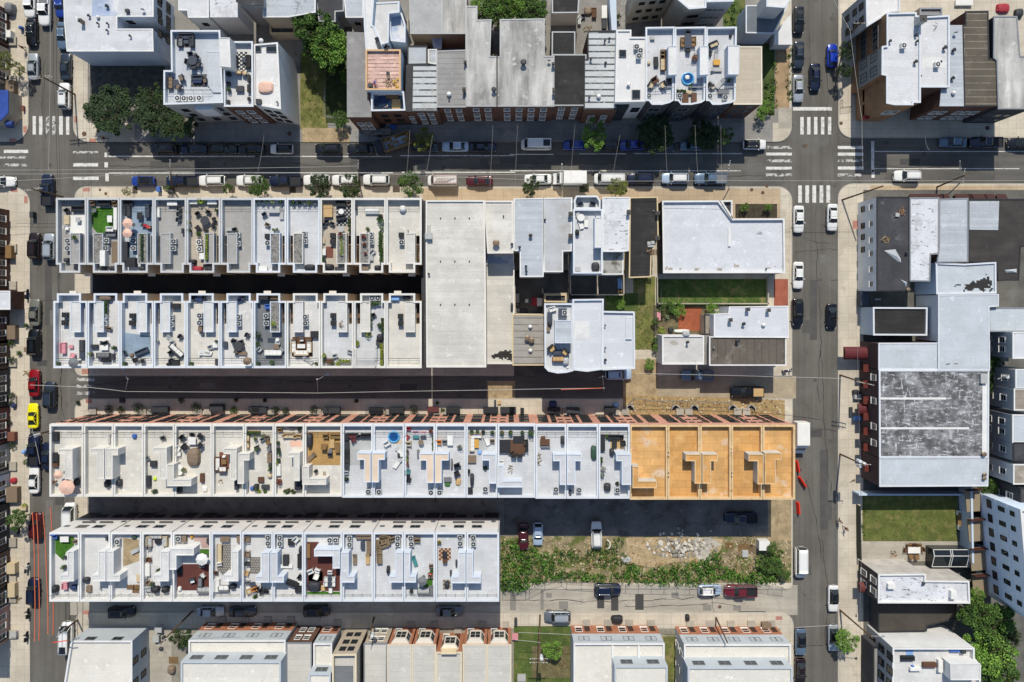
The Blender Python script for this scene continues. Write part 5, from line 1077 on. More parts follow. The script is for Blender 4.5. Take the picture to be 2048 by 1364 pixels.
def carmeshes(kind):
 L,Wd,Hh,belt,hood,xw,xf,xr,xb,deck,hr=CT[kind];hw=Wd/2
 out={}
 b=bodymesh(kind)
 if kind=='pickup':
  out['body']=b.mesh('body',[None],True)
 else:out['body']=b.mesh('body',[None],True)
 wb=hw*.90;zb=belt-.01
 A={'fl':(xw*L,wb*.92,zb),'fr':(xw*L,-wb*.92,zb),'rl':(xb*L,wb*.88,zb+.02),'rr':(xb*L,-wb*.88,zb+.02)}
 Z=Hh-.05
 B={'fl':(xf*L,hr*.96,Z),'fr':(xf*L,-hr*.96,Z),'rl':(xr*L,hr*.95,Z),'rr':(xr*L,-hr*.95,Z)}
 mid=(A['fl'][0]+.06,0,zb)
 g=MB();c1=(A['fl'][0]+.09,0,zb+.02);c2=(B['fl'][0]+.06,0,Z+.03)
 g.face([A['fl'],c1,c2,B['fl']][::-1]);g.face([c1,A['fr'],B['fr'],c2][::-1]);out['windshield']=g.mesh('windshield',[glassmat()],True)
 g=MB();g.face([A['rr'],A['rl'],B['rl'],B['rr']][::-1]);out['rear_window']=g.mesh('rear_window',[glassmat()])
 for sd,(p,q)in(('l',('fl','rl')),('r',('fr','rr'))):
  g=MB();s=[A[p],A[q],B[q],B[p]];g.face(s if sd=='r' else s[::-1]);out['side'+sd]=g.mesh('side_window',[glassmat()])
 r=MB();nx,ny=6,4;e=.045
 x0,x1=xr*L-e,xf*L+e
 def rp(i,j):
  x=x0+(x1-x0)*i/nx;y=(-1+2*j/ny)*(hr+.03);fx=min(i,nx-i)/(nx/2)
  return(x+(.05 if i==nx else 0)*(1-abs(-1+2*j/ny)),y*(.97 if i in(0,nx)else 1),Hh-.03+.05*(1-(2*j/ny-1)**2)*(.4+.6*min(1,fx*2)))
 for i in range(nx):
  for j in range(ny):r.face([rp(i,j),rp(i+1,j),rp(i+1,j+1),rp(i,j+1)])
 for j in range(ny):
  for i in(0,nx):a,c=rp(i,j),rp(i,j+1);r.face([a,c,(c[0],c[1],Hh-.09),(a[0],a[1],Hh-.09)])
 for i in range(nx):
  for j in(0,ny):a,c=rp(i,j),rp(i+1,j);r.face([a,c,(c[0],c[1],Hh-.09),(a[0],a[1],Hh-.09)])
 for p in('fl','fr','rl','rr'):
  a,c=Vector(A[p]),Vector(B[p]);r.tube(a,c,.05,5)
 for sy in('l','r'):
  for f in((.5,)if kind in('sports','pickup')else(.46,.82)if kind in('suv','van')else(.48,)):
   a=Vector(A['f'+sy]).lerp(Vector(A['r'+sy]),f);c=Vector(B['f'+sy]).lerp(Vector(B['r'+sy]),f*.98);r.tube(a,c,.045,5)
 out['roof']=r.mesh('roof',[None],True)
 t=MB();n=14;rad=.34 if kind not in('pickup','suv','van')else .38
 t.v=[];A_=[(rad*math.cos(2*math.pi*k/n),-.11,rad*math.sin(2*math.pi*k/n))for k in range(n)];B_=[(x,.11,z)for x,y,z in A_]
 for k in range(n):t.face([A_[k],A_[(k+1)%n],B_[(k+1)%n],B_[k]][::-1])
 t.face(A_);t.face(B_[::-1]);out['wheel']=t.mesh('wheel',[P('#151515',.9)])
 t=MB();r2=rad*.62
 for y in(-.118,.118):
  q=[(r2*math.cos(2*math.pi*k/n),y,r2*math.sin(2*math.pi*k/n))for k in range(n)];t.face(q if y<0 else q[::-1])
 out['rim']=t.mesh('rim',[P('#9b9da0',.35,.7)]);out['rad']=rad
 h=MB().box(-.12,-.2,-.07,.1,.2,.07);out['headlight']=h.mesh('headlight',[P('#d9dde0',.15)])
 h=MB().box(-.08,-.2,-.08,.08,.2,.08);out['taillight']=h.mesh('taillight',[P('#7d1515',.3)])
 h=MB().box(-.08,-.1,-.06,.06,.1,.08);out['mirror']=h.mesh('mirror',[None])
 return out
PAINT={'white':('#dcdcd8',0),'silver':('#a9b0b5',.5),'grey':('#6c7278',.5),'bluegrey':('#5f7488',.4),'lightblue':('#a9bcd0',.3),'black':('#101113',.1),'navy':('#172037',.3),'blue':('#1b3a8c',.2),'brightblue':('#0d35a5',.2),'red':('#8a1016',.2),'darkred':('#4b1216',.2),'maroon':('#6b1f2a',.2),'yellow':('#e6dc10',0),'brown':('#23140f',.2),'olive':('#7c7c70',.5),'darkgreen':('#16201a',.2),'slate':('#2b3440',.3)}
def paintmat(c):h,mt=PAINT[c];return P(h,.28,mt*.6,.6,.5,.02)
ANG={'R':0,'U':math.pi/2,'L':math.pi,'D':-math.pi/2}
def setmat(o,m):
 o.material_slots[0].link='OBJECT';o.material_slots[0].material=m
NAMES={'sedan':('parked_car','car'),'hatch':('parked_car','car'),'suv':('parked_car','car'),'sports':('parked_car','car'),'van':('parked_van','van'),'pickup':('pickup_truck','pickup truck')}
def car(t,x,y,head,kind,col,label,roofc=None,extra='',group='cars parked along the streets',dz=.0,ln=None,w=None):
 L,Wd,Hh,belt,hood,xw,xf,xr,xb,deck,hr=CT[kind]
 ms=cached(('car',kind),lambda:carmeshes(kind))
 ang=ANG[head]if isinstance(head,str)else math.radians(head)
 q=TW(t,x,y,.9);nm,ct=NAMES[kind]
 r=thing(nm,label,ct,(q[0],q[1],dz),ang+RND.uniform(-.015,.015),group)
 pm=paintmat(col)
 b=link('body',ms['body'],r);setmat(b,pm)
 ro=link('roof',ms['roof'],r);setmat(ro,paintmat(roofc)if roofc else pm)
 link('windshield',ms['windshield'],r);link('rear_window',ms['rear_window'],r);link('side_window',ms['sidel'],r);link('side_window',ms['sider'],r)
 rad=ms['rad']
 for sx in(.31,-.30):
  for sy in(-1,1):
   wh=link('wheel',ms['wheel'],r,(sx*L,sy*(Wd/2-.13),rad));link('rim',ms['rim'],wh)
 for sy in(-1,1):
  link('headlight',ms['headlight'],r,(L*.46,sy*Wd*.33,hood-.27));link('taillight',ms['taillight'],r,(-L*.478,sy*Wd*.34,deck-.22))
  mo=link('mirror',ms['mirror'],r,(xw*L-.25,sy*(Wd/2+.06),belt+.03));setmat(mo,pm)
 if 's' in extra:
  f=cached(('sunroof',kind),lambda:MB().box(xr*L*.1+xf*L*.3,-.38,Hh+.012,xf*L-.25,.38,Hh+.03).mesh('sunroof',[glassmat()]));link('sunroof',f,r)
 if 'r' in extra:
  f=cached(('rails',kind),lambda:MB().tube((xr*L+.1,hr-.06,Hh+.06),(xf*L-.1,hr-.06,Hh+.06),.025,5).tube((xr*L+.1,-hr+.06,Hh+.06),(xf*L-.1,-hr+.06,Hh+.06),.025,5).mesh('roof_rails',[P('#8a8c8e',.4,.5)]));link('roof_rails',f,r)
 if 'p' in extra:
  f=cached(('panel',kind),lambda:MB().box(-L*.44,-.55,Hh+.015,-L*.22,.55,Hh+.05).mesh('roof_panel',[P('#20242b',.3)]));link('roof_panel',f,r)
 if kind=='pickup':
  bedc='tan' if 't' in extra else 'grey' if 'g' in extra else None
  f=cached(('bed',kind),lambda:MB().box(-L*.475,-.76,1.0,-L*.17,.76,1.165).mesh('cargo_bed',[None]))
  g=cached(('bedrim',kind),lambda:bedrim(L))
  o=link('cargo_bed',f,r);setmat(o,P(HEX[bedc])if bedc else P('#1d1e20'))
  o=link('bed_rail',g,r);setmat(o,pm)
 return r
def bedrim(L):
 m=MB();m.box(-L*.49,-.9,1.05,-L*.475,.9,1.3).box(-L*.475,-.92,1.05,-L*.16,-.76,1.3).box(-L*.475,.76,1.05,-L*.16,.92,1.3)
 return m.mesh('bed_rail',[None])
def boxtruck(t,x,y,head,label,L=5.7,cabc='white'):
 q=TW(t,x,y,1.5);r=thing('box_truck',label,'truck',(q[0],q[1],0),ANG[head],'cars parked along the streets')
 wm=P('#dedcd6',.5)
 obj('cargo_box',MB().box(-L/2,-1.1,.8,L*.2,1.1,3.0).box(-L/2+.1,-1.0,3.0,L*.2-.1,1.0,3.04),wm,r)
 m=MB();ca=[(L*.22,.5),(L*.5,.5),(L*.5,1.15),(L*.40,1.3),(L*.31,2.2),(L*.22,2.2)]
 for s in(-1,1):
  f=[(x_,s*.95,z)for x_,z in ca];m.face(f if s<0 else f[::-1])
 for a,b in zip(ca,ca[1:]+ca[:1]):m.face([(a[0],-.95,a[1]),(b[0],-.95,b[1]),(b[0],.95,b[1]),(a[0],.95,a[1])][::-1])
 obj('cab',m,paintmat(cabc),r)
 g=MB();g.face([(L*.402,-.85,1.34),(L*.402,.85,1.34),(L*.318,.8,2.16),(L*.318,-.8,2.16)]);obj('windshield',g,glassmat(),r)
 ms=cached(('car','van'),lambda:carmeshes('van'))
 for sx in(.34,-.3):
  for sy in(-1,1):wh=link('wheel',ms['wheel'],r,(sx*L,sy*.9,ms['rad']));link('rim',ms['rim'],wh)
 for sy in(-1,1):link('headlight',ms['headlight'],r,(L*.49,sy*.7,.9));link('taillight',ms['taillight'],r,(-L*.5,sy*.9,.9))
 obj('chassis',MB().box(-L/2+.1,-.5,.45,L*.45,.5,.8),P('#222222'),r)
 return r
c_=car
c_('a',230,30,'D','suv','white','white car by the left kerb, cut by the top of the photo');c_('a',345,70,'D','pickup','white','white pickup truck with a rack, driving in the lane at the top left',None,'g','cars driving')
c_('a',472,30,'D','suv','blue','blue car half hidden by the notched white building at the top');c_('a',240,248,'D','sedan','black','black car by the left kerb below the white one');c_('a',482,275,'D','sedan','bluegrey','dark blue car partly under the edge of the notched white building')
c_('a',252,515,'U','sedan','silver','silver car behind the leaning pole top near the blue awning');c_('a',508,515,'U','sedan','slate','dark slate sedan beside the pale building corner');c_('a',500,748,'U','suv','white','white car with dark sunroof just above the crosswalk',None,'s')
c_('e',5,90,'R','sedan','white','white car cut by the left edge, waiting at the junction',None,'','cars driving');c_('e',368,155,'U','pickup','navy','dark navy pickup turning in the left street junction',None,'','cars driving');c_('e',265,590,'U','suv','brown','dark brown black car by the kerb facing the brick side house')
c_('e',382,598,'U','suv','silver','white silver car driving beside the upper terrace corner',None,'','cars driving');c_('e',265,1110,'U','sedan','olive','olive silver sedan by the left kerb');c_('e',262,1345,'U','suv','black','shiny black car by the left kerb beside the timber stoop')
c_('i',262,335,'U','sedan','red','red car parked above the yellow sports car');c_('i',385,430,'U','suv','slate','dark blue car driving next to the red car',None,'r','cars driving');c_('i',250,592,'U','sports','yellow','bright yellow sports car beside the pale sidewalk slab')
c_('i',265,855,'U','pickup','navy','black pickup behind the yellow sports car');c_('i',362,905,'U','sedan','navy','dark blue car half hidden under the long terrace corner',None,'','cars driving');c_('i',260,1092,'U','sedan','white','white car with dark windshield by the left kerb, below the black pickup')
c_('m',278,150,'U','suv','darkred','dark maroon car under the sidewalk tree and orange lines');c_('m',256,660,'U','suv','navy','deep blue car by the kerb under the orange lines');c_('m',545,85,'U','van','white','white van half hidden by the lower terrace corner');c_('m',520,1015,'U','van','white','white van beside the white corner house at the lower left',None,'p')
for x,k,cl,lb,h,rc,ex in((1275,'suv','black','black car under the corner trees, first of the upper kerb line','L',None,''),(1505,'sedan','navy','dark navy sedan in the shade, second of the upper kerb line','L',None,''),(1740,'suv','darkgreen','near black car with bright rails below the tall deck house','R',None,'r'),(1955,'sedan','black','dark sedan left of the white car with black roof','L',None,'')):c_('a',x,1160,h,k,cl,lb,rc,ex)
c_('b',207,1160,'L','hatch','white','white car with a black roof on the shaded upper kerb','black');c_('b',572,1160,'L','suv','black','black car with a grey roof panel by the grass lot',None,'s');c_('b',822,1160,'L','sedan','black','black sedan just left of the tipper truck');c_('b',1325,1145,'R','suv','slate','dark grey car hidden under the bright street tree')
c_('b',1560,1140,'L','sedan','lightblue','silver white sedan with sunroof in the upper kerb shade',None,'s');c_('b',1775,1143,'R','sedan','navy','dark navy sedan behind the silver white sedan');c_('c',205,1125,'L','van','white','white van with black roof panels at the upper kerb',None,'p');c_('c',505,1130,'L','hatch','blue','small blue car partly under the round street tree')
c_('c',755,1138,'L','suv','black','black car between the round tree and the blue sedan');c_('c',945,1130,'L','sedan','blue','royal blue sedan in the shade of the deck houses',None,'s');c_('c',1180,1145,'R','sedan','slate','dark car lost in the shade under the dark street tree');c_('c',1420,1133,'L','hatch','bluegrey','blue grey hatchback between two dark street trees')
c_('c',1908,1125,'R','hatch','white','white car with a black roof at the right crosswalk','black');c_('d',1478,1106,'L','sedan','bluegrey','blue grey sedan in the shade at the right');c_('d',1730,1110,'L','pickup','navy','dark blue pickup in the shade at the right');c_('d',2010,1112,'L','sedan','black','black car at the right edge of the upper street')
c_('e',1112,86,'L','hatch','blue','blue car with a black roof at the near kerb','black');c_('e',1422,87,'L','pickup','navy','dark navy pickup under the crossing wires',None,'');c_('e',1652,82,'L','suv','white','white car between the navy pickup and a half hidden white car',None,'r');c_('e',1945,82,'L','suv','white','white car half covered by the street tree at the near kerb')
c_('f',237,86,'L','pickup','navy','dark navy truck with a blue windshield at the near kerb',None,'');c_('f',480,78,'L','suv','white','white car under the darkest street tree');c_('f',703,80,'L','suv','white','white car under the thin street tree by the pole');c_('f',945,76,'L','suv','white','white car with long white roof right of the pole');c_('f',1750,85,'L','sedan','darkred','dark red sedan behind the ladder truck')
lt=c_('f',1465,82,'L','van','white','white work truck carrying a pink ladder rack on its roof')
m=MB()
for y in(-.7,.7):m.tube((-2.6,y,2.35),(1.6,y,2.35),.04,5)
for k in range(9):x=-2.5+k*.5;m.tube((x,-.7,2.3),(x,.7,2.3),.035,5);
for k in range(6):m.tube((-2.5+k*.3,-.4+k*.12,2.42),(.9+k*.1,-.45+k*.15,2.44),.035,5,1)
obj('ladder_rack',m,[P('#b88a80',.5),P('#d9d2c8')],lt)
c_('g',218,70,'L','sedan','white','white sedan by the small dark tree at the near kerb');boxtruck('g',465,66,'L','white box truck with a cluttered cab at the near kerb');c_('g',775,68,'L','van','white','white van above the olive street tree');c_('g',1018,66,'L','suv','navy','dark navy car right of the white van',None,'r');c_('g',1288,64,'L','suv','lightblue','pale blue grey car with a silver roof at the near kerb','white','r');c_('g',1565,66,'L','pickup','bluegrey','blue grey pickup with a covered bed by the right poles',None,'g')
c_('h',1120,44,'L','suv','white','white car in the lane right of the crosswalk',None,'','cars driving')
c_('d',275,152,'D','sedan','black','black car at the top beside the white garage roof',None,'s');c_('d',274,425,'D','sedan','slate','dark slate sedan next to the dirt driveway');c_('d',270,688,'D','sedan','silver','silver sedan just above the stop line');c_('d',402,598,'D','sedan','navy','navy sedan driving down the lane towards the stop line',None,'','cars driving');c_('d',535,430,'U','hatch','brightblue','bright blue car beside the street trees')
c_('h',274,382,'D','sedan','white','white sedan with small sunroof by the commercial building',None,'s');c_('h',537,368,'D','sedan','white','white car with large dark sunroof at the right kerb',None,'s');c_('h',270,820,'D','sedan','white','white car by the red brick path');c_('h',263,1108,'D','suv','black','black car beside the white roof with blue shadows');c_('h',532,1140,'D','sports','black','black sports car at the right kerb')
boxtruck('l',282,760,'D','white box truck half under the unfinished plywood house')
c_('p',288,432,'D','van','white','long white van at the waste lot kerb');c_('p',545,716,'D','sedan','white','white car with all black roof near the street junction','black');c_('p',290,1055,'D','sedan','bluegrey','blue grey car with black roof at the lower left kerb','black');c_('p',545,1022,'D','sedan','silver','silver car with black roof beside the bright kerb tree','black');c_('p',287,1290,'D','sedan','brown','dark red black car at the bottom of the right street')
c_('k',845,268,'R','suv','lightblue','pale blue car with dark windows below the ladder roof house',None,'s');c_('k',1460,277,'L','pickup','bluegrey','silver blue pickup in the shade of the stained roof',None,'g');c_('k',1852,405,'L','pickup','black','black pickup with a tan bed by the excavated dirt',None,'t')
c_('o',105,235,'D','sedan','darkred','dark red car with its nose in the weeds');c_('o',218,212,'D','hatch','lightblue','small pale blue car with sunroof in the lot',None,'s');c_('o',675,217,'U','suv','white','white car parked nose out in the lot beside a broken bumper',None,'r');c_('o',1800,84,'L','pickup','navy','dark blue pickup in the shade of the lot')
c_('o',762,642,'R','suv','navy','deep navy car by the chain link fence');c_('o',1560,650,'R','hatch','lightblue','pale blue car with a white roof and sunroof by the fence','white','s');c_('o',1800,655,'L','pickup','maroon','maroon pickup by the fence at the lower street',None,'');c_('o',370,855,'L','suv','grey','grey car parked half on the lower sidewalk','silver')
c_('m',945,822,'R','suv','black','black car in the shade of the lower terrace');c_('m',1638,820,'R','sedan','silver','silver sedan in the shade of the lower terrace');c_('m',1888,820,'R','sedan','slate','dark blue sedan right of the silver sedan',None,'s');c_('n',478,812,'R','suv','black','black car deep in shade by the wooden steps');c_('n',1515,818,'R','sedan','grey','grey silver sedan under the right end of the lower terrace')
q=TW('b',1075,1112,1.4);r=thing('tipper_truck','open tipper truck with a muddy load parked at an angle','truck',(q[0],q[1],0),math.radians(198))
L=6.6
obj('cargo_bed',MB().box(-L/2,-1.15,.8,L*.28,-1.05,1.9).box(-L/2,1.05,.8,L*.28,1.15,1.9).box(-L/2,-1.05,.8,-L/2+.1,1.05,1.9).box(L*.25,-1.05,.8,L*.28,1.05,2.1).box(-L/2,-1.05,.75,L*.28,1.05,.85),P('#756a58'),r)
m=MB();rr=random.Random(5)
for i in range(9):
 for j in range(5):
  def hp(i,j):a=random.Random(i*7+j);return(-L/2+.15+i*.53,-1.04+j*.416,.95+a.random()*.5)
  m.face([hp(i,j),hp(i+1,j),hp(i+1,j+1),hp(i,j+1)],1 if rr.random()<.4 else 0)
obj('load',m,[P('#93794a'),P('#98a3b0')],r)
obj('cab',MB().box(L*.29,-1.05,.6,L*.44,1.05,2.3).box(L*.44,-1.0,.5,L*.5,1.0,1.3),P('#1a1f2a',.3),r);obj('bumper',MB().box(L*.5,-1.1,.4,L*.52,1.1,.75),P('#cfd2d2'),r)
obj('windshield',MB().box(L*.435,-.95,1.4,L*.446,.95,2.2),glassmat(),r)
ms=CACHE[('car','van')]
for sx in(.36,-.22,-.36):
 for sy in(-1,1):wh=link('wheel',ms['wheel'],r,(sx*L,sy*.95,ms['rad']));link('rim',ms['rim'],wh)
q=TW('b',955,1030,.6);r=thing('flat_trailer','narrow flat trailer loaded with tools on the shaded sidewalk','trailer',(q[0],q[1],.1),.01)
obj('trailer_deck',MB().box(-2.4,-.55,.5,2.4,.55,.6).box(-2.4,-.57,.6,2.4,-.52,.75).box(-2.4,.52,.6,2.4,.57,.75),P('#8a8378'),r);obj('drawbar',MB().tube((-2.4,-.3,.5),(-3.2,0,.5),.05).tube((-2.4,.3,.5),(-3.2,0,.5),.05),P('#303030'),r)
for sy in(-1,1):wh=link('wheel',ms['wheel'],r,(.3,sy*.7,ms['rad']));link('rim',ms['rim'],wh)
m=MB();
for k in range(5):m.tube((-1.2+k*.3,-.2+.1*k,.7),(.5+k*.2,.2-.08*k,.72),.06,5,k%2)
obj('load',m,[P('#23262a'),P('#a8adb2')],r)
def scooter(t,x,y,rz,c,label):
 q=TW(t,x,y,.6);r=thing('scooter',label,'scooter',(q[0],q[1],.1),rz,'scooters on the sidewalks')
 m=MB();m.box(-.8,-.16,.45,-.1,.16,.75).box(-.1,-.18,.25,.45,.18,.35).box(.4,-.22,.3,.55,.22,.95);obj('body',m,P(HEX[c],.35),r)
 obj('seat',MB().box(-.75,-.15,.75,-.05,.15,.86),P('#18181a'),r);obj('handlebar',MB().tube((.48,-.36,1.05),(.48,.36,1.05),.03).tube((.5,0,.5),(.48,0,1.05),.04),P('#222222'),r)
 for sx in(-.62,.68):link('wheel',ms['wheel'],r,(sx,0,.26)).scale=(.75,.6,.75)
scooter('m',208,478,1.4,'white','white and black scooter on the left sidewalk above the deep blue car');scooter('m',215,835,1.6,'black','black scooter on the left sidewalk below the deep blue car');scooter('m',203,1015,1.5,'black','black motorbike on the left sidewalk near the bottom');scooter('l',182,235,.2,'white','white motorbike at the corner beside the dark striped roof');scooter('e',207,970,1.5,'navy','dark blue covered motorbike near the kerb, by the white awning')
# trees
def crownmesh(v,nleaf=2600,lobes=22):
 rr=random.Random(100+v);m=MB()
 cs=[]
 ex,ey=rr.uniform(.8,1.1),rr.uniform(.8,1.1)
 for i in range(lobes):
  a=rr.uniform(0,6.283);d=rr.random()**.5*.86;z=rr.uniform(-.3,.6)*(1-d*.6)
  cs.append((math.cos(a)*d*ex,math.sin(a)*d*ey,z,rr.uniform(.1,.2)if d>.6 else rr.uniform(.18,.34)))
 for i in range(nleaf):
  cx,cy,cz,r=cs[rr.randrange(lobes)]
  d=Vector((rr.gauss(0,1),rr.gauss(0,1),rr.gauss(.25,1))).normalized()*(rr.random()**.3)
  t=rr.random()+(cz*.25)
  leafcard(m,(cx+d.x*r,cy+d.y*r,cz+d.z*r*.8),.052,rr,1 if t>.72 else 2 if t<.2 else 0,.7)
 return m.mesh('crown',[None,None,None])
def trunkmesh():
 m=MB();rr=random.Random(3)
 m.tube((0,0,-1.0),(.02,0,-.3),.055,7,0,.04)
 for k in range(6):
  a=k*1.05;z0=-.35+.06*k;p=(0,0,z0);q=(math.cos(a)*.3,math.sin(a)*.3,z0+.35);m.tube(p,q,.028,5,0,.018)
  for j in(-.5,.5):m.tube(q,(math.cos(a+j)*.6,math.sin(a+j)*.6,z0+.6),.016,4,0,.006)
 return m.mesh('trunk',[P('#4a3b2c',.9)])
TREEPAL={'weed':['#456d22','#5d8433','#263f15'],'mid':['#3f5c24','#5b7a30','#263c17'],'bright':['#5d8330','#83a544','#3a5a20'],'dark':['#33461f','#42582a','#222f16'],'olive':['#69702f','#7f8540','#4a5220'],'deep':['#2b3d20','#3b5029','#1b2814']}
def tree(t,x,y,r,label,pal='mid',h=None,group=None,zc=None,sparse=False,name='tree'):
 """r crown radius in tile pixels; x, y the crown centre"""
 rad=r*K*.0893;h=h or max(2.2,rad*1.9);zc=zc or h*.68
 q=TW(t,x,y,zc)
 o=thing(name,label,'tree',(q[0],q[1],.1),RND.random()*6.28,group)
 v=RND.randrange(4)if rad<2.6 else 4+RND.randrange(3)
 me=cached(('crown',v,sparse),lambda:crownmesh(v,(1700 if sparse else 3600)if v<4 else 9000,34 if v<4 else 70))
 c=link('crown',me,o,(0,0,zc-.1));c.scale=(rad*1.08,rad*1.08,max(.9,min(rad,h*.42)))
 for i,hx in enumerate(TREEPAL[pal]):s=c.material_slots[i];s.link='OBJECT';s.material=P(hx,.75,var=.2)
 tk=link('trunk',cached('trunk',trunkmesh),o,(0,0,zc-.1));tk.scale=(rad*.9,rad*.9,zc-.1)
 return o
tree('a',880,865,195,'big dark green corner tree, left of the two joined crowns on the dark lot','deep',5);tree('a',1175,745,110,'tree with a light top behind the joined corner crowns','dark',5);tree('a',1225,900,170,'wide green tree in the middle of the corner clump','deep',5);tree('a',1390,965,140,'dark tree at the foot of the tall deck house','dark',4.5)
tree('a',45,480,85,'sparse sidewalk tree at the left edge above the blue awning','olive',5,None,None,True);tree('a',145,540,62,'thin young tree between the left edge houses and the kerb','olive',4,None,None,True)
tree('b',410,110,125,'pale green tree top between white roofs and the lot','mid',8);tree('b',480,240,165,'tall green tree in the middle of the grass lot row','mid',9);tree('b',600,370,160,'large tree over the shaded lot edge','bright',9);tree('b',470,400,110,'lower branchy tree above the strip of dry grass','mid',7)
tree('b',545,480,95,'low ragged tree at the foot of the lot row','mid',6,None,None,True);tree('b',375,40,70,'small pale tree top at the upper end of the lot row','mid',8,None,None,True);tree('b',712,590,62,'bright bushy tree against the grey weathered roof','bright',5);tree('b',665,925,75,'leafy bush at the front corner of the grass lot','mid',3);tree('b',1320,1090,85,'bright yellow green street tree right of the tipper truck','olive',5)
for x,y,r,p,lb in((1780,60,110,'bright','left bright green tree above the double grey roof'),(1900,90,130,'mid','middle green tree in the yard above the double grey roof'),(2000,40,120,'bright','upper bright tree in the yard above the double grey roof')):tree('b',x,y,r,lb,p,6)
tree('c',160,90,130,'right green tree beside the glittering black roof','mid',6);tree('c',60,60,100,'light green crown between two yard trees at the top','bright',6)
tree('c',650,1050,112,'round bright green street tree below the battened roof','bright',5.5);tree('c',1130,1055,140,'dark wide street tree in the shade of the deck houses','deep',5);tree('c',1510,1045,115,'dark street tree in the shade, second below the deck houses','deep',5);tree('c',1670,1060,72,'sunlit small street tree beside the cream striped house','mid',4.5);tree('c',1960,885,60,'leafy bush at the end of the cream striped house','bright',2.5)
tree('c',848,130,22,'narrow hedge bush by the gravel path, lower','mid',1.6);tree('c',958,70,34,'narrow hedge bush right of the gravel path','mid',1.8)
tree('d',632,400,66,'street tree beside the bright blue car','dark',4.5);tree('d',628,550,62,'street tree below the bright blue car','dark',4.5);tree('d',25,820,55,'green shrub beside the dirt driveway','bright',2)
tree('e',990,165,42,'thin sparse street tree at the upper terrace corner','olive',3.5,None,None,True);tree('e',1300,145,32,'small street sapling beside the navy pickup','mid',2.5);tree('e',1778,145,42,'small round street tree between two white cars','mid',3);tree('f',30,120,92,'leafy street tree at the gap of the upper terrace','mid',4.5);tree('f',500,130,105,'darkest round street tree over a white car','deep',4.5);tree('f',745,130,98,'dark green street tree beside the crossing wires','dark',4.5);tree('f',1212,115,112,'bright green street tree above the warehouse corner','mid',5)
tree('g',165,130,80,'dark green street tree by the white sedan','dark',4.5);tree('g',580,140,36,'small dark street sapling in a square pit','deep',2.5);tree('g',840,130,88,'olive green street tree below the white van','olive',4.5);tree('g',785,1005,44,'round green bush by the walled yards','mid',2);tree('g',858,1045,46,'spiky yellow green plant by the white blue house','bright',1.6)
for x,y,r,p,lb in((1230,1075,60,'mid','left hedge bush above the brick patio'),(1310,1085,62,'bright','middle hedge bush above the brick patio'),(1580,1080,48,'bright','right hedge bush beside the white roof'),(1135,1180,36,'mid','hedge bush along the garden side wall'),(1140,1330,34,'mid','lower hedge bush along the garden side wall'),(1830,292,36,'bright','round lime shrub, left in the planting bed'),(2010,290,36,'bright','round lime shrub, right in the planting bed')):tree('g',x,y,r,lb,p,1.6,'garden shrubs',None,False,'shrub')
tree('k',1135,60,34,'green shrub beside the stained white roof','bright',1.6);tree('k',1090,190,50,'low green shrub at the dirt lane corner','bright',1.4)
for x,y,r,lb in((1800,180,62,'upper tree in the narrow gap right of the warehouse'),(1808,290,62,'middle tree in the narrow gap right of the warehouse'),(1795,385,45,'lower tree in the narrow gap right of the warehouse'),(1745,1150,85,'dark tree at the lower right corner of the warehouse')):tree('l',x,y,r,lb,'mid',4)
tree('m',135,95,90,'leafy sidewalk tree beside the maroon car','mid',4.5);tree('m',1415,1015,92,'dense dark green tree between the corner house and double house','dark',4.5)
tree('o',335,1110,90,'small bright tree casting a shadow on the grass passage','bright',3.2)
for x,y,r,p,lb in((60,320,48,'mid','upper bush at the waste lot kerb'),(55,455,78,'mid','large bright bush at the waste lot corner'),(160,520,48,'mid','small bush by the leaning fence of the waste lot')):tree('p',x,y,r,lb,p,2.4)
tree('p',648,1040,105,'bright green kerb tree above the silver car','bright',4.5)
for x,y,r,p,lb in((1648,690,75,'bright','slim tree beside the scuffed white roof'),(1660,830,130,'mid','left crown of the big tree group at the lower right'),(1790,920,170,'mid','middle crown of the big tree group at the lower right'),(1760,1130,190,'bright','biggest crown of the tree group beside the modern white house'),(1870,1010,110,'dark','right dark crown of the tree group at the lower right'),(1830,1300,140,'mid','lowest crown of the tree group at the lower right')):tree('p',x,y,r,lb,p,8)
# weeds and grass (uncountable)
def scatter(name,t,polys,n,s,hgt,pal,seed,label=None):
 m=MB();rr=random.Random(seed)
 for poly in polys:
  q=[TW(t,*p)for p in poly];xs=[p[0]for p in q];ys=[p[1]for p in q]
  ar=abs(area(q));k=0;want=int(n*ar);tries=0
  while k<want and tries<want*6:
   tries+=1;x,y=rr.uniform(min(xs),max(xs)),rr.uniform(min(ys),max(ys))
   if not inside((x,y),q):continue
   k+=1;hh=hgt*rr.uniform(.3,1)
   tt=rr.random();c=0 if tt<.5 else 1 if tt<.8 else 2
   for _ in range(7):leafcard(m,(x+rr.gauss(0,s),y+rr.gauss(0,s),.13+hh*rr.random()),s,rr,c,.9)
 o=obj(name,m,[P(h,.8,var=.2)for h in TREEPAL[pal]]);o['kind']='stuff';return o
scatter('weeds','o',[[(-70,260),(60,240),(150,300),(300,360),(360,330),(350,480),(440,500),(560,500),(760,520),(960,430),(1040,480),(1270,460),(1500,400),(1590,330),(1640,400),(1700,480),(1880,520),(2000,450),(2100,480),(2100,570),(1850,600),(1650,560),(1400,605),(1050,590),(850,580),(700,560),(280,560),(120,650),(-60,640)]],6.5,.22,1.0,'weed',21)
scatter('weeds','o',[[(360,330),(720,330),(760,240),(900,230),(860,330),(960,430),(700,480),(560,400),(360,450)]],4,.2,.7,'mid',22)
scatter('weeds','o',[[(-60,560),(110,560),(60,660),(-60,640)],[(1880,380),(2100,330),(2100,480),(1900,500)]],4,.3,1.1,'mid',23)
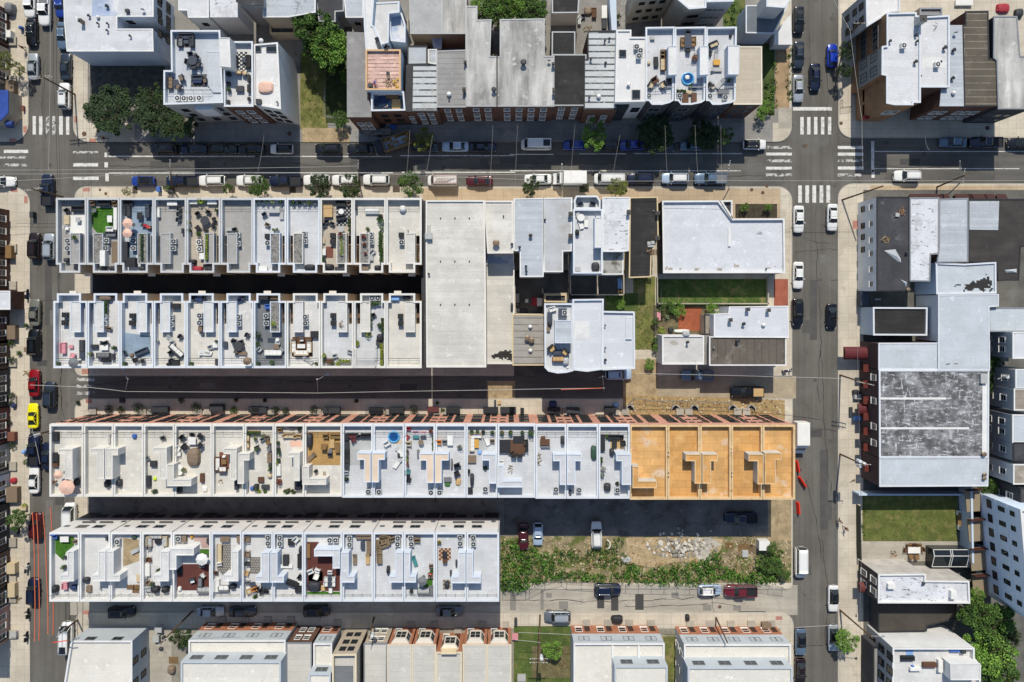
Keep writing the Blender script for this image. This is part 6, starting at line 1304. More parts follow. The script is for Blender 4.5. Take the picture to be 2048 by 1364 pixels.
TREEPAL['straw']=['#a08a55','#8a7a48','#6d6a38']
scatter('dry_weeds','o',[[(-60,250),(350,330),(760,300),(960,430),(1500,400),(1640,380),(2000,420),(2080,560),(1400,590),(700,560),(280,560),(-60,620)]],1.3,.16,.6,'straw',41)
scatter('grass','g',[[(1150,985),(2012,985),(2012,1058),(1150,1058)],[(1150,850),(1166,850),(1166,1050),(1150,1050)]],2.2,.1,.14,'mid',42)
scatter('grass','p',[[(768,60),(1505,60),(1505,262),(768,262)]],1.2,.1,.14,'olive',43)
scatter('grass','b',[[(360,420),(555,420),(560,960),(370,1000)]],1.6,.12,.18,'olive',24)
scatter('grass','g',[[(965,870),(1090,840),(1110,1400),(980,1400)]],1.6,.12,.15,'olive',25)
scatter('weeds','c',[[(1665,10),(1820,10),(1820,230),(1670,230)]],2.5,.2,.4,'mid',26)
scatter('weeds','d',[[(172,390),(214,380),(214,830),(175,830)],[(60,400),(95,400),(95,830),(60,830)],[(-10,650),(70,650),(70,900),(-10,900)]],3.5,.18,.4,'mid',27)
scatter('weeds','g',[[(1150,1060),(1300,1050),(1300,1110),(1200,1180),(1150,1180)]],4,.18,.4,'mid',28)
scatter('weeds','p',[[(755,20),(775,20),(775,200),(755,200)],[(1615,560),(1700,560),(1690,720),(1615,740)]],3.5,.2,.5,'mid',29)
# utility poles and wires
POLEM=P('#5a4632',.9);GALV=P('#b9bcbe',.4,.4)
def pole(base,top,label,h=10.5,arms=1,armang=0,transf=0,lamp=False,al=2.4,thin=False):
 """base px at ground, top px at height h"""
 b=W(base,.1);t_=W(top,h);o=thing('utility_pole' if not thin else 'street_lamp',label,'utility pole' if not thin else 'street lamp',(b[0],b[1],.1),0,None)
 v=Vector((t_[0]-b[0],t_[1]-b[1],h-.1));m=MB();m.tube((0,0,0),v,.16 if not thin else .09,8,0,.11 if not thin else .06);obj('shaft',m,POLEM if not thin else GALV,o)
 ca,sa=math.cos(math.radians(armang)),math.sin(math.radians(armang));pts=[]
 for k in range(arms):
  p=v*(1-.05-.07*k);m=MB();m.tube(p+Vector((-ca,-sa,0))*al/2,p+Vector((ca,sa,0))*al/2,.07,4)
  ar=obj('crossarm',m,P('#8b8376',.8),o)
  i_=MB()
  for f in(-.46,-.25,.25,.46):i_.cyl(p.x+ca*al*f,p.y+sa*al*f,p.z+.05,p.z+.25,.05,n=6)
  obj('insulators',i_,P('#d9dadb',.3),ar)
 for k in range(transf):
  a=k*2.1;p=v*.86;m=MB().cyl(p.x+.45*math.cos(a),p.y+.45*math.sin(a),p.z-.5,p.z+.5,.3,n=12).dome(p.x+.45*math.cos(a),p.y+.45*math.sin(a),p.z+.5,.3,.12,12,3);obj('transformer',m,P('#c9cccd',.4),o)
 if lamp:
  p=v*.93;m=MB();e=p+Vector((ca,sa,.1))*2.0;m.tube(p,e,.04,5);m.box(e.x-.15,e.y-.15,e.z-.1,e.x+.3,e.y+.15,e.z+.08);obj('lamp_arm',m,GALV,o)
 return Vector((b[0],b[1],.1))+v
def wire(pts,label,r=.035,sag=.25,c='#b5b2aa',name='power_line',cat='cable',grp='overhead wires'):
 m=MB()
 for p,q in zip(pts,pts[1:]):
  p,q=Vector(p),Vector(q);n=8;prev=None
  for k in range(n+1):
   f=k/n;x=p.lerp(q,f)-Vector((0,0,4*sag*f*(1-f)))
   if prev is not None:m.tube(prev,x,r,4)
   prev=x
 o=obj(name,m,P(c,.6));return tag(o,label,cat,grp)
def px3(x,y,z):q=W((x,y),z);return(q[0],q[1],z)
pA=pole((150,189),(80,151),'leaning wooden utility pole with long crossarms by the upper left crosswalk',10,2,5,0,False,3.0)
pB=pole((126,394),(62,377),'wooden utility pole at the upper terrace corner',9,2,10,0,False,2.6)
pC=pole((108,860),(62,872),'utility pole with transformer at the long terrace corner',9,1,20,1,False,2.4)
pD=pole((155,1240),(120,1266),'dark leaning utility pole at the lower left corner',9,2,50,0,False,1.8)
pE=pole((385,1222),(322,1286),'leaning utility pole between the corner house and double house',9.5,1,40,0,False,1.8)
pF=pole((748,1235),(738,1276),'utility pole with white transformer by the bow-front houses',9,1,80,1,False,2.0)
pG=pole((1080,1230),(1077,1330),'dark utility pole with transformer on the grass passage',10,2,0,1,False,3.0)
pH=pole((1690,75),(1722,45),'brown utility pole above the bright blue car',9.5,1,0,0,False,2.2)
pI=pole((1684,400),(1766,372),'dark leaning pole at the right crosswalk corner',9,0,0,0)
pJ=pole((1874,374),(1930,350),'pole beside the brown dormers on the upper street',9,1,80,0,False,2.4)
pK=pole((1680,750),(1735,768),'utility pole with wide crossarm beside the mottled warehouse',10,2,-12,0,False,2.6)
pL=pole((1680,908),(1728,930),'utility pole with three white transformers beside the warehouse',10,1,0,3,False,2.6)
pM=pole((1680,1220),(1745,1276),'leaning utility pole above the bright kerb tree',9.5,0,0,0,True)
pN=pole((1432,1235),(1455,1285),'brown leaning pole on the lower sidewalk',8,0,0,0)
pO=pole((1208,782),(1205,752),'white street lamp pole on the middle street by the curved deck house',8,1,10,0,False,1.2,True)
pP=pole((636,786),(634,758),'white street lamp pole in the middle of the middle street',8,0,30,0,True,1,True)
pQ=pole((250,784),(256,758),'slim street lamp pole at the left end of the middle street',8,0,110,0,True,1,True)
pR=pole((1124,376),(1124,328),'white lamp post on the near kerb of the upper street, by the sedan',8,0,90,0,False,1,True)
pS=pole((1458,378),(1458,330),'white lamp post by the blue grey pickup',8,1,80,0,False,2.0,True)
pT=pole((1920,366),(1920,322),'white lamp post right of the white car in the lane',8,0,90,0,False,1,True)
pU=pole((720,374),(716,338),'twin crossarm pole by the white long roofed car',9,2,88,0,False,3.4)
pV=pole((345,378),(340,336),'twin crossarm pole above the navy pickup',9,2,88,0,False,3.2)
pW=pole((2006,752),(2006,754),'slim transformer pole at the corner by the white motorbike',8,1,20,1,False,2.0)
Z8=8.6
wire([px3(-60,366,Z8),pV-Vector((0,.5,.5)),pU-Vector((0,.5,.5)),px3(1124,362,Z8),px3(1458,361,Z8),px3(1920,361,Z8),px3(2120,360,Z8)],'long pale overhead wire along the near kerb of the upper street',.026)
wire([px3(-60,348,Z8),px3(340,346,8.9),px3(716,345,8.9),px3(1124,350,Z8)],'second overhead wire above the near parking line',.025)
wire([px3(-40,340,Z8),px3(340,338,9),px3(716,332,9)],'upper overhead wire above the lane, left half',.025)
wire([px3(104,-40,9),px3(106,152,9),px3(116,400,9),px3(119,600,9),px3(122,860,9)],'dark wire along the left street, right of the pair',.03,.2,'#3a3a3a')
wire([px3(110,-40,9),px3(113,152,9),px3(120,400,9)],'dark wire along the left street at the top, second',.03,.2,'#3a3a3a')
wire([px3(100,-20,9),px3(97,340,9)],'pale wire beside the dark pair on the left street',.02,.2)
wire([px3(60,770,8),px3(180,775,8),px3(251,783,8),px3(636,786,8),px3(975,780,8),px3(1210,776,8)],'pale wire along the middle street between the lamp poles',.04,.2)
wire([px3(1122,779,8.02),px3(1205,776,8.02)],'short orange sleeved section of the middle street wire',.07,0,'#c9684d')
wire([px3(1280,747,8),px3(1500,752,8),px3(1530,753,8),px3(1690,757,9)],'wire from the dirt lane across the right street',.035,.2)
for k,(a,b,lb)in enumerate((((1035,250),(1030,372),'thin service wire crossing the upper street by the white van'),((1150,250),(1140,372),'thin service wire crossing by the round street tree'),((1240,270),(1222,372),'thin service wire crossing by the blue sedan'),((1330,250),(1336,372),'thin service wire crossing between dark street trees'),((1390,250),(1398,372),'thin service wire crossing by the blue grey hatchback'),((1442,250),(1445,372),'thin service wire crossing by the sunlit small tree'),((820,260),(812,360),'thin service wire crossing right of the tipper truck'),((986,250),(980,372),'thin service wire crossing behind the navy sedan'),((528,270),(512,360),'thin service wire crossing by the white car with black roof'),((865,270),(850,360),'thin service wire crossing right of the bright street tree'),((1850,270),(1858,300),'thin service wire in the shade at the right'))):
 wire([px3(a[0],a[1],8),px3(b[0],b[1],8)],lb,.014,.3,'#a9a69e')
for a,b,lb in(((1036,1265),(1150,1270),'upper pair wire over the grass passage'),((1030,1280),(1080,1285),'lower pair wire over the grass passage'),((1590,1255),(1690,1250),'pale wire crossing the lower right street'),((1180,1270),(1355,1272),'thin wire between the two panel rows'),((360,1270),(470,1262),'thin wire from the leaning pole to the double house'),((80,928),(62,850),'short wire at the long terrace corner pole')):
 wire([px3(*a,8),px3(*b,8)],lb,.03,.1)
wire([px3(1668,0,8),px3(1700,60,9),px3(1724,240,9),px3(1726,340,9)],'pale wire along the right sidewalk at the top',.022,.1)
wire([px3(1716,680,9),px3(1717,760,9),px3(1722,930,9),px3(1724,1110,9),px3(1720,1280,9)],'grey wire running along the right sidewalk',.025,.2,'#77757a')
for k,(x0,y0,x1,y1,lb)in enumerate(((65,1025,69,1283,'first orange sleeved wire from the left'),(73,1026,78,1281,'second orange sleeved wire from the left'),(86,1025,96,1268,'third orange sleeved wire, curved'),(101,1014,106,1270,'rightmost orange sleeved wire'))):
 wire([px3(x0,y0,8),px3((x0+x1)/2+2,(y0+y1)/2,8),px3(x1,y1,8)],lb+' above the left street at the bottom',.075,.15,'#cf6a48')
wire([px3(105,1285,8),px3(135,1281,8)],'short red sleeved wire by the white corner house',.08,0,'#d9482f')
# people
def person(loc,rz,shirt,trousers,hair,label,pose='walk',sc=1.0):
 o=thing('person',label,'person',loc,rz);J={}
 if pose=='walk':leg=.28;J=dict(pel=(0,0,.95),ch=(0,.02,1.3),nk=(0,.03,1.48),hd=(0,.06,1.64),lk=(.10,leg,.5),lf=(.10,leg*.9,.07),rk=(-.10,-.02,.5),rf=(-.10,-leg*1.3,.12),le=(.26,-.1,1.12),lh=(.27,.1,.92),re=(-.26,.08,1.12),rh=(-.27,.28,.98))
 elif pose=='bend':J=dict(pel=(0,-.1,.85),ch=(0,.25,1.05),nk=(0,.4,1.12),hd=(0,.54,1.1),lk=(.13,.1,.48),lf=(.14,0,.07),rk=(-.13,.12,.48),rf=(-.14,0,.07),le=(.25,.42,.8),lh=(.18,.55,.55),re=(-.25,.42,.8),rh=(-.15,.55,.55))
 elif pose=='sit':J=dict(pel=(0,0,.45),ch=(0,-.05,.8),nk=(0,-.05,.98),hd=(0,-.02,1.14),lk=(.12,.45,.48),lf=(.12,.5,.07),rk=(-.12,.45,.48),rf=(-.12,.5,.07),le=(.26,.05,.66),lh=(.2,.3,.55),re=(-.26,.05,.66),rh=(-.2,.3,.55))
 else:J=dict(pel=(0,0,.42),ch=(0,-.36,.5),nk=(0,-.54,.56),hd=(0,-.7,.6),lk=(.12,.45,.5),lf=(.12,.85,.4),rk=(-.12,.45,.46),rf=(-.12,.86,.4),le=(.3,-.3,.42),lh=(.3,-.02,.42),re=(-.3,-.3,.42),rh=(-.3,-.02,.42))
 ls=tuple(Vector(J['ch'])+Vector((.18,0,.05)));rs=tuple(Vector(J['ch'])+Vector((-.18,0,.05)));lp=tuple(Vector(J['pel'])+Vector((.09,0,-.05)));rp=tuple(Vector(J['pel'])+Vector((-.09,0,-.05)))
 def skin(name,chain,mat,par,lv=1):
  vs,es,rd=[],[],[];ix={}
  for a in chain:
   for k,r in a:
    if k not in ix:ix[k]=len(vs);vs.append(k);rd.append(r)
   for(p,_),(q,_)in zip(a,a[1:]):es.append((ix[p],ix[q]))
  me=bpy.data.meshes.new(name);me.from_pydata(vs,es,[]);me.materials.append(mat)
  ob=link(name,me,par);ob.modifiers.new('skin','SKIN')
  for v,r in zip(me.skin_vertices[0].data,rd):v.radius=(r,r)
  me.skin_vertices[0].data[0].use_root=True
  s=ob.modifiers.new('sub','SUBSURF');s.levels=lv;s.render_levels=lv
  return ob
 tp_=tuple
 ch=[[(J['pel'],.13),(J['ch'],.14),(J['nk'],.055),(J['hd'],.095),(tp_(Vector(J['hd'])+(Vector(J['hd'])-Vector(J['nk'])).normalized()*.09),.075)],[(J['ch'],.14),(ls,.06),(J['le'],.045),(J['lh'],.032)],[(J['ch'],.14),(rs,.06),(J['re'],.045),(J['rh'],.032)],[(J['pel'],.13),(lp,.09),(J['lk'],.062),(J['lf'],.045),(tp_(Vector(J['lf'])+Vector((0,.16,-.03))),.035)],[(J['pel'],.13),(rp,.09),(J['rk'],.062),(J['rf'],.045),(tp_(Vector(J['rf'])+Vector((0,.16,-.03))),.035)]]
 for e_,h_,s_ in((J['le'],J['lh'],1),(J['re'],J['rh'],-1)):
  d=(Vector(h_)-Vector(e_)).normalized();n=Vector((1,0,0)).cross(d).normalized();palm=tp_(Vector(h_)+d*.07);ch.append([(h_,.032),(palm,.03)])
  for f,l in((-.03,.07),(-.01,.085),(.012,.08),(.032,.06)):
   b=Vector(palm)+n*f+d*.02;ch.append([(palm,.03),(tp_(b),.009),(tp_(b+d*l*.6+Vector((-s_*.008,0,0))),.008),(tp_(b+d*l+Vector((-s_*.025,0,0))),.007)])
  b=Vector(h_)+d*.03;ch.append([(h_,.032),(tp_(b+n*-.04+Vector((-s_*.02,0,0))),.01),(tp_(b+n*-.06+d*.04+Vector((-s_*.03,0,0))),.008)])
 skin('body',ch,P('#b98a6a',.6),o)
 mid=tp_((Vector(J['pel'])+Vector(J['ch']))/2)
 skin('shirt',[[(J['pel'],.145),(mid,.14),(J['ch'],.16),(tp_(Vector(J['ch']).lerp(Vector(J['nk']),.55)),.08)],[(J['ch'],.16),(ls,.078),(tp_(Vector(ls).lerp(Vector(J['le']),.8)),.06)],[(J['ch'],.16),(rs,.078),(tp_(Vector(rs).lerp(Vector(J['re']),.8)),.06)]],P(shirt,.9),o)
 skin('trousers',[[(J['pel'],.15),(lp,.105),(J['lk'],.078),(tp_(Vector(J['lk']).lerp(Vector(J['lf']),.85)),.062)],[(J['pel'],.15),(rp,.105),(J['rk'],.078),(tp_(Vector(J['rk']).lerp(Vector(J['rf']),.85)),.062)]],P(trousers,.9),o)
 up=(Vector(J['hd'])-Vector(J['nk'])).normalized();hd=Vector(J['hd'])+up*.05
 h=MB().dome(0,0,0,.118,.11,12,4);hm=obj('hair',h,P(hair,.8),o,hd-Vector((0,.012,0)))
 if pose in('lie',):hm.rotation_euler=(math.radians(75),0,0)
 elif pose=='bend':hm.rotation_euler=(math.radians(-60),0,0)
 f=MB();fw=Vector((0,1,0))if pose in('walk','sit')else Vector((0,.35,-.93))if pose=='bend' else Vector((0,.1,1));c=Vector(J['hd'])+up*.03+fw*.09
 sx=Vector((1,0,0))
 for s in(-1,1):p=c+sx*.035*s;f.dome(p.x,p.y,p.z,.012,.012,6,2,1);p=Vector(J['hd'])+sx*.1*s;f.dome(p.x,p.y,p.z,.02,.03,6,2,0)
 f.tube(c-up*.005,c-up*.035+fw*.02,.008,5,0,.014);f.tube(c-up*.065-sx*.025,c-up*.065+sx*.025,.007,5,2)
 obj('face',f,[P('#b98a6a',.6),P('#1a1512'),P('#8a4a42')],o)
 s_=MB()
 for k in('lf','rf'):p=J[k];s_.box(p[0]-.05,p[1]-.09,p[2]-.07,p[0]+.05,p[1]+.2,p[2])
 obj('shoes',s_,P('#1b1b1c'),o)
 return o
def pl(t,x,y,z=.12,dz=.8):q=TW(t,x,y,z+dz);return(q[0],q[1],z)
person(pl('p',592,108),2.6,'#191b22','#22252c','#1a1512','person in dark clothes by the kerb, left of the pair near the lawn')
person(pl('p',640,168),1.2,'#4a4440','#2b2b30','#3a2a1e','person in grey brown clothes walking, right of the pair near the lawn')
person(pl('a',178,372),.4,'#1b1c20','#202126','#15110e','person in black walking on the upper left sidewalk below a black car')
person(pl('a',806,1075),-1.2,'#5b4038','#26262c','#2a1c14','person in a brown top on the corner pavement by the round covers')
person((*TW('b',930,650,B_PK.rz+.8),B_PK.rz),-.6,'#3a5fa8','#b8433a','#2a1c14','worker in blue shirt bending on the pink insulation roof','bend')
person((*TW('b',1030,835,B_RM.rz+.8),B_RM.rz),.8,'#d9d9d6','#2a3b66','#1a1512','worker in a white top standing in the blue walled room')
person((*TW('e',1145,440,8.9),8.28),1.15,'#b51f33','#c23044','#2a1c14','person in red lying on the deck between dark furniture, upper terrace','lie')
person((*TW('n',1368,525,10.2),9.56),2.8,'#d23848','#4a4a50','#3a2a1e','person in a red top sitting by the small turf square, lower terrace','sit')
# things on the roof decks (positions in tile pixels)
G1=Z1-1.05;G3=Z3-.85;G4=Z3-.95
def run(s):
 """kind x y args... ; one per item"""
 for item in s.split(';'):
  w=item.split()
  if not w:continue
  a,k=[],{}
  for v in w[3:]:
   key=None
   if '=' in v:key,v=v.split('=')
   try:v=int(v)if v.isdigit()else float(v)
   except ValueError:pass
   if key:k[key]=v
   else:a.append(v)
  it(w[0],float(w[1]),float(w[2]),*a,**k)
def U(row,k,t,s):
 z={1:G1,2:G1,3:G3,4:G4}[row]
 ph={1:'the %s deck, upper terrace',2:'the %s deck, second terrace',3:'the %s deck, brick-front terrace',4:'the %s deck, lower terrace'}[row]%ORD[k-1]
 unit(t,z,ph,'');run(s)
def turf(c,noun,*pts):KIND['turf']((0,0,0),list(pts),.02,c,noun)
PI2=1.5708
U(1,1,'e','rug 592 425 2.9 3.2 white; sofa 612 305 2 black rz=0; chair 525 320 black rz=.6; box 518 372 .8 .8 beige .4; box 518 408 .8 .6 beige .4; chair 520 450 white rz=1.5; table 610 388 .7 .8 pale; cond 533 552; cond 533 610; tarp 520 702 .9 .8 .8 dark; box 605 768 1 .5 black .5; box 650 265 .5 .6 black .5')
CUR['z']=G1+.95;run('shrub 578 530 .5 mid .7');CUR['z']=G1
unit('e',G1,'the second deck of the upper terrace','');turf('turf','artificial turf',(718,295),(890,295),(890,470),(770,505),(718,440))
U(1,2,'e','chair 722 262 wood; chair 896 264 wood; sofa 815 255 1.8 black rz=3.14; table 858 382 .8 1.1 white; sofa 858 462 1 white cush=white; box 905 380 .5 3.6 white .7; sofa 865 500 1.6 dark cush=grey; planter 762 600 .5 3.6 slate dark; cond 838 552; cond 833 610; box 820 690 .8 2.5 white 1.2; tarp 882 765 1.6 .8 .7 charcoal; tarp 797 765 1.2 .7 .7 dark; rug 885 640 1.1 3.6 taupe; box 700 375 .7 1.2 dark .5; chair 735 315 grey rz=3.1')
unit('e',G1,'the third deck of the upper terrace','');turf('bluefloor','deck surface',(1030,240),(1190,240),(1190,500),(1060,500),(1060,690),(1005,690),(1005,450),(1030,450))
U(1,3,'e','table 1092 358 .9 1.2 black; umb 990 414 .85 pink; umb 988 492 .8 pink; sofa 1000 320 1.6 dark rz=1.57; sofa 1150 320 2 slate rz=-1.57; lounger 1145 440 dark rz=1.2; cond 1047 552; cond 1047 610; box 978 635 .9 3.2 charcoal .7; box 1030 720 1.5 1.5 black .9; tarp 1100 765 1.4 .6 .6 dark; chair 985 258 black; chair 1018 258 black')
CUR['z']=G1+.95;run('planter 1098 600 .4 4.2 slate mid h=.1 dens=45');CUR['z']=G1
U(1,4,'e','box 1345 262 1.6 .6 white .6; box 1230 330 .7 1.6 white .6; chair 1400 300 dark rz=1.6; chair 1400 345 dark rz=1.6; chair 1395 390 slate rz=1.3; cond 1360 558; cond 1357 612; box 1425 475 .3 .8 dark .6')
U(1,5,'e','box 1505 246 1.5 .8 white .6; box 1656 248 1.5 .8 white .6; pot 1570 242 .3 lime yellow sc=1.4; pot 1470 325 .25 dark yellow sc=1.2; pot 1475 410 .25 dark yellow sc=1.2; pot 1480 472 .25 dark olive sc=1.2; chair 1545 345 black rz=.7; chair 1622 330 black rz=-.3; chair 1668 388 black rz=-1.2; chair 1660 432 black rz=-2; chair 1602 462 black rz=3.1; chair 1545 450 black rz=2.4; rtable 1602 395 .75 dark; cond 1556 562 #dcdcd8; cond 1560 618 #dcdcd8; box 1580 672 .9 1 white .6; tarp 1542 770 1.7 .9 .8 red; tarp 1505 715 1.1 .8 .9 black; pot 1690 315 .25 dark mid; sofa 1620 755 1.2 dark rz=0; shrub 1552 498 .5 mid .9'.replace('olive','mid'))
CUR['z']=G1+.95;run('planter 1607 600 .45 4.4 slate yellow h=.1 dens=60');CUR['z']=G1
U(1,6,'e','box 1785 464 .9 .4 pale .5; chair 1832 468 charcoal rz=.3; cond 1856 510; cond 1860 575'.replace('charcoal rz','dark rz'))
U(1,7,'f','pot 16 250 .28 white mid; pot 57 250 .28 white dark; pot 96 250 .28 white mid; pot 141 250 .28 white yellow; pot 200 247 .3 dark mid; chair 75 350 slate rz=.5; chair 95 428 taupe rz=-.5; pot 150 468 .25 white ; pot 176 466 .25 white ; cond 100 518 #3a3c3e; cond 102 570; box 60 768 1.5 .7 white .6; box 160 770 1 .6 dark .5; lounger 205 340 pale; box 150 325 1.9 .4 pale .6')
U(1,8,'f','pot 298 255 .3 dark ; pot 345 255 .3 dark dark; pot 386 255 .3 white dark; pot 425 258 .3 dark yellow; pot 465 255 .3 white dark; cond 386 500; cond 390 558; tarp 425 760 1.8 1.1 .9 black')
unit('f',G1,'the ninth deck of the upper terrace','');KIND['rug'](place(690,345),2.6,3.8,'dark','pale')
U(1,9,'f','table 570 320 1.5 2 tan; rtable 675 325 .45 white; sofa 672 372 1.4 charcoal rz=.2; chair 540 432 dark rz=.6; chair 560 405 dark rz=.3; chair 600 420 dark rz=-.5; sofa 668 260 1.4 black rz=0; cond 608 512 #3a3c3e; cond 608 560 #3a3c3e; rug 577 640 1.2 1.9 brick; box 535 640 .7 1 white .6; tarp 577 755 1.6 1 .9 black; box 660 768 1.6 .5 dark .4; pot 535 700 .4 dark mid; rtable 675 462 .5 pale; chair 735 260 taupe rz=.2; pot 740 470 .25 taupe mid; box 530 550 .5 .9 beige .4; planter 735 410 .4 1.4 taupe mid')
CUR['z']=G1+.95;run('planter 672 580 .5 3.6 pale yellow h=.08 dens=45; pot 668 500 .3 dark red');CUR['z']=G1
U(1,10,'f','box 912 312 2.2 .4 white .5; box 912 330 2.2 .5 pale .4; pot 980 362 .3 dark dark sc=1.3; pot 990 402 .3 white mid sc=1.2; pot 985 450 .3 white ; pot 965 385 .3 dark mid; planter 978 560 .7 3.4 white mid dens=110; planter 985 660 .6 2.4 white mid dens=110; cond 905 507; cond 908 560; chair 920 640 pale rz=.8; box 905 672 .6 1.4 pale .45; tarp 955 762 1.1 .9 .9 black; pot 880 462 .3 taupe ; box 855 765 1.2 .6 taupe .5; box 790 290 .3 .8 dark 1')
CUR['z']=G1+.95;run('shrub 845 520 .4 red .4; shrub 850 580 .35 red .35; shrub 858 650 .25 red .3');CUR['z']=G1
U(1,11,'f','dome 1152 302 .6 white; cond 1141 508 #3a3c3e; cond 1144 565; vent 1192 470 .08 .3')
U(2,1,'e','cond 510 1130 #3a3c3e; cond 507 1190 #3a3c3e');U(2,1,'i','sofa 495 62 1.6 rose rz=1.57; table 550 52 .7 .6 rose h=.35; chair 570 118 rose rz=3; box 640 45 .7 1.9 dark .6; box 640 105 .8 1.6 slate .5; umb 565 178 .85 grey; pot 456 182 .25 dark ')
U(2,2,'e','cond 818 1140; cond 820 1195; planter 828 1075 .5 2.2 grey mid dens=80; chair 818 1235 taupe rz=.3; chair 850 1238 taupe rz=-.3; tarp 825 995 2.4 1 .9 taupe noun=covered_set; chair 830 1350 dark rz=.4; chair 800 1352 dark rz=-.2; rug 800 1330 2 1 white');U(2,2,'i','box 735 50 1.1 .6 charcoal .5; table 812 58 1.3 .9 white h=.4; sofa 806 118 2 dark cush=grey rz=3.14; pot 705 112 .35 dark yellow sc=1.3; box 825 160 1.5 .5 black .5; pot 892 60 .3 dark mid; box 880 130 .5 1 dark .6')
unit('i',G1,'the third deck of the second terrace','');turf('bluefloor','deck surface',(955,-60),(1175,-30),(1175,130),(950,130))
U(2,3,'e','cond 1035 1137 #3a3c3e; cond 1032 1192 #3a3c3e');U(2,3,'i','sofa 1105 92 2 slate rz=.4; chair 970 105 dark rz=.5; tarp 1020 118 .7 .7 .4 taupe noun=pouf; chair 1060 155 black rz=2; chair 1110 162 black rz=3.3; pot 978 182 .25 dark ')
U(2,4,'e','cond 1338 1150; cond 1338 1205; box 1372 1060 1.3 .8 black .7; lounger 1330 1322 pale rz=.6; pot 1222 1330 .35 pale mid; chair 1410 1300 dark rz=1');U(2,4,'i','sofa 1375 82 2.6 dark cush=white rz=2.4; chair 1332 102 black rz=.6; chair 1340 162 black rz=1.8; box 1372 175 1 .9 black .6; chair 1325 185 black rz=2.5; chair 1345 25 pale rz=.3')
U(2,5,'e','cond 1560 1135; cond 1560 1192; box 1560 1240 .6 .8 taupe .5; box 1575 1275 .5 .7 slate .3; table 1550 1005 1.1 .6 navy; chair 1515 1000 black rz=1.5; chair 1590 1000 black rz=-1.5');U(2,5,'i','lounger 1590 105 white rz=1.5; lounger 1605 95 white rz=1.3; chair 1640 58 pale rz=.4; pot 1495 182 .25 dark ; box 1690 172 .4 1 dark .6; table 1680 40 .8 .8 white')
U(2,6,'e','cond 1862 1145; cond 1863 1198; chair 1930 1288 dark rz=1.2; chair 1882 1342 dark rz=.3; chair 1825 1332 charcoal rz=-.4; table 1885 1000 1 .6 dark; chair 1870 1015 navy rz=.2; box 1750 1350 .7 .5 dark .4'.replace('charcoal rz','black rz'));U(2,6,'i','rtable 1860 48 .8 dark; chair 1820 12 dark rz=0; chair 1890 55 dark cush=taupe rz=-1.4; lounger 1878 102 taupe rz=1.5; chair 1845 85 dark rz=2.8; box 1755 38 .7 .8 slate .5; umb 1922 165 .7 taupe; pot 1690 10 .2 dark ')
U(2,7,'f','cond 90 1137; cond 92 1195; shrub 20 1290 .8 dark 1.2; rug 130 1330 1.6 .8 slate; box 70 990 1.6 .9 black .9; box 150 992 1.2 .6 wood .5; rtable 178 1322 .3 white; sofa 100 1065 .7 blue cush=blue');CUR['z']=G1+.95;run('shrub 140 1200 .5 yellow .6');U(2,7,'j','sofa 142 98 2.6 white cush=white rz=3.14; table 165 52 .9 .8 taupe h=.4; shrub 15 35 .6 mid 1; pot 132 172 .3 dark ; box 175 20 .8 .6 pale .4; chair 38 75 pale rz=.8; chair 205 80 pale rz=-.9; pot 28 180 .25 dark ')
U(2,8,'f','cond 393 1145; cond 397 1195; box 465 1280 1.2 1 black .7; chair 303 1335 wood cush=white rz=0; chair 365 1322 wood cush=white rz=0; chair 420 1338 wood cush=white rz=0');U(2,8,'j','rug 365 55 3.4 3.3 brown; sofa 362 100 2.2 beige cush=white rz=3.14; sofa 300 58 1.5 beige cush=white rz=1.57; sofa 424 58 1.5 beige cush=white rz=-1.57; table 360 48 1.3 .7 white h=.4; lounger 412 155 pale rz=.9; pot 478 182 .25 dark ')
U(2,9,'f','cond 610 1135 #3a3c3e; cond 612 1193 #3a3c3e');CUR['z']=G1+.95;run('pile 665 1195 .4 1.2 wood 8');U(2,9,'j','chair 625 125 pale rz=.3; chair 738 92 pale rz=-.4; pot 535 122 .35 dark yellow sc=1.3; planter 700 162 .6 1.9 white yellow rz=1.57 dens=90; box 580 165 1.1 .7 brown .5; shrub 645 185 .45 yellow .6; pot 530 165 .3 dark mid; shrub 602 178 .4 mid .6')
U(2,10,'f','cond 915 1000; cond 960 998; planter 935 1040 .7 1.7 white mid rz=1.57 dens=100; planter 900 1170 .6 2.4 white mid dens=100; shrub 885 1280 .6 yellow .9; tarp 975 1308 1.2 1.3 .9 black; chair 925 1135 black rz=.6; pot 970 1210 .35 dark mid; planter 993 1210 .4 2.4 taupe mid dens=80; chair 890 1055 pale; shrub 795 1345 .4 yellow .7');U(2,10,'j','planter 988 110 .5 3.6 wood yellow dens=80; shrub 795 32 .45 yellow .8; box 960 20 .6 .9 dark .6')
U(2,11,'f','cond 1135 1140 #3a3c3e; cond 1137 1195 #3a3c3e; box 1095 1000 1.2 .6 lightblue .6; tarp 1180 995 1.4 .7 .6 black')
q=TW('j',858,135,G1+1);o=thing('pergola','white slatted pergola on the tenth deck of the second terrace','pergola',(q[0],q[1],G1))
m=MB();pw,pd=3.6,2.9
for sx in(-1,1):
 for sy in(-1,1):m.box(sx*pw/2-.06,sy*pd/2-.06,0,sx*pw/2+.06,sy*pd/2+.06,2.3)
obj('posts',m,P('#d9d6d0'),o);m=MB()
for k in range(26):x=-pw/2+pw*k/25;m.box(x-.025,-pd/2-.15,2.35,x+.025,pd/2+.15,2.47)
obj('slats',m,P('#d9d6d0'),o);m=MB().box(-pw/2,-pd/2-.05,2.3,pw/2,-pd/2+.05,2.35).box(-pw/2,pd/2-.05,2.3,pw/2,pd/2+.05,2.35);obj('beams',m,P('#d9d6d0'),o)
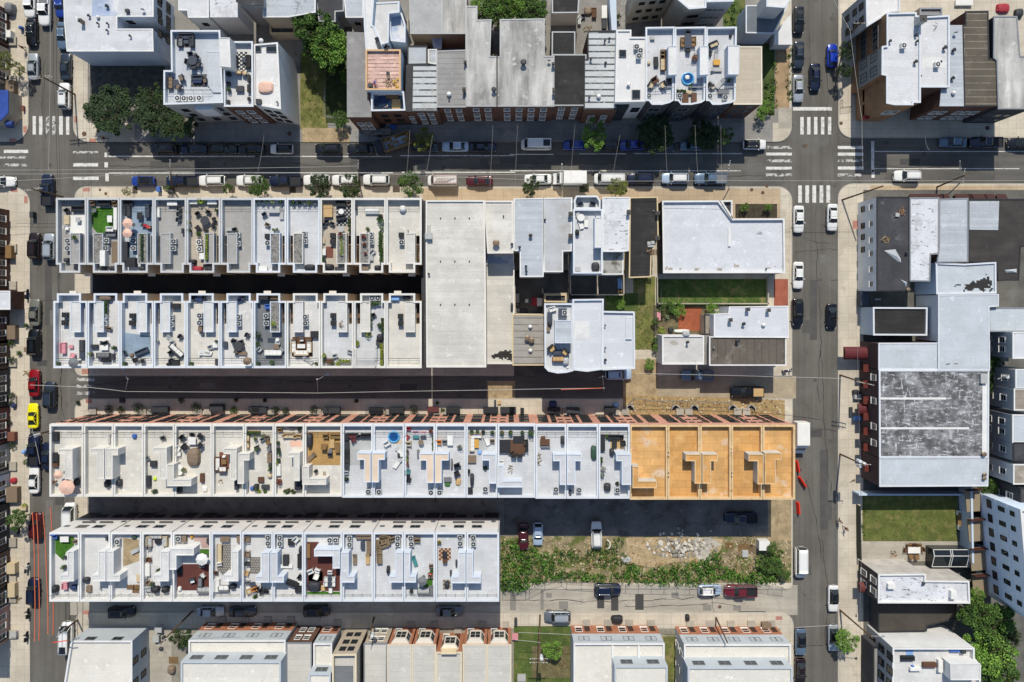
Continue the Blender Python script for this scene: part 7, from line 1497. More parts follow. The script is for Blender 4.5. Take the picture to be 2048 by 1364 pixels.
U(3,1,'i','box 433 752 .9 1.5 black .6; box 430 920 .9 1.7 black .5; box 432 968 .7 .9 brown .5; umb 446 1055 .7 pink; tarp 595 1110 .7 1.2 .9 black; umb 515 1150 1.3 pink; rtable 430 1105 .3 brown')
U(3,2,'i','tarp 835 1120 .8 1.2 .9 black; box 845 770 .3 1.6 pale .3');U(3,3,'i','tarp 1042 752 .75 .75 .45 blue noun=pouf; tarp 930 1115 .8 1.2 .8 charcoal')
U(3,4,'i','chair 1145 925 grey rz=.4; box 1195 965 1 .9 charcoal .5; box 1150 1100 1 1.7 charcoal .6; tarp 1200 1085 .6 .6 .3 lime noun=cushion; pot 1207 1180 .4 dark mid; chair 1270 765 dark rz=.2')
U(3,5,'i','chair 1425 762 black rz=.8 sc=1.2; chair 1497 737 black rz=0; chair 1563 750 black rz=-.7 sc=1.2; chair 1445 828 black rz=2.3 sc=1.2; chair 1560 818 black rz=-2.3 sc=1.2; table 1500 785 1.2 1.2 white; tarp 1507 915 2.2 3 .9 taupe noun=tarp_heap; rtable 1407 990 .5 white; rtable 1407 1030 .45 white; box 1575 1075 .6 1.4 brown .5; cond 1395 1168 #3a3c3e; tarp 1590 1165 .9 1 .3 white noun=cushion; pot 1435 1010 .3 beige ; chair 1392 842 white rz=1; chair 1395 885 white rz=1.4')
U(3,6,'i','rug 1740 945 1.6 2.8 brick; sofa 1695 965 2 brown cush=white rz=1.57; sofa 1735 1010 1.2 brown cush=white rz=3.14; table 1745 950 .8 .8 wood h=.4; tarp 1742 912 .6 .5 .4 white noun=cushion; pile 1712 1105 .8 .5 dark 3; box 1845 1130 .5 1.4 dark .7'.replace('dark 3','wood 3'))
U(3,7,'i','planter 1965 722 .5 2.6 wood mid rz=1.57 dens=70; sofa 1925 790 2 wood cush=beige rz=1.57; chair 1925 800 wood; tarp 1962 1160 .7 .7 .4 blue noun=pouf; tarp 1995 1150 .9 1.1 .8 black; pot 2000 850 .3 dark ; pot 1990 765 .3 beige mid');U(3,7,'j','chair 60 775 grey rz=.5; chair 100 800 wood rz=-1; chair 108 850 grey rz=-1.4; chair 95 760 taupe; sofa 115 920 1.4 taupe rz=-1.57; box 45 1090 .9 .8 brown .4; shrub 30 1180 .3 yellow .4; shrub 75 1182 .3 mid .4; pot 10 1150 .3 dark mid; box 80 1145 1.2 .6 dark .5; pot 70 745 .3 beige mid; tarp 112 1060 .8 .7 .5 beige noun=cushion; chair 20 840 dark rz=2; pot 120 985 .25 brown mid; pot 118 1010 .25 dark mid')
U(3,8,'j','chair 232 748 tan rz=.4; chair 195 702 wood rz=0; shrub 345 690 .4 dark .8; rug 312 812 1.9 1 pink; pot 180 800 .25 dark mid; pot 185 850 .25 dark dark; pot 190 880 .25 navy mid; pot 185 935 .25 dark mid; pot 175 960 .25 dark yellow; box 182 1012 .7 1.9 white .5; pot 190 1100 .35 rust red sc=1.2; pot 235 1175 .2 brown ; pot 262 1165 .2 brown ; pot 290 1172 .2 brown ; pot 255 1190 .2 brown ; pot 305 1185 .2 brown ; box 338 1130 1 1.4 black .8; box 285 675 .8 .4 dark .6; sofa 265 745 1.6 tan cush=beige rz=0; chair 320 752 tan rz=.3; chair 345 748 tan rz=-.2'.replace('rust','brick'))
unit('j',G3,'the ninth deck of the brick-front terrace','');turf('wooddeck','decking',(392,715),(665,715),(665,975),(392,975))
U(3,9,'j','tarp 428 782 .9 2.4 1 charcoal; chair 552 750 wood sc=1.2; chair 540 828 wood rz=3.1 sc=1.2; table 600 808 .8 1.5 tan h=.4; sofa 632 750 1.6 wood rz=0; sofa 645 840 1.4 wood rz=-1.57; table 588 865 .6 .7 grey; lounger 440 910 taupe rz=-.8; pot 476 1022 .3 dark dark; pile 540 1050 .6 .4 pale 4 noun=lumber_scraps; chair 585 895 dark'.replace('pale 4','wood 4'))
U(3,10,'j','sofa 760 745 1.6 dark cush=maroon rz=0; sofa 865 748 1.4 black rz=0; chair 810 755 dark rz=.3; box 713 830 .9 1.6 charcoal .6; sofa 718 905 2 black rz=1.57; sofa 716 965 1.4 dark rz=1.57; shrub 714 1085 .45 dark .8; chair 712 1035 pale; cond 885 1180; chair 770 778 maroon rz=2; box 712 755 .8 1 black .7; rug 800 860 4.2 5 pale')
U(3,11,'j','pool 1080 758 .85; chair 1030 806 white rz=.5 sc=1.3; lounger 1125 870 white rz=.6; lounger 1110 962 white rz=-.6; cond 968 1182; tarp 1120 905 .5 1.2 .4 charcoal noun=bag; rug 1105 800 1.4 .6 beige')
U(3,12,'j','chair 1196 690 red; chair 1185 757 red rz=1; rug 1250 722 1 .3 purple; rug 1310 722 1.1 .3 rose; box 1255 757 1 .4 teal .4; box 1312 757 .9 .4 slate .4; chair 1195 808 beige sc=1.3; rtable 1295 795 .45 taupe; pot 1185 905 .25 rose mid; pot 1185 935 .25 wood yellow; pot 1185 965 .3 dark red; pot 1187 865 .25 red mid; chair 1192 1030 teal rz=1.5 sc=1.2; chair 1200 1090 black rz=1.3; cond 1373 1187; pot 1372 710 .3 brown red; box 1272 885 .3 1.2 grey .5; chair 1190 1060 dark')
U(3,13,'j','planter 1393 800 .5 2.6 pale mid dens=90; chair 1432 797 orange sc=1.2; chair 1480 795 grey sc=1.1; table 1522 780 .9 1.7 white; pot 1598 832 .4 pale mid; chair 1578 980 black rz=.4 sc=1.3; chair 1578 1040 black rz=2 sc=1.2; tarp 1582 1110 .9 1.2 .3 tan noun=fabric_heap; tarp 1500 1130 1 .8 .2 green noun=fabric_heap; box 1502 1090 1.2 .7 grey .4; cond 1440 1187; tarp 1533 970 .4 1.8 .6 grey noun=rolled_parasol')
U(3,14,'j','pot 1690 715 .3 dark mid; pot 1735 715 .3 dark mid; pot 1780 715 .3 dark dark; pot 1850 720 .3 dark mid; sofa 1692 800 2.6 beige cush=white rz=1.57; sofa 1725 745 1.6 beige cush=white rz=0; table 1725 808 .8 1.4 gold h=.4; lounger 1805 780 white rz=.4; chair 1850 790 taupe; tarp 1750 880 .7 .8 .2 lightblue noun=fabric_heap; box 1690 930 1.4 1.2 taupe .4; tarp 1692 1090 .7 2 .9 charcoal; box 1678 1172 .8 .8 black .7; cond 1796 1160; pot 1665 1020 .3 dark dark; shrub 1795 1000 .4 dark .5; rug 1770 800 1.6 2.6 pale')
U(3,15,'j','pot 1925 722 .35 taupe mid; pot 1992 720 .3 dark mid; box 1948 828 1.8 2 black .6; chair 2010 885 black rz=.5; chair 1920 950 white');U(3,15,'k','table 52 832 2.8 2.4 brown; box 68 778 1.8 1.1 black .6; chair 122 795 black rz=-1.5 sc=1.2; chair 122 845 black rz=-1.5 sc=1.2; chair 30 892 black rz=3.1 sc=1.2; chair 76 892 black rz=3.1 sc=1.2; pot 96 720 .3 dark mid; pot 168 722 .45 dark mid sc=1.3; pot 5 718 .3 dark mid; pile 5 1000 .6 1.6 dark 6 noun=hose_coil'.replace('dark 6','wood 6'))
U(3,16,'k','table 272 795 1.6 1 brown; box 258 835 .7 .3 grey .4; box 295 835 .7 .3 grey .4; tarp 410 782 .7 1.4 1 charcoal; pile 223 930 .4 2.2 wood 10 noun=hose_coil; cond 357 1162; box 258 762 .7 .4 brown .4; box 435 1195 .2 .5 black .6')
U(3,17,'k','tarp 655 882 1.1 2.4 .6 darkgreen noun=folded_tarp; cond 537 1167; box 470 1190 .3 .8 slate .6')
U(3,18,'k','box 720 800 .8 2.6 black .6; sofa 810 757 1.7 black rz=0; chair 878 805 black rz=-1.5 sc=1.2; chair 868 757 black rz=0; rug 838 805 2.2 2 tan; table 815 808 .8 1.4 black h=.4; tarp 795 875 .8 1.2 .7 charcoal noun=covered_chair; pot 725 1002 .4 white dark; pot 718 1050 .35 pale mid; tarp 760 1150 1.2 1.4 .7 charcoal noun=covered_chair; cond 836 1168; shrub 838 1120 .35 dark .5; pot 710 920 .2 dark ; pot 712 945 .2 dark ; shrub 755 752 .35 mid .6')
for k,(x,y)in enumerate(((1240,870),(1240,1030),(1730,840),(1735,1030))):
 unit('k',Z3,'the plywood party wall of the unfinished houses','');run(f'vent {x} {y} .06 .35 white; vent {x} {y + 30} .06 .35 white')
unit('m',G4,'the first deck of the lower terrace','');turf('turf','artificial turf',(432,230),(578,230),(578,300),(515,350),(495,420),(432,360))
U(4,1,'m','table 505 250 1.4 .9 white; chair 430 228 blue sc=1.3; pot 498 468 .35 dark ; sofa 508 615 .9 rose rz=1.57; tarp 425 640 1.2 1.2 .9 black; chair 590 270 taupe; box 500 395 .4 .4 dark .4; tarp 575 628 1.3 .8 .7 navy noun=covered_bike')
U(4,2,'m','tarp 672 570 1 .9 .7 charcoal noun=covered_chair; box 690 640 .8 1 taupe .4; chair 845 250 dark; vent 780 640 .08 .4')
unit('m',G4,'the third deck of the lower terrace','');turf('dirt','mat',(962,240),(1085,255),(1085,420),(960,465))
U(4,3,'m','cond 920 268; tarp 1040 240 .9 .5 .4 darkgreen noun=bag; pallet 1010 630 1.2 .8; pallet 1055 630 1 .8; pallet 1050 660 1.1 .7; box 1075 560 .6 1.2 beige .3; lounger 1058 340 pale rz=-1.1')
U(4,4,'m','sofa 1165 268 1.4 beige cush=pale rz=1.57; sofa 1215 225 1.8 beige cush=pale rz=0; sofa 1288 265 1.4 beige cush=pale rz=-1.57; rtable 1230 268 .55 black h=.4; chair 1165 315 grey rz=1.4; chair 1165 410 brown rz=1.6; box 1145 490 .9 2 white .5; box 1130 540 .6 .7 pale .4; chair 1160 590 taupe rz=1; sofa 1145 640 1.2 pale; tarp 1215 645 1.2 1.1 .9 black; tarp 1288 645 1.2 1 .9 black; lounger 1135 690 white rz=.5; pot 1190 600 .25 dark ; pot 1235 492 .25 dark ')
unit('m',G4,'the fifth deck of the lower terrace','');turf('maroon','decking',(1380,445),(1630,445),(1630,650),(1380,650));turf('turf','artificial turf',(1560,328),(1632,328),(1632,395),(1560,395));turf('pinkfloor','floor mat',(1512,230),(1632,230),(1632,320),(1575,320),(1560,268),(1512,268))
U(4,5,'m','cond 1395 245; box 1437 245 .7 1.1 taupe .6; umb 1570 412 1.0 white; chair 1502 572 dark cush=white rz=.3 sc=1.2; chair 1580 535 white rz=-1; sofa 1565 585 1.4 dark cush=grey rz=-1.57; sofa 1590 645 2 grey cush=pale rz=3.14; tarp 1395 642 .6 .8 .4 white noun=bag; box 1400 500 .8 .9 black .3; chair 1575 460 grey; tarp 1490 235 .5 .7 .4 gold noun=bag; box 1620 265 .3 .8 dark .5')
unit('m',G4,'the sixth deck of the lower terrace','');turf('pat','floor mat',(1690,290),(1800,290),(1800,540),(1745,540),(1690,480));turf('turf','artificial turf',(1690,300),(1740,300),(1735,450),(1690,450))
U(4,6,'m','table 1755 250 1.5 .9 taupe; box 1712 370 .6 3 beige .5; sofa 1692 612 1.8 white cush=white rz=1.57; sofa 1745 632 1.6 grey cush=white rz=3.14; tarp 1815 620 1 .9 .8 charcoal; chair 1680 515 brown; box 1860 240 .5 1.6 taupe .5; chair 1712 445 white')
unit('m',G4,'the seventh deck of the lower terrace','');turf('pat','floor mat',(1950,390),(2030,390),(2030,520),(1950,520))
U(4,7,'m','chair 1932 250 taupe rz=1.5 sc=1.2; chair 1932 365 taupe rz=1.6 sc=1.2; chair 1932 440 dark rz=1.5; chair 1925 515 tan rz=1.3; rtable 1975 602 .5 slate; chair 1985 640 orange rz=.4 sc=1.2; chair 1930 590 grey; pot 1990 700 .25 dark ; chair 1940 655 beige rz=2');U(4,7,'n','chair 20 640 black rz=.5; chair 55 655 black rz=1 sc=1.2; chair 88 660 black; cond 105 235; cond 106 280; pot 5 690 .25 dark ')
U(4,8,'n','cond 197 235; cond 198 283; table 282 272 1 1.1 black; chair 322 252 white rz=.8 sc=1.2; box 240 415 .9 1.7 charcoal .5; sofa 350 420 2 black rz=-1.57; tarp 355 335 .6 1.2 .8 charcoal; chair 354 545 black rz=1 sc=1.1; sofa 295 595 1.8 black rz=2.8; tarp 345 600 1 .9 .3 white noun=cushion; box 340 645 1.1 .9 black .5; lounger 245 462 white rz=1.5')
unit('n',G4,'the ninth deck of the lower terrace','');turf('maroon','decking',(402,272),(500,272),(460,330),(460,386),(604,386),(604,482),(662,482),(662,655),(402,655));turf('tanmat','deck mat',(418,505),(528,505),(528,576),(418,576));turf('turf','artificial turf',(402,660),(662,660),(662,680),(402,680))
U(4,9,'n','box 416 345 .5 2.2 wood .4; tarp 458 620 2.2 1.6 .7 charcoal noun=covered_sofa; chair 436 503 white rz=.4 sc=1.2; chair 486 497 white rz=-.4 sc=1.2; chair 480 538 white rz=2.8 sc=1.1; table 585 575 .75 2.2 slate; chair 560 560 white rz=1.57; chair 556 598 white rz=1.57; chair 612 560 white rz=-1.57; chair 612 598 white rz=-1.57; chair 586 510 white rz=0; box 588 650 .5 .9 white .4; cond 585 255; cond 630 255; box 530 635 .6 .8 tan .4')
U(4,10,'n','cond 740 240; cond 740 290; sofa 850 232 2.4 taupe rz=0; box 840 300 .6 1.2 slate .6; sofa 888 315 1.8 taupe rz=-1.57; lounger 778 408 taupe sc=1.0; lounger 878 405 tan'.replace(' sc=1.0',''))
U(4,11,'n','sofa 1015 232 1.6 wicker rz=.2; sofa 985 270 1.4 wicker rz=1.4; sofa 1030 262 1.4 wicker rz=-1.3; sofa 965 295 1.3 wicker rz=1.6; sofa 1005 300 1.2 wicker rz=.3; sofa 970 345 1.2 wicker rz=1.6; sofa 972 400 1.5 wicker rz=1.6; chair 1078 250 wicker rz=.3 sc=1.2; cond 1115 240; cond 1113 286; tarp 1038 490 .6 1.2 .9 black')
unit('n',G4,'the twelfth deck of the lower terrace','');turf('turf','artificial turf',(1312,562),(1385,562),(1385,625),(1312,625))
U(4,12,'n','cond 1216 240; cond 1220 286; chair 1265 258 wicker sc=1.3; lounger 1243 420 teal rz=.3; sofa 1318 655 2 grey cush=pale rz=3.14; sofa 1375 650 1.2 grey rz=-1.57; box 1370 535 .9 .9 taupe .45; umb 1303 582 .8 grey; chair 1375 460 taupe; pot 1380 495 .3 dark mid; pot 1220 655 .3 dark dark')
unit('n',G4,'the thirteenth deck of the lower terrace','');KIND['rug'](place(1480,368,0),2.0,2.0,'brick','beige');KIND['rug'](place(1495,605,0),1.3,1.6,'wicker','pale')
U(4,13,'n','table 1480 372 .8 1.2 black; chair 1482 415 brown rz=3.1; tarp 1495 608 .9 1.1 .6 charcoal; pot 1436 275 .3 gold mid; cond 1598 235; cond 1600 281; box 1527 515 .25 .8 dark .5; box 1570 440 .25 1 dark .5')
U(4,14,'n','cond 1702 235; cond 1703 286')
def R(t,B,ph,s,dz=0):unit(t,B.rz+dz,ph,'');run(s)
R('a',B_TL,'the notched white corner roof','vent 690 120 .15 .5 dark; vent 832 45 .18 .5 dark; vent 760 180 .12 .5 dark; vent 836 182 .12 .5 dark; vent 832 235 .12 .5 dark; vent 1012 278 .12 .5 dark; turbine 758 130 .3 steel; chim 640 170 .5 .5 1.0 taupe; box 990 82 .6 .5 dark .5; dish 1115 70'.replace('steel','white'))
unit('a',B_DK1.rz,'the tall pale blue deck house','');KIND['rug'](place(1452,318,0),2.7,2.2,'dark','taupe');KIND['rug'](place(1550,628,0),2.6,2.1,'slate','taupe')
R('a',B_DK1,'the tall pale blue deck house','sofa 1450 285 2.2 dark cush=slate rz=0; sofa 1405 325 1.4 dark cush=grey rz=1.57; sofa 1495 325 1.4 dark rz=-1.57; table 1450 325 .8 .6 slate h=.4; rtable 1505 475 .75 slate; chair 1490 432 dark rz=.2 sc=1.2; chair 1532 445 dark rz=-.8 sc=1.2; chair 1470 485 dark rz=1.4 sc=1.2; chair 1550 505 dark rz=-2 sc=1.2; chair 1510 522 dark rz=3 sc=1.2; sofa 1328 645 1.8 dark cush=taupe rz=1.57; table 1368 645 .8 1.1 slate h=.4; chair 1418 612 dark cush=taupe rz=-1.2 sc=1.3; chair 1398 680 dark cush=taupe rz=-2 sc=1.3; sofa 1540 610 1.5 slate rz=0; table 1535 625 1.5 .8 navy h=.45; chair 1600 628 dark cush=taupe rz=-1.5; cond 1388 768 #dcdcd8; cond 1440 770 #dcdcd8; cond 1494 770 #dcdcd8; cond 1558 768 #dcdcd8')
unit('a',B_DK2.rz,'the chequered rug deck house','');KIND['rug'](place(1882,490,0),1.9,3.6,'dark','white')
R('a',B_DK2,'the chequered rug deck house','sofa 1835 480 1.7 black rz=1.57; sofa 1935 480 1.9 charcoal rz=-1.57; table 1900 465 .6 .9 slate h=.4; chair 1865 565 wood cush=beige rz=3; chair 1908 568 wood cush=beige rz=2.6; box 1870 692 1.2 .9 dark .5; pot 1785 700 .35 dark mid; box 1780 650 .5 .5 black .5; box 1780 795 .4 .6 black .5; box 1940 612 .4 1.2 black .6; box 1940 690 .4 1.2 black .6; rtable 1788 580 .45 black; box 1940 770 .4 .5 black .5'.replace('charcoal rz','black rz'))
R('b',B_WH,'the white roof with the blank side wall','tarp 80 678 2.6 2 .5 pink noun=round_cover; box 30 795 .8 .8 dark .7; vent 172 795 .12 .5; sky 135 378 2.2 1; sky 20 378 1 1; turbine 45 315 .4 white')
R('b',B_PB,'the white stepped terraces of the pale blue house','lounger 960 335 dark rz=.3; chair 1030 370 black rz=1')
R('b',B_PK,'the pink insulation roof','pile 1050 640 1.8 1.2 wood 18; box 900 665 .7 .6 dark .5; box 1035 570 .5 .5 dark .3; pile 1095 640 .9 1.4 yellow 14 noun=batten_heap; box 1040 598 .4 .5 taupe .3')
R('b',B_RM,'the blue walled room','pile 1100 790 1.6 1.6 wood 16; box 1070 752 2 .6 wood .5; box 940 800 .8 .8 navy .6; box 1000 775 1.4 1 navy .3; pile 985 845 2.4 .3 dark 5; box 1100 810 1.4 1.6 tan .4'.replace('dark 5','wood 5'))
R('b',B_CO,'the grey corrugated roof','turbine 1512 732 .42 white; chim 1632 705 .5 .5 1 taupe; chim 1640 490 .4 .4 .8 dark; vent 1512 770 .1 .4 dark');R('b',B_GW,'the streaked double grey roof','vent 1862 700 .25 .7 dark');R('c',B_GW,'the streaked double grey roof','vent 105 490 .3 .8 dark; dish 305 468; chim 335 505 .4 .4 .8 pale; chim 340 715 .35 .9 .8 pale')
R('b',B_BT,'the roof with wide dark battens','vent 1270 890 .02 .02 dark'.replace('.02 .02','.1 .4'))
R('c',B_BT2,'the long battened roof','turbine 693 750 .38 white; vent 630 460 .14 .6 dark; vent 745 490 .14 .5 dark; vent 740 318 .12 .5 dark; vent 775 300 .12 .5 dark; vent 618 760 .12 .5 dark')
R('c',B_MW,'the bright white modern roof','sky 880 412 1.2 1.2; sky 985 732 1.4 1.5; cond 985 368; cond 1015 398; cond 1003 440; vent 925 655 .2 .5 white')
Z_=B_TR[0].rz
unit('c',Z_,'the left modern deck house','');run('sofa 1193 470 3.2 brown cush=beige rz=-1.57; sofa 1192 430 1 brown cush=beige rz=-1.57; box 1138 462 .7 .8 black .4; box 1140 500 .7 .8 black .4; chair 1128 632 brown cush=brown rz=.6 sc=1.5; chair 1095 668 black cush=beige rz=1 sc=1.4; chair 1190 666 black cush=beige rz=-1 sc=1.4; box 1112 292 .7 .6 pale .4; tarp 1083 485 .6 .7 .4 beige noun=bag; vent 1080 755 .1 .3; cond 1080 750; sky 1248 632 1 1')
unit('c',Z_,'the middle modern deck house','');run('table 1388 318 1.1 2.4 slate; chair 1345 310 wood rz=1.57; chair 1345 350 wood rz=1.57; chair 1430 305 wood rz=-1.57; chair 1430 345 wood rz=-1.57; chair 1388 390 black rz=3.1; chair 1388 262 black; pool 1390 610 .95; tarp 1385 600 .8 .8 .35 white noun=pool_float; pot 1440 450 .4 taupe red sc=1.2; tarp 1440 668 1 .9 .6 navy noun=covered_chair; pot 1405 672 .3 dark ; planter 1330 712 .5 1.6 white mid rz=1.57 dens=80; box 1368 765 .9 1.6 brown .5; box 1435 762 .8 1.6 brown .5; tarp 1400 720 1.2 .8 .5 beige noun=bag; cond 1320 750'.replace('olive','mid'))
unit('c',Z_,'the right modern deck house','');run('sofa 1588 345 1.3 dark cush=beige rz=.4; lounger 1610 430 pale; table 1612 485 1.1 .9 gold h=.4; lounger 1610 540 pale rz=1.57; chair 1560 415 black rz=1.2; lounger 1640 650 pale rz=-.7; chair 1558 660 black rz=1; chair 1580 680 black cush=beige rz=.5; box 1665 715 1.7 .8 grey .6; cond 1675 762; vent 1690 690 .1 .6; cond 1555 752; pot 1705 630 .25 dark ; tarp 1722 275 .5 .5 .5 dark noun=bag'.replace('dark noun','black noun'))
R('d',B_CB,'the corner brick building roof','cond 1085 358 #dcdcd8 sc=1'.replace(' sc=1','')+'; chim 1203 172 1 1 1.8 pale; turbine 1203 165 .4 white; vent 985 318 .15 .5 dark; vent 1188 270 .14 .5 dark; vent 1195 320 .14 .5 dark; vent 1182 480 .18 .6 dark')
R('d',B_CB2,'the white roof with a repair patch','cond 1348 505 #dcdcd8; vent 1410 370 .2 .6 dark; vent 1380 480 .12 .5 dark; pile 1350 180 .3 2.4 steel 2 noun=pipe_run; vent 1225 590 .1 .4 dark'.replace('steel 2','wood 2'));R('d',B_NP,'the narrow pale roof','turbine 1484 722 .35 white; vent 1482 388 .2 .5 dark; vent 1474 607 .18 .5 dark; dish 1492 250')
R('f',B_W,'the cream warehouse roof','ladder 1355 455 1.2; box 1355 515 1.1 1 pale .8; vent 1355 810 .12 .5 dark; '+'; '.join(f'vent {x} {y} .07 .15 dark' for x in(1445,1557,1670)for y in(373,710,1048)))
R('f',B_WA,'the street end annex roof','vent 1880 570 .35 .8 taupe; vent 2003 580 .15 .6 dark; vent 1937 358 .08 .3 dark');R('f',B_WB,'the long annex roof','tarp 2003 1070 .5 1.6 .4 charcoal noun=bag')
R('g',B_G1,'the pale seamed roof','vent 160 512 .2 .6 dark; vent 75 603 .14 .6 dark; vent 125 752 .14 .5 dark; vent 127 792 .14 .5 dark; vent 272 388 .12 .4 dark');R('g',B_G2,'the pale stained roof','chim 470 345 .6 .6 .9 pale; chim 470 515 .6 .6 .9 pale');R('g',B_G4,'the mildewed white roof','chim 922 332 .5 .7 .8 pale')
R('g',B_G3,'the modern deck house beside the black roof','lounger 540 375 white rz=.4; lounger 595 400 white; rtable 552 372 .6 white; tarp 525 485 .7 1 .9 black; tarp 668 755 1.4 1.6 .5 charcoal noun=covered_chair; box 530 772 .8 .7 pale .5; vent 668 345 .08 .4; lounger 550 415 white rz=.3')
unit('g',6.6-.9,'the street side terrace bay','');run('chair 547 270 slate rz=.4 sc=1.3; chair 642 268 slate rz=-.4 sc=1.3')
R('g',B_G5,'the long black tar roof','chim 1148 338 .5 .5 1 tan; chim 1145 530 .6 .6 1 tan; pallet 1122 640 1.2 1 brown; pile 1080 635 .6 .6 wood 5; box 1085 570 .5 .5 pale .3; box 1115 565 .5 .5 pale .3; box 1100 592 1 .3 pale .2; vent 1118 318 .08 .3')
R('g',B_CM,'the commercial roof','pile 1950 480 .6 .6 wood 2 noun=pipe_run; vent 2000 770 .1 .3 dark')
R('g',B_G6,'the curved deck house','box 310 1148 .8 1.6 slate .7; tarp 310 1200 .7 .9 .8 black; table 410 1115 1.4 1.6 slate; cond 425 1112; sofa 330 1085 .9 white rz=.3; box 300 1240 .5 .8 taupe .4');R('k',B_G6,'the curved deck house','chair 325 65 black cush=tan rz=.7 sc=1.6; chair 430 95 black cush=tan rz=-.7 sc=1.4; sofa 375 150 1.8 brown cush=tan rz=3.14; box 370 95 1.4 .8 slate .5; tarp 435 165 1.1 1.3 .8 pale noun=crumpled_cover; dome 450 215 .22 white');R('g',B_G8,'the ladder roof','ladder 935 1235 3.2; vent 742 1210 .08 .6 dark');R('k',B_G8,'the ladder roof','vent 742 155 .15 .6 dark; vent 742 60 .08 .8 dark')
R('g',B_G9,'the brown strip roof','turbine 158 1222 .35 white; vent 135 1312 .3 .6 taupe; vent 168 1328 .3 .6 taupe');R('k',B_G9,'the brown strip roof','turbine 160 82 .35 white')
R('g',B_H1,'the L shaped white roof','chim 1850 1085 .5 .5 .9 pale; vent 1820 1198 .18 .7 dark; turbine 1980 1208 .35 white; chim 1714 1168 .5 .5 .9 white; chim 2010 1092 .5 .5 .9 white');R('k',B_H3,'the long dark jointed roof','vent 1770 5 .2 .8 dark; vent 1590 60 .1 .5');R('g',B_H2,'the stained white roof','tarp 1375 1275 1.4 1 .5 pale noun=crumpled_cover; vent 1382 1340 .15 .9 navy'.replace('navy','dark'))
R('h',B_R1,'the torn black tar roof','pile 1078 315 1.2 1.2 rust 18 noun=debris_heap; pile 955 545 1.2 1 tan 16 noun=debris_heap; box 1045 348 .6 .6 pale .3; vent 1115 645 .15 .5 dark; vent 1125 932 .2 .5 taupe'.replace('tan 16','wood 16'))
unit('h',B_R1.rz,'the torn black tar roof','')
def sheetflap(t,pts,z,label,c='#a9adb0'):
 q=ccw([TW(t,*p,z)for p in pts]);cx,cy=q[0];m=MB();n=len(q)
 for i in range(n):j=(i+1)%n;m.face([(q[i][0]-cx,q[i][1]-cy,.02+.12*(i%2)),(q[j][0]-cx,q[j][1]-cy,.02+.12*(j%2)),(sum(p[0]for p in q)/n-cx,sum(p[1]for p in q)/n-cy,.3)])
 o=obj('torn_sheet',m,P(c,.5),None,(cx,cy,z));tag(o,label,'sheet')
sheetflap('h',[(935,628),(1020,618),(1065,690),(1065,722),(1045,715)],B_R1.rz,'torn triangular white roofing sheet on the black tar roof');sheetflap('h',[(1062,852),(1110,875),(1108,915)],B_R1.rz,'small torn white flap near the foot of the black tar roof');sheetflap('h',[(1870,780),(1970,770),(1965,800),(1890,800)],B_R4.rz,'pale metal scrap lying on the dark brown tar roof')
R('l',B_L2,'the mottled warehouse roof','vent 1715 890 .25 .5 taupe; box 1715 300 1.1 1.6 pale .5; pile 1500 184 3.4 .1 dark 2 noun=pipe_run'.replace('dark 2','wood 2'));R('l',B_L3,'the lower pale warehouse roof','vent 1722 1050 .2 .4 taupe; vent 1720 1080 .2 .4 taupe')
R('p',B_P1,'the scuffed white roof with hatches','box 990 615 1.2 .8 white .7; box 1470 680 .9 1.3 white .8; vent 1245 595 .15 .5 dark; vent 875 705 .1 .4')
R('p',B_P2,'the modern white house by the big tree','sofa 1120 1180 2 black rz=0; rug 1145 1140 1.2 1 lightblue; box 1290 1230 2.2 .7 brown .6; box 1370 1235 .7 2 white .7; box 1180 1262 1.8 .5 white .6; tarp 1165 1262 .7 1 .3 blue noun=cushion; box 1550 1118 .7 .8 dark .7; box 1490 1118 1.6 .5 blue .5')
def GR(t,ph,s,z=.12):unit(t,z,ph,'');run(s)
GR('k','the shaded sidewalk below the middle street','tarp 335 500 1.4 1.2 .8 navy noun=covered_bin; box 340 545 2.2 .9 black 1; box 490 545 2.2 .9 dark 1; box 95 548 .6 .8 black .9; box 20 545 1.2 1 dark .9; box 780 540 2 1 black .9; box 828 505 .7 .6 lightblue .6')
GR('j','the shaded sidewalk below the middle street','box 40 545 2.6 1 charcoal .9; shrub 160 545 .8 dark .9; shrub 240 548 .7 dark .9; shrub 460 540 .8 dark 1; box 600 545 3 1 charcoal 1; box 945 548 2.4 1 black .9; box 1105 545 2.6 1 black .9; shrub 1240 540 .9 dark 1; box 1390 540 2 .9 maroon .7; box 1545 545 2.4 1 black .9; box 1838 545 2.6 1 black .9; box 1970 545 2.6 1 charcoal .9; box 1872 488 .3 .9 dark .8; box 1905 488 .6 .6 tan .3; shrub 1420 490 .3 mid .5; shrub 1465 545 .4 mid .6; shrub 790 475 .4 dark .6; shrub 75 470 .4 dark .6')
GR('i','the shaded sidewalk before the brick-front terrace','shrub 850 535 .8 dark .9; shrub 940 540 .7 dark .9; shrub 1080 525 1.1 dark 1.1; box 1250 540 3 .9 charcoal .9; shrub 1415 470 .6 dark 1; shrub 1530 520 1 dark 1; box 1695 525 2.4 1.2 charcoal 1; shrub 1840 465 .5 dark .8; shrub 1820 545 .8 mid .7; box 1990 540 2 1 black .9; box 948 470 .8 .8 charcoal .4; shrub 605 490 .4 dark .5')
GR('p','the patio beside the glasshouse','table 1168 335 2.2 1.1 white; chair 1130 300 wood rz=.2; chair 1170 298 brown; chair 1210 300 wood; chair 1105 335 brown rz=1.5; chair 1230 330 brown rz=-1.5; chair 1145 385 wood rz=3.1; chair 1190 388 wood rz=3.1; pile 1020 370 1 1 rust 7 noun=stick_heap; sofa 1535 45 1.2 white; sofa 1540 155 1.2 white rz=3.14; table 1542 95 1.6 2.4 wood')
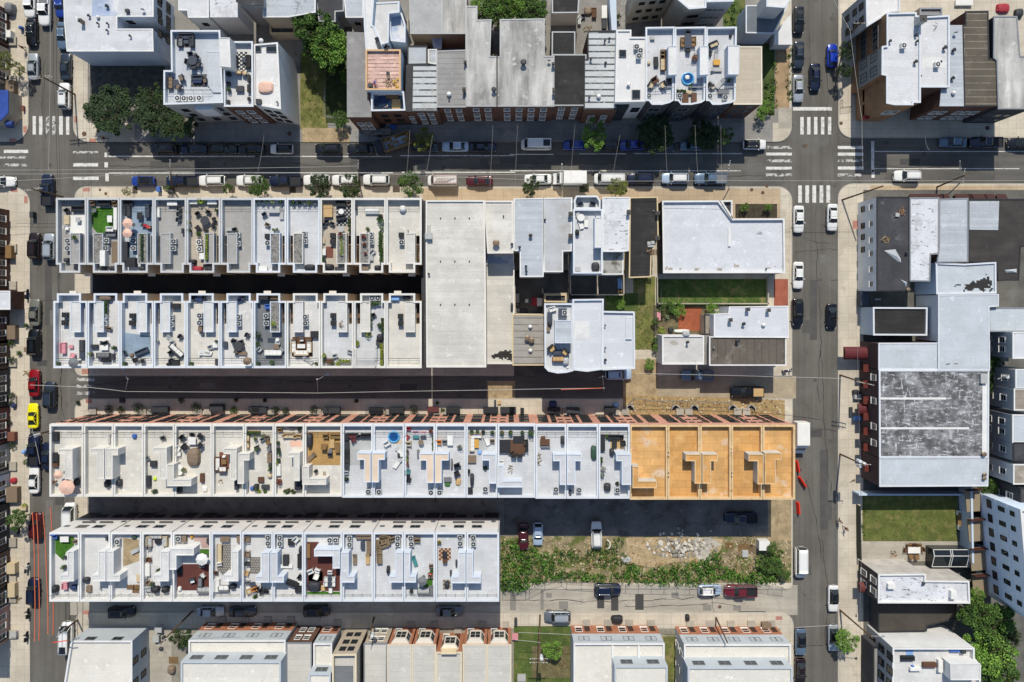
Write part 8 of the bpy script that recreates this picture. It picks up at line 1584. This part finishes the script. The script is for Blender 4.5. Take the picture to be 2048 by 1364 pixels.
GR('o','the waste ground','pallet 1715 305 1.4 1.2; pallet 1840 320 2.6 1.4; pallet 1895 335 1.2 1.6 taupe; box 1835 365 1 1.2 pale .4; pile 1760 380 2.2 1.4 wood 16; pile 1870 260 2 1 tan 12 noun=batten_heap; box 1965 285 1.8 1.6 white 1.6; pile 800 425 1.6 1.2 wood 18 noun=debris_heap; pile 620 465 2 .6 tan 14 noun=debris_heap; tarp 908 415 1.8 1.2 .3 pale noun=plastic_sheet; pile 1890 480 1.4 1.4 tan 14 noun=debris_heap'.replace('tan 12','wood 12').replace('tan 14','wood 14'))
GR('o','the lower sidewalk','tarp 835 880 2.2 1.5 .7 black noun=rubbish_bag; tarp 1385 865 .8 1.1 .7 black noun=rubbish_bag; box 45 888 .5 .9 dark .9; box 40 1010 1 .9 rose .7; box 90 1335 1.4 1.2 pale .4; pile 418 1240 1 1 wood 7 noun=white_chair_frame; box 1995 925 1.6 1.2 taupe .9'.replace(' 7 noun=white_chair_frame',' 7 noun=stick_heap'))
GR('e','the upper terrace street side','box 1240 150 .6 .9 blue .8; box 1330 165 1.1 .5 dark .4; shrub 1515 130 .3 yellow .7; box 258 350 .6 1 charcoal .9')
GR('g','the rear yards behind the pale roofs','box 60 1000 .6 1.6 charcoal .9; tarp 60 1045 .8 .8 .7 black; box 190 1025 .9 1.4 red .5; box 232 1030 .9 1.4 white .6; box 130 1020 .5 .6 white .6; tarp 95 1100 2 .9 .4 dark noun=folded_tarp; tarp 235 1090 .9 1.6 .7 charcoal noun=folded_tarp; box 858 885 .8 1.8 lightblue .6; pot 868 835 .4 pale ; box 858 950 .8 .6 tan .4; shrub 865 960 .3 mid .5; tarp 1255 1250 1 1 .6 black noun=covered_bin; tarp 1340 1255 3 .6 .5 white noun=plastic_sheet; tarp 1620 1105 1.2 .5 .3 white noun=plastic_sheet; pot 1225 1145 .3 white ; box 1160 1140 .6 1.4 rose .4; shrub 1180 1250 .7 yellow .8; box 1015 280 .01 .01 dark .1'.replace('; box 1015 280 .01 .01 dark .1',''))
GR('c','the courtyard beside the glittering black roof','tarp 610 80 1.4 1.6 .6 taupe noun=covered_set; box 735 95 .9 2.2 white .6; sofa 655 100 1.5 brown rz=-1.57; chair 570 130 dark; chair 545 145 white rz=1; box 735 190 .8 1.6 charcoal .6; pile 610 215 1.8 1.2 wood 12; box 540 170 .5 .9 pale .6')
GR('b','the shaded front of the pink roof site','pile 955 960 .9 1 dark 6; box 985 965 1 1.2 black .8; tarp 1075 985 1.3 1 .4 blue noun=folded_tarp; box 1145 940 1.4 .9 wood .8; box 1070 945 1 .8 charcoal .7; box 1040 955 .7 .9 pale .6'.replace('dark 6','wood 6'))
GR('d','the yard behind the upper right roofs','tarp 1868 60 2.4 1.8 .6 red noun=folded_tarp; box 1560 22 3 .9 white .5; tarp 1990 100 1.6 1.6 .7 charcoal')
GR('l','the warehouse sidewalk','tarp 718 410 1.2 1 .9 charcoal noun=covered_bin; box 725 440 1.1 .8 pale .8; box 725 608 1.1 .7 lightblue .8; pile 695 1095 .9 .4 dark 5; box 680 560 .5 1.6 dark .4'.replace('dark 5','wood 5'))
GR('h','the dark yard beside the torn roof','box 1244 895 .5 1 pale .3; box 1244 997 .5 1 pale .3; box 1295 1018 .9 .9 dark .4; box 890 1008 1 .3 pale .3; box 760 1000 1.4 2.6 slate 1.6; pile 785 1185 .5 2.6 rust 10 noun=debris_heap')
GR('m','the side yard of the white corner house','box 1245 945 1.2 1 pale 1; box 1225 1020 1 1.1 pale .9; box 1275 1020 .5 .5 dark .5; tarp 1250 1110 .8 .6 .4 dark noun=bag; pallet 1345 1200 1.6 1.2; tarp 1335 1270 1.4 1.4 .8 taupe noun=covered_grill'.replace('covered_grill','covered_bin'))
GR('a','the left edge sidewalk','tarp 165 218 .6 .7 .9 blue noun=covered_bin; box 75 275 1.4 1.2 white 1.2; box 95 680 1.6 2 taupe 1.2; box 180 845 .3 .9 brick .5; tarp 85 70 1.6 2 1.4 grey noun=covered_set')
GR('i','the left edge sidewalk','shrub 145 100 .5 mid .7; shrub 95 155 .7 dark .9; box 205 75 .6 .8 taupe .6; pile 200 255 1 .8 wood 8; shrub 95 430 .7 dark 1; shrub 95 490 .5 dark .8; tarp 105 510 .8 1 .7 navy; box 100 750 1.2 1.5 brick .9; shrub 95 820 .7 dark .9; shrub 210 950 .6 mid 1.1; tarp 98 1098 1.2 1 .5 red noun=cushion; box 110 1200 2 2.6 taupe 1.1; shrub 190 1290 .5 yellow .7; box 180 1310 1.2 .7 beige .6; tarp 190 870 .8 .7 .9 lightblue noun=covered_bin; shrub 70 640 .5 dark .8')
GR('e','the left edge sidewalk','shrub 205 1210 .4 mid .8; box 105 1265 1.4 2.4 taupe 1; shrub 85 1290 .5 dark .8; shrub 85 1345 .6 mid .8; box 85 640 1.2 2.2 wood 1.2')
GR('m','the left edge sidewalk','box 105 470 1.4 1.8 beige 1.1; box 105 640 1.2 2.4 beige 1; box 20 785 1.8 1.6 white 2.2; box 110 990 1 1 pale .7; pile 130 730 1 1 wood 6; box 120 185 1.2 1.2 dark .8')
# barriers, bumper, fences, walls
def barrier(t,x,y,rz,label):
 q=TW(t,x,y,.4);o=thing('road_barrier',label,'barrier',(q[0],q[1],0),rz,'orange road barriers');m=MB()
 for s in(-1,1):m.face([(-1,s*.25,0),(1,s*.25,0),(1,s*.08,.95),(-1,s*.08,.95)][::s])
 m.face([(-1,-.08,.95),(1,-.08,.95),(1,.08,.95),(-1,.08,.95)])
 for s in(-1,1):m.face([(s,-.25,0),(s,.25,0),(s,.08,.95),(s,-.08,.95)][::s])
 obj('body',m,P('#e0331c',.5),o);obj('foot',MB().box(-1.05,-.3,0,-.8,.3,.1).box(.8,-.3,0,1.05,.3,.1),P('#b3280f'),o)
barrier('l',300,1105,-1.0,'tilted orange road barrier below the plywood house');barrier('l',268,1310,-1.5,'upright orange road barrier, lower of the three on the right street');barrier('l',262,985,-1.4,'orange barrier half hidden by the plywood house edge')
q=TW('o',740,290,.2);m=MB()
for k in range(8):
 a0,a1=-1.2+k*.3,-.9+k*.3;m.tube((.9*math.cos(a0),.9*math.sin(a0),.3),(.9*math.cos(a1),.9*math.sin(a1),.3),.14,5)
tag(obj('car_bumper',m,P('#d5d2c6',.5),None,(q[0],q[1],.12)),'detached white car bumper lying beside the white car in the lot','bumper')
def fence(pts,t,label,h=1.8,mesh=True,c='#8a8c88',name='chain_link_fence',z=.12):
 P_=[TW(t,*p,0)for p in pts];o=thing(name,label,'fence',(*P_[0],z));a=MB();b=MB()
 for p,q in zip(P_,P_[1:]):
  p=(p[0]-P_[0][0],p[1]-P_[0][1]);q=(q[0]-P_[0][0],q[1]-P_[0][1]);L=math.dist(p,q);n=max(1,round(L/2.4))
  for k in range(n+1):x,y=p[0]+(q[0]-p[0])*k/n,p[1]+(q[1]-p[1])*k/n;a.tube((x,y,0),(x,y,h),.04,5)
  nw=max(2,int(h/.22));
  for k in range(nw+1):b.tube((*p,h*k/nw),(*q,h*k/nw),.03 if k==nw else .012,4)
 obj('posts',a,P(c,.5,.4),o);obj('wires',b,P(c,.5,.4),o);return o
fence([(-60,650),(120,650),(150,640),(270,575),(400,545),(440,570),(900,600),(1400,610),(1900,590),(2120,620)],'o','leaning chain link fence between the weeds and the lower street')
fence([(920,500),(960,450),(1150,470),(1500,475),(1720,480)],'k','low chain link fence around the excavated dirt',1.2)
fence([(1165,870),(1165,1050),(1120,1055),(1120,1400)],'g','thin garden fence along the bright lawn and hedge',1.3,True,'#5b5a55')
fence([(556,700),(558,920),(700,930)],'b','wire fence along the shaded grass lot',1.4)
fence([(590,790),(590,850),(665,840)],'d','low railing on the pavement by the corner brick building',1.0,True,'#2b2c2e')
def gwall(pts,t,label,h=2.0,c=None,th=.2,name='garden_wall'):
 P_=[TW(t,*p,h)for p in pts];m=MB()
 for p,q in zip(P_,P_[1:]):
  a=math.atan2(q[1]-p[1],q[0]-p[0]);L=math.dist(p,q);s=MB().box(-th/2,-th/2,0,L+th/2-.003,th/2,h).rot(a);s.v=[(x+p[0]-P_[0][0],y+p[1]-P_[0][1],z)for x,y,z in s.v]
  for f,mm in zip(s.f,s.m):m.face([s.v[i]for i in f])
 o=obj(name,m,c or TANW,None,(*P_[0],.1));tag(o,label,'wall',None,'thing')
gwall([(470,818),(472,972),(888,972),(886,815)],'g','tan wall around the two dark walled yards');gwall([(682,818),(684,970)],'g','dividing wall between the two dark walled yards');gwall([(255,930),(255,962),(440,962)],'g','low wall behind the small dark rear roof',1.5)
gwall([(36,850),(40,1122),(262,1125)],'g','boundary wall around the cluttered rear yard',1.6);gwall([(1148,840),(1150,1042),(2012,1042),(2014,840)],'g','low wall around the bright lawn strip',.9,lane);gwall([(750,0),(752,265),(756,410)],'p','dark hedge wall beside the garden lawn',1.4,P('#2f3326'));gwall([(1615,-215),(1628,430)],'p','long pale blue wall on the right of the garden lawn',3.2,BLUEW,.35);gwall([(745,1205),(1560,1205)],'l','pale blue wall in the shade at the top of the garden lawn',2.4,BLUEW,.3)
gwall([(1192,150),(1195,350),(1340,352)],'b','shaded rear yard wall behind the small square roof',1.8);gwall([(850,500),(852,920)],'b','dark wall hidden along the weathered roof',1.0)
m=MB();rr=random.Random(8);cen=TW('o',1310,300)
for k in range(230):
 x,y=rr.gauss(0,2.1),rr.gauss(0,1.1);s=rr.uniform(.08,.32);z=max(0,.5-.12*(x*x+y*y));m.box(x-s,y-s*rr.uniform(.5,1),z,x+s,y+s*.7,z+s*rr.uniform(.5,1),rr.randrange(2),rz=rr.random()*3)
o=obj('rubble',m,[P('#c9c3b6',.9),P('#8f897d',.9)],None,(cen[0],cen[1],.12));o['kind']='stuff'
m=MB()
for k in range(520):
 x,y=rr.uniform(1000,1580),rr.uniform(1078,1150);q=W((x,y));s=rr.uniform(.05,.18);m.box(q[0]-s,q[1]-s*.6,.13,q[0]+s,q[1]+s*.6,.13+s,rr.randrange(2),rz=rr.random()*3)
for k in range(120):
 x,y=rr.uniform(1255,1560),rr.uniform(796,825);q=W((x,y));s=rr.uniform(.05,.2);m.box(q[0]-s,q[1]-s*.6,.13,q[0]+s,q[1]+s*.6,.13+s,rr.randrange(2),rz=rr.random()*3)
o=obj('debris',m,[P('#c3b596',.9),P('#8f7d5d',.9)]);o['kind']='stuff'
for k,(x,lb)in enumerate(((930,'leftmost'),(1285,'second'),(1430,'third'),(1728,'fourth'),(1873,'rightmost'))):
 q=TW('k',x,545);m=MB();n=10
 A_=[(.75*math.cos(math.pi*j/n),.9*math.sin(math.pi*j/n))for j in range(n+1)]
 for p,r_ in zip(A_,A_[1:]):m.box(min(p[0],r_[0]),min(p[1],r_[1]),0,max(p[0],r_[0])+.06,max(p[1],r_[1])+.06,.5)
 o=thing('window_well',f'{lb} of five steel window wells in the excavated dirt','window well',(q[0],q[1],.12),0,'window wells');obj('rim',m,P('#c9c9c4',.4,.5),o)
 f=MB();f.face([(a,b,.04)for a,b in A_]);obj('pit',f,P('#0c0c0c'),o)
for k,x in enumerate((1290,1405,1490,1650,1760,1855,1950)):
 w_=.9 if k not in(0,3,4)else 1.6
 q=TW('h',x,195,5.6);o=thing('porch_roof',f'{ORD[k]} brown entrance roof from the left along the upper right sidewalk','porch roof',(q[0],q[1],2.4),0,'brown entrance roofs')
 m=MB();m.face([(-w_,.7,0),(-w_,-.9,.9),(-w_,-.9,0)]);m.face([(w_,.7,0),(w_,-.9,0),(w_,-.9,.9)]);m.face([(-w_,.7,0),(w_,.7,0),(w_,-.9,.9),(-w_,-.9,.9)]);obj('hood',m,P('#3d211d',.8),o);obj('bracket',MB().box(-w_+.05,-.9,-.5,-w_+.15,.4,0).box(w_-.15,-.9,-.5,w_-.05,.4,0),P('#3b1b17'),o)
for t,x,y,w_,d_,h_,c,lb in(('l',725,105,4.0,2.2,3.0,'#5a2024','large maroon barrel awning over the warehouse sidewalk'),('l',785,545,1.8,2.0,3.0,'#5a2024','smaller maroon awning on the warehouse wall'),('p',790,640,1.6,1.8,3.0,'#63302a','maroon awning below the scuffed white roof'),('a',60,960,1.2,1.2,3.0,'#27407e','round blue awning end of the corner shop')):
 q=TW(t,x,y,h_);o=thing('awning',lb,'awning',(q[0],q[1],h_-.8));m=MB();n=8
 A_=[(-d_/2*math.cos(math.pi*j/n),.7*math.sin(math.pi*j/n))for j in range(n+1)]
 for p,r_ in zip(A_,A_[1:]):m.face([(-w_/2,p[0],p[1]),(w_/2,p[0],p[1]),(w_/2,r_[0],r_[1]),(-w_/2,r_[0],r_[1])][::-1])
 for s in(-1,1):m.face([(s*w_/2,a,b)for a,b in A_])
 obj('canopy',m,P(c,.7),o);obj('frame',MB().tube((-w_/2,-d_/2,0),(w_/2,-d_/2,0),.03).tube((-w_/2,d_/2,0),(w_/2,d_/2,0),.03),P('#333333'),o)
 # make every label single one thing out
from collections import defaultdict
def nth(n):return ORD[n]if n<len(ORD)else '%dth'%(n+1)
grp=defaultdict(list)
for o in TAGGED:grp[o['label']].append(o)
for lb,os_ in grp.items():
 if len(os_)<2:continue
 xs=[o.location.x for o in os_];ys=[o.location.y for o in os_]
 n=len(os_)
 if max(xs)-min(xs)>=max(ys)-min(ys):
  os_.sort(key=lambda o:o.location.x);nm=['left one','right one']if n==2 else['leftmost']+[nth(k)+' from left' for k in range(1,n-1)]+['rightmost']
 else:
  os_.sort(key=lambda o:-o.location.y);nm=['upper one','lower one']if n==2 else['topmost']+[nth(k)+' from top' for k in range(1,n-1)]+['lowest']
 for o,s in zip(os_,nm):o['label']=f'{lb}, {s}'
for o in TAGGED:
 if len(o['label'].split())>16:print('LONG',o['label'])
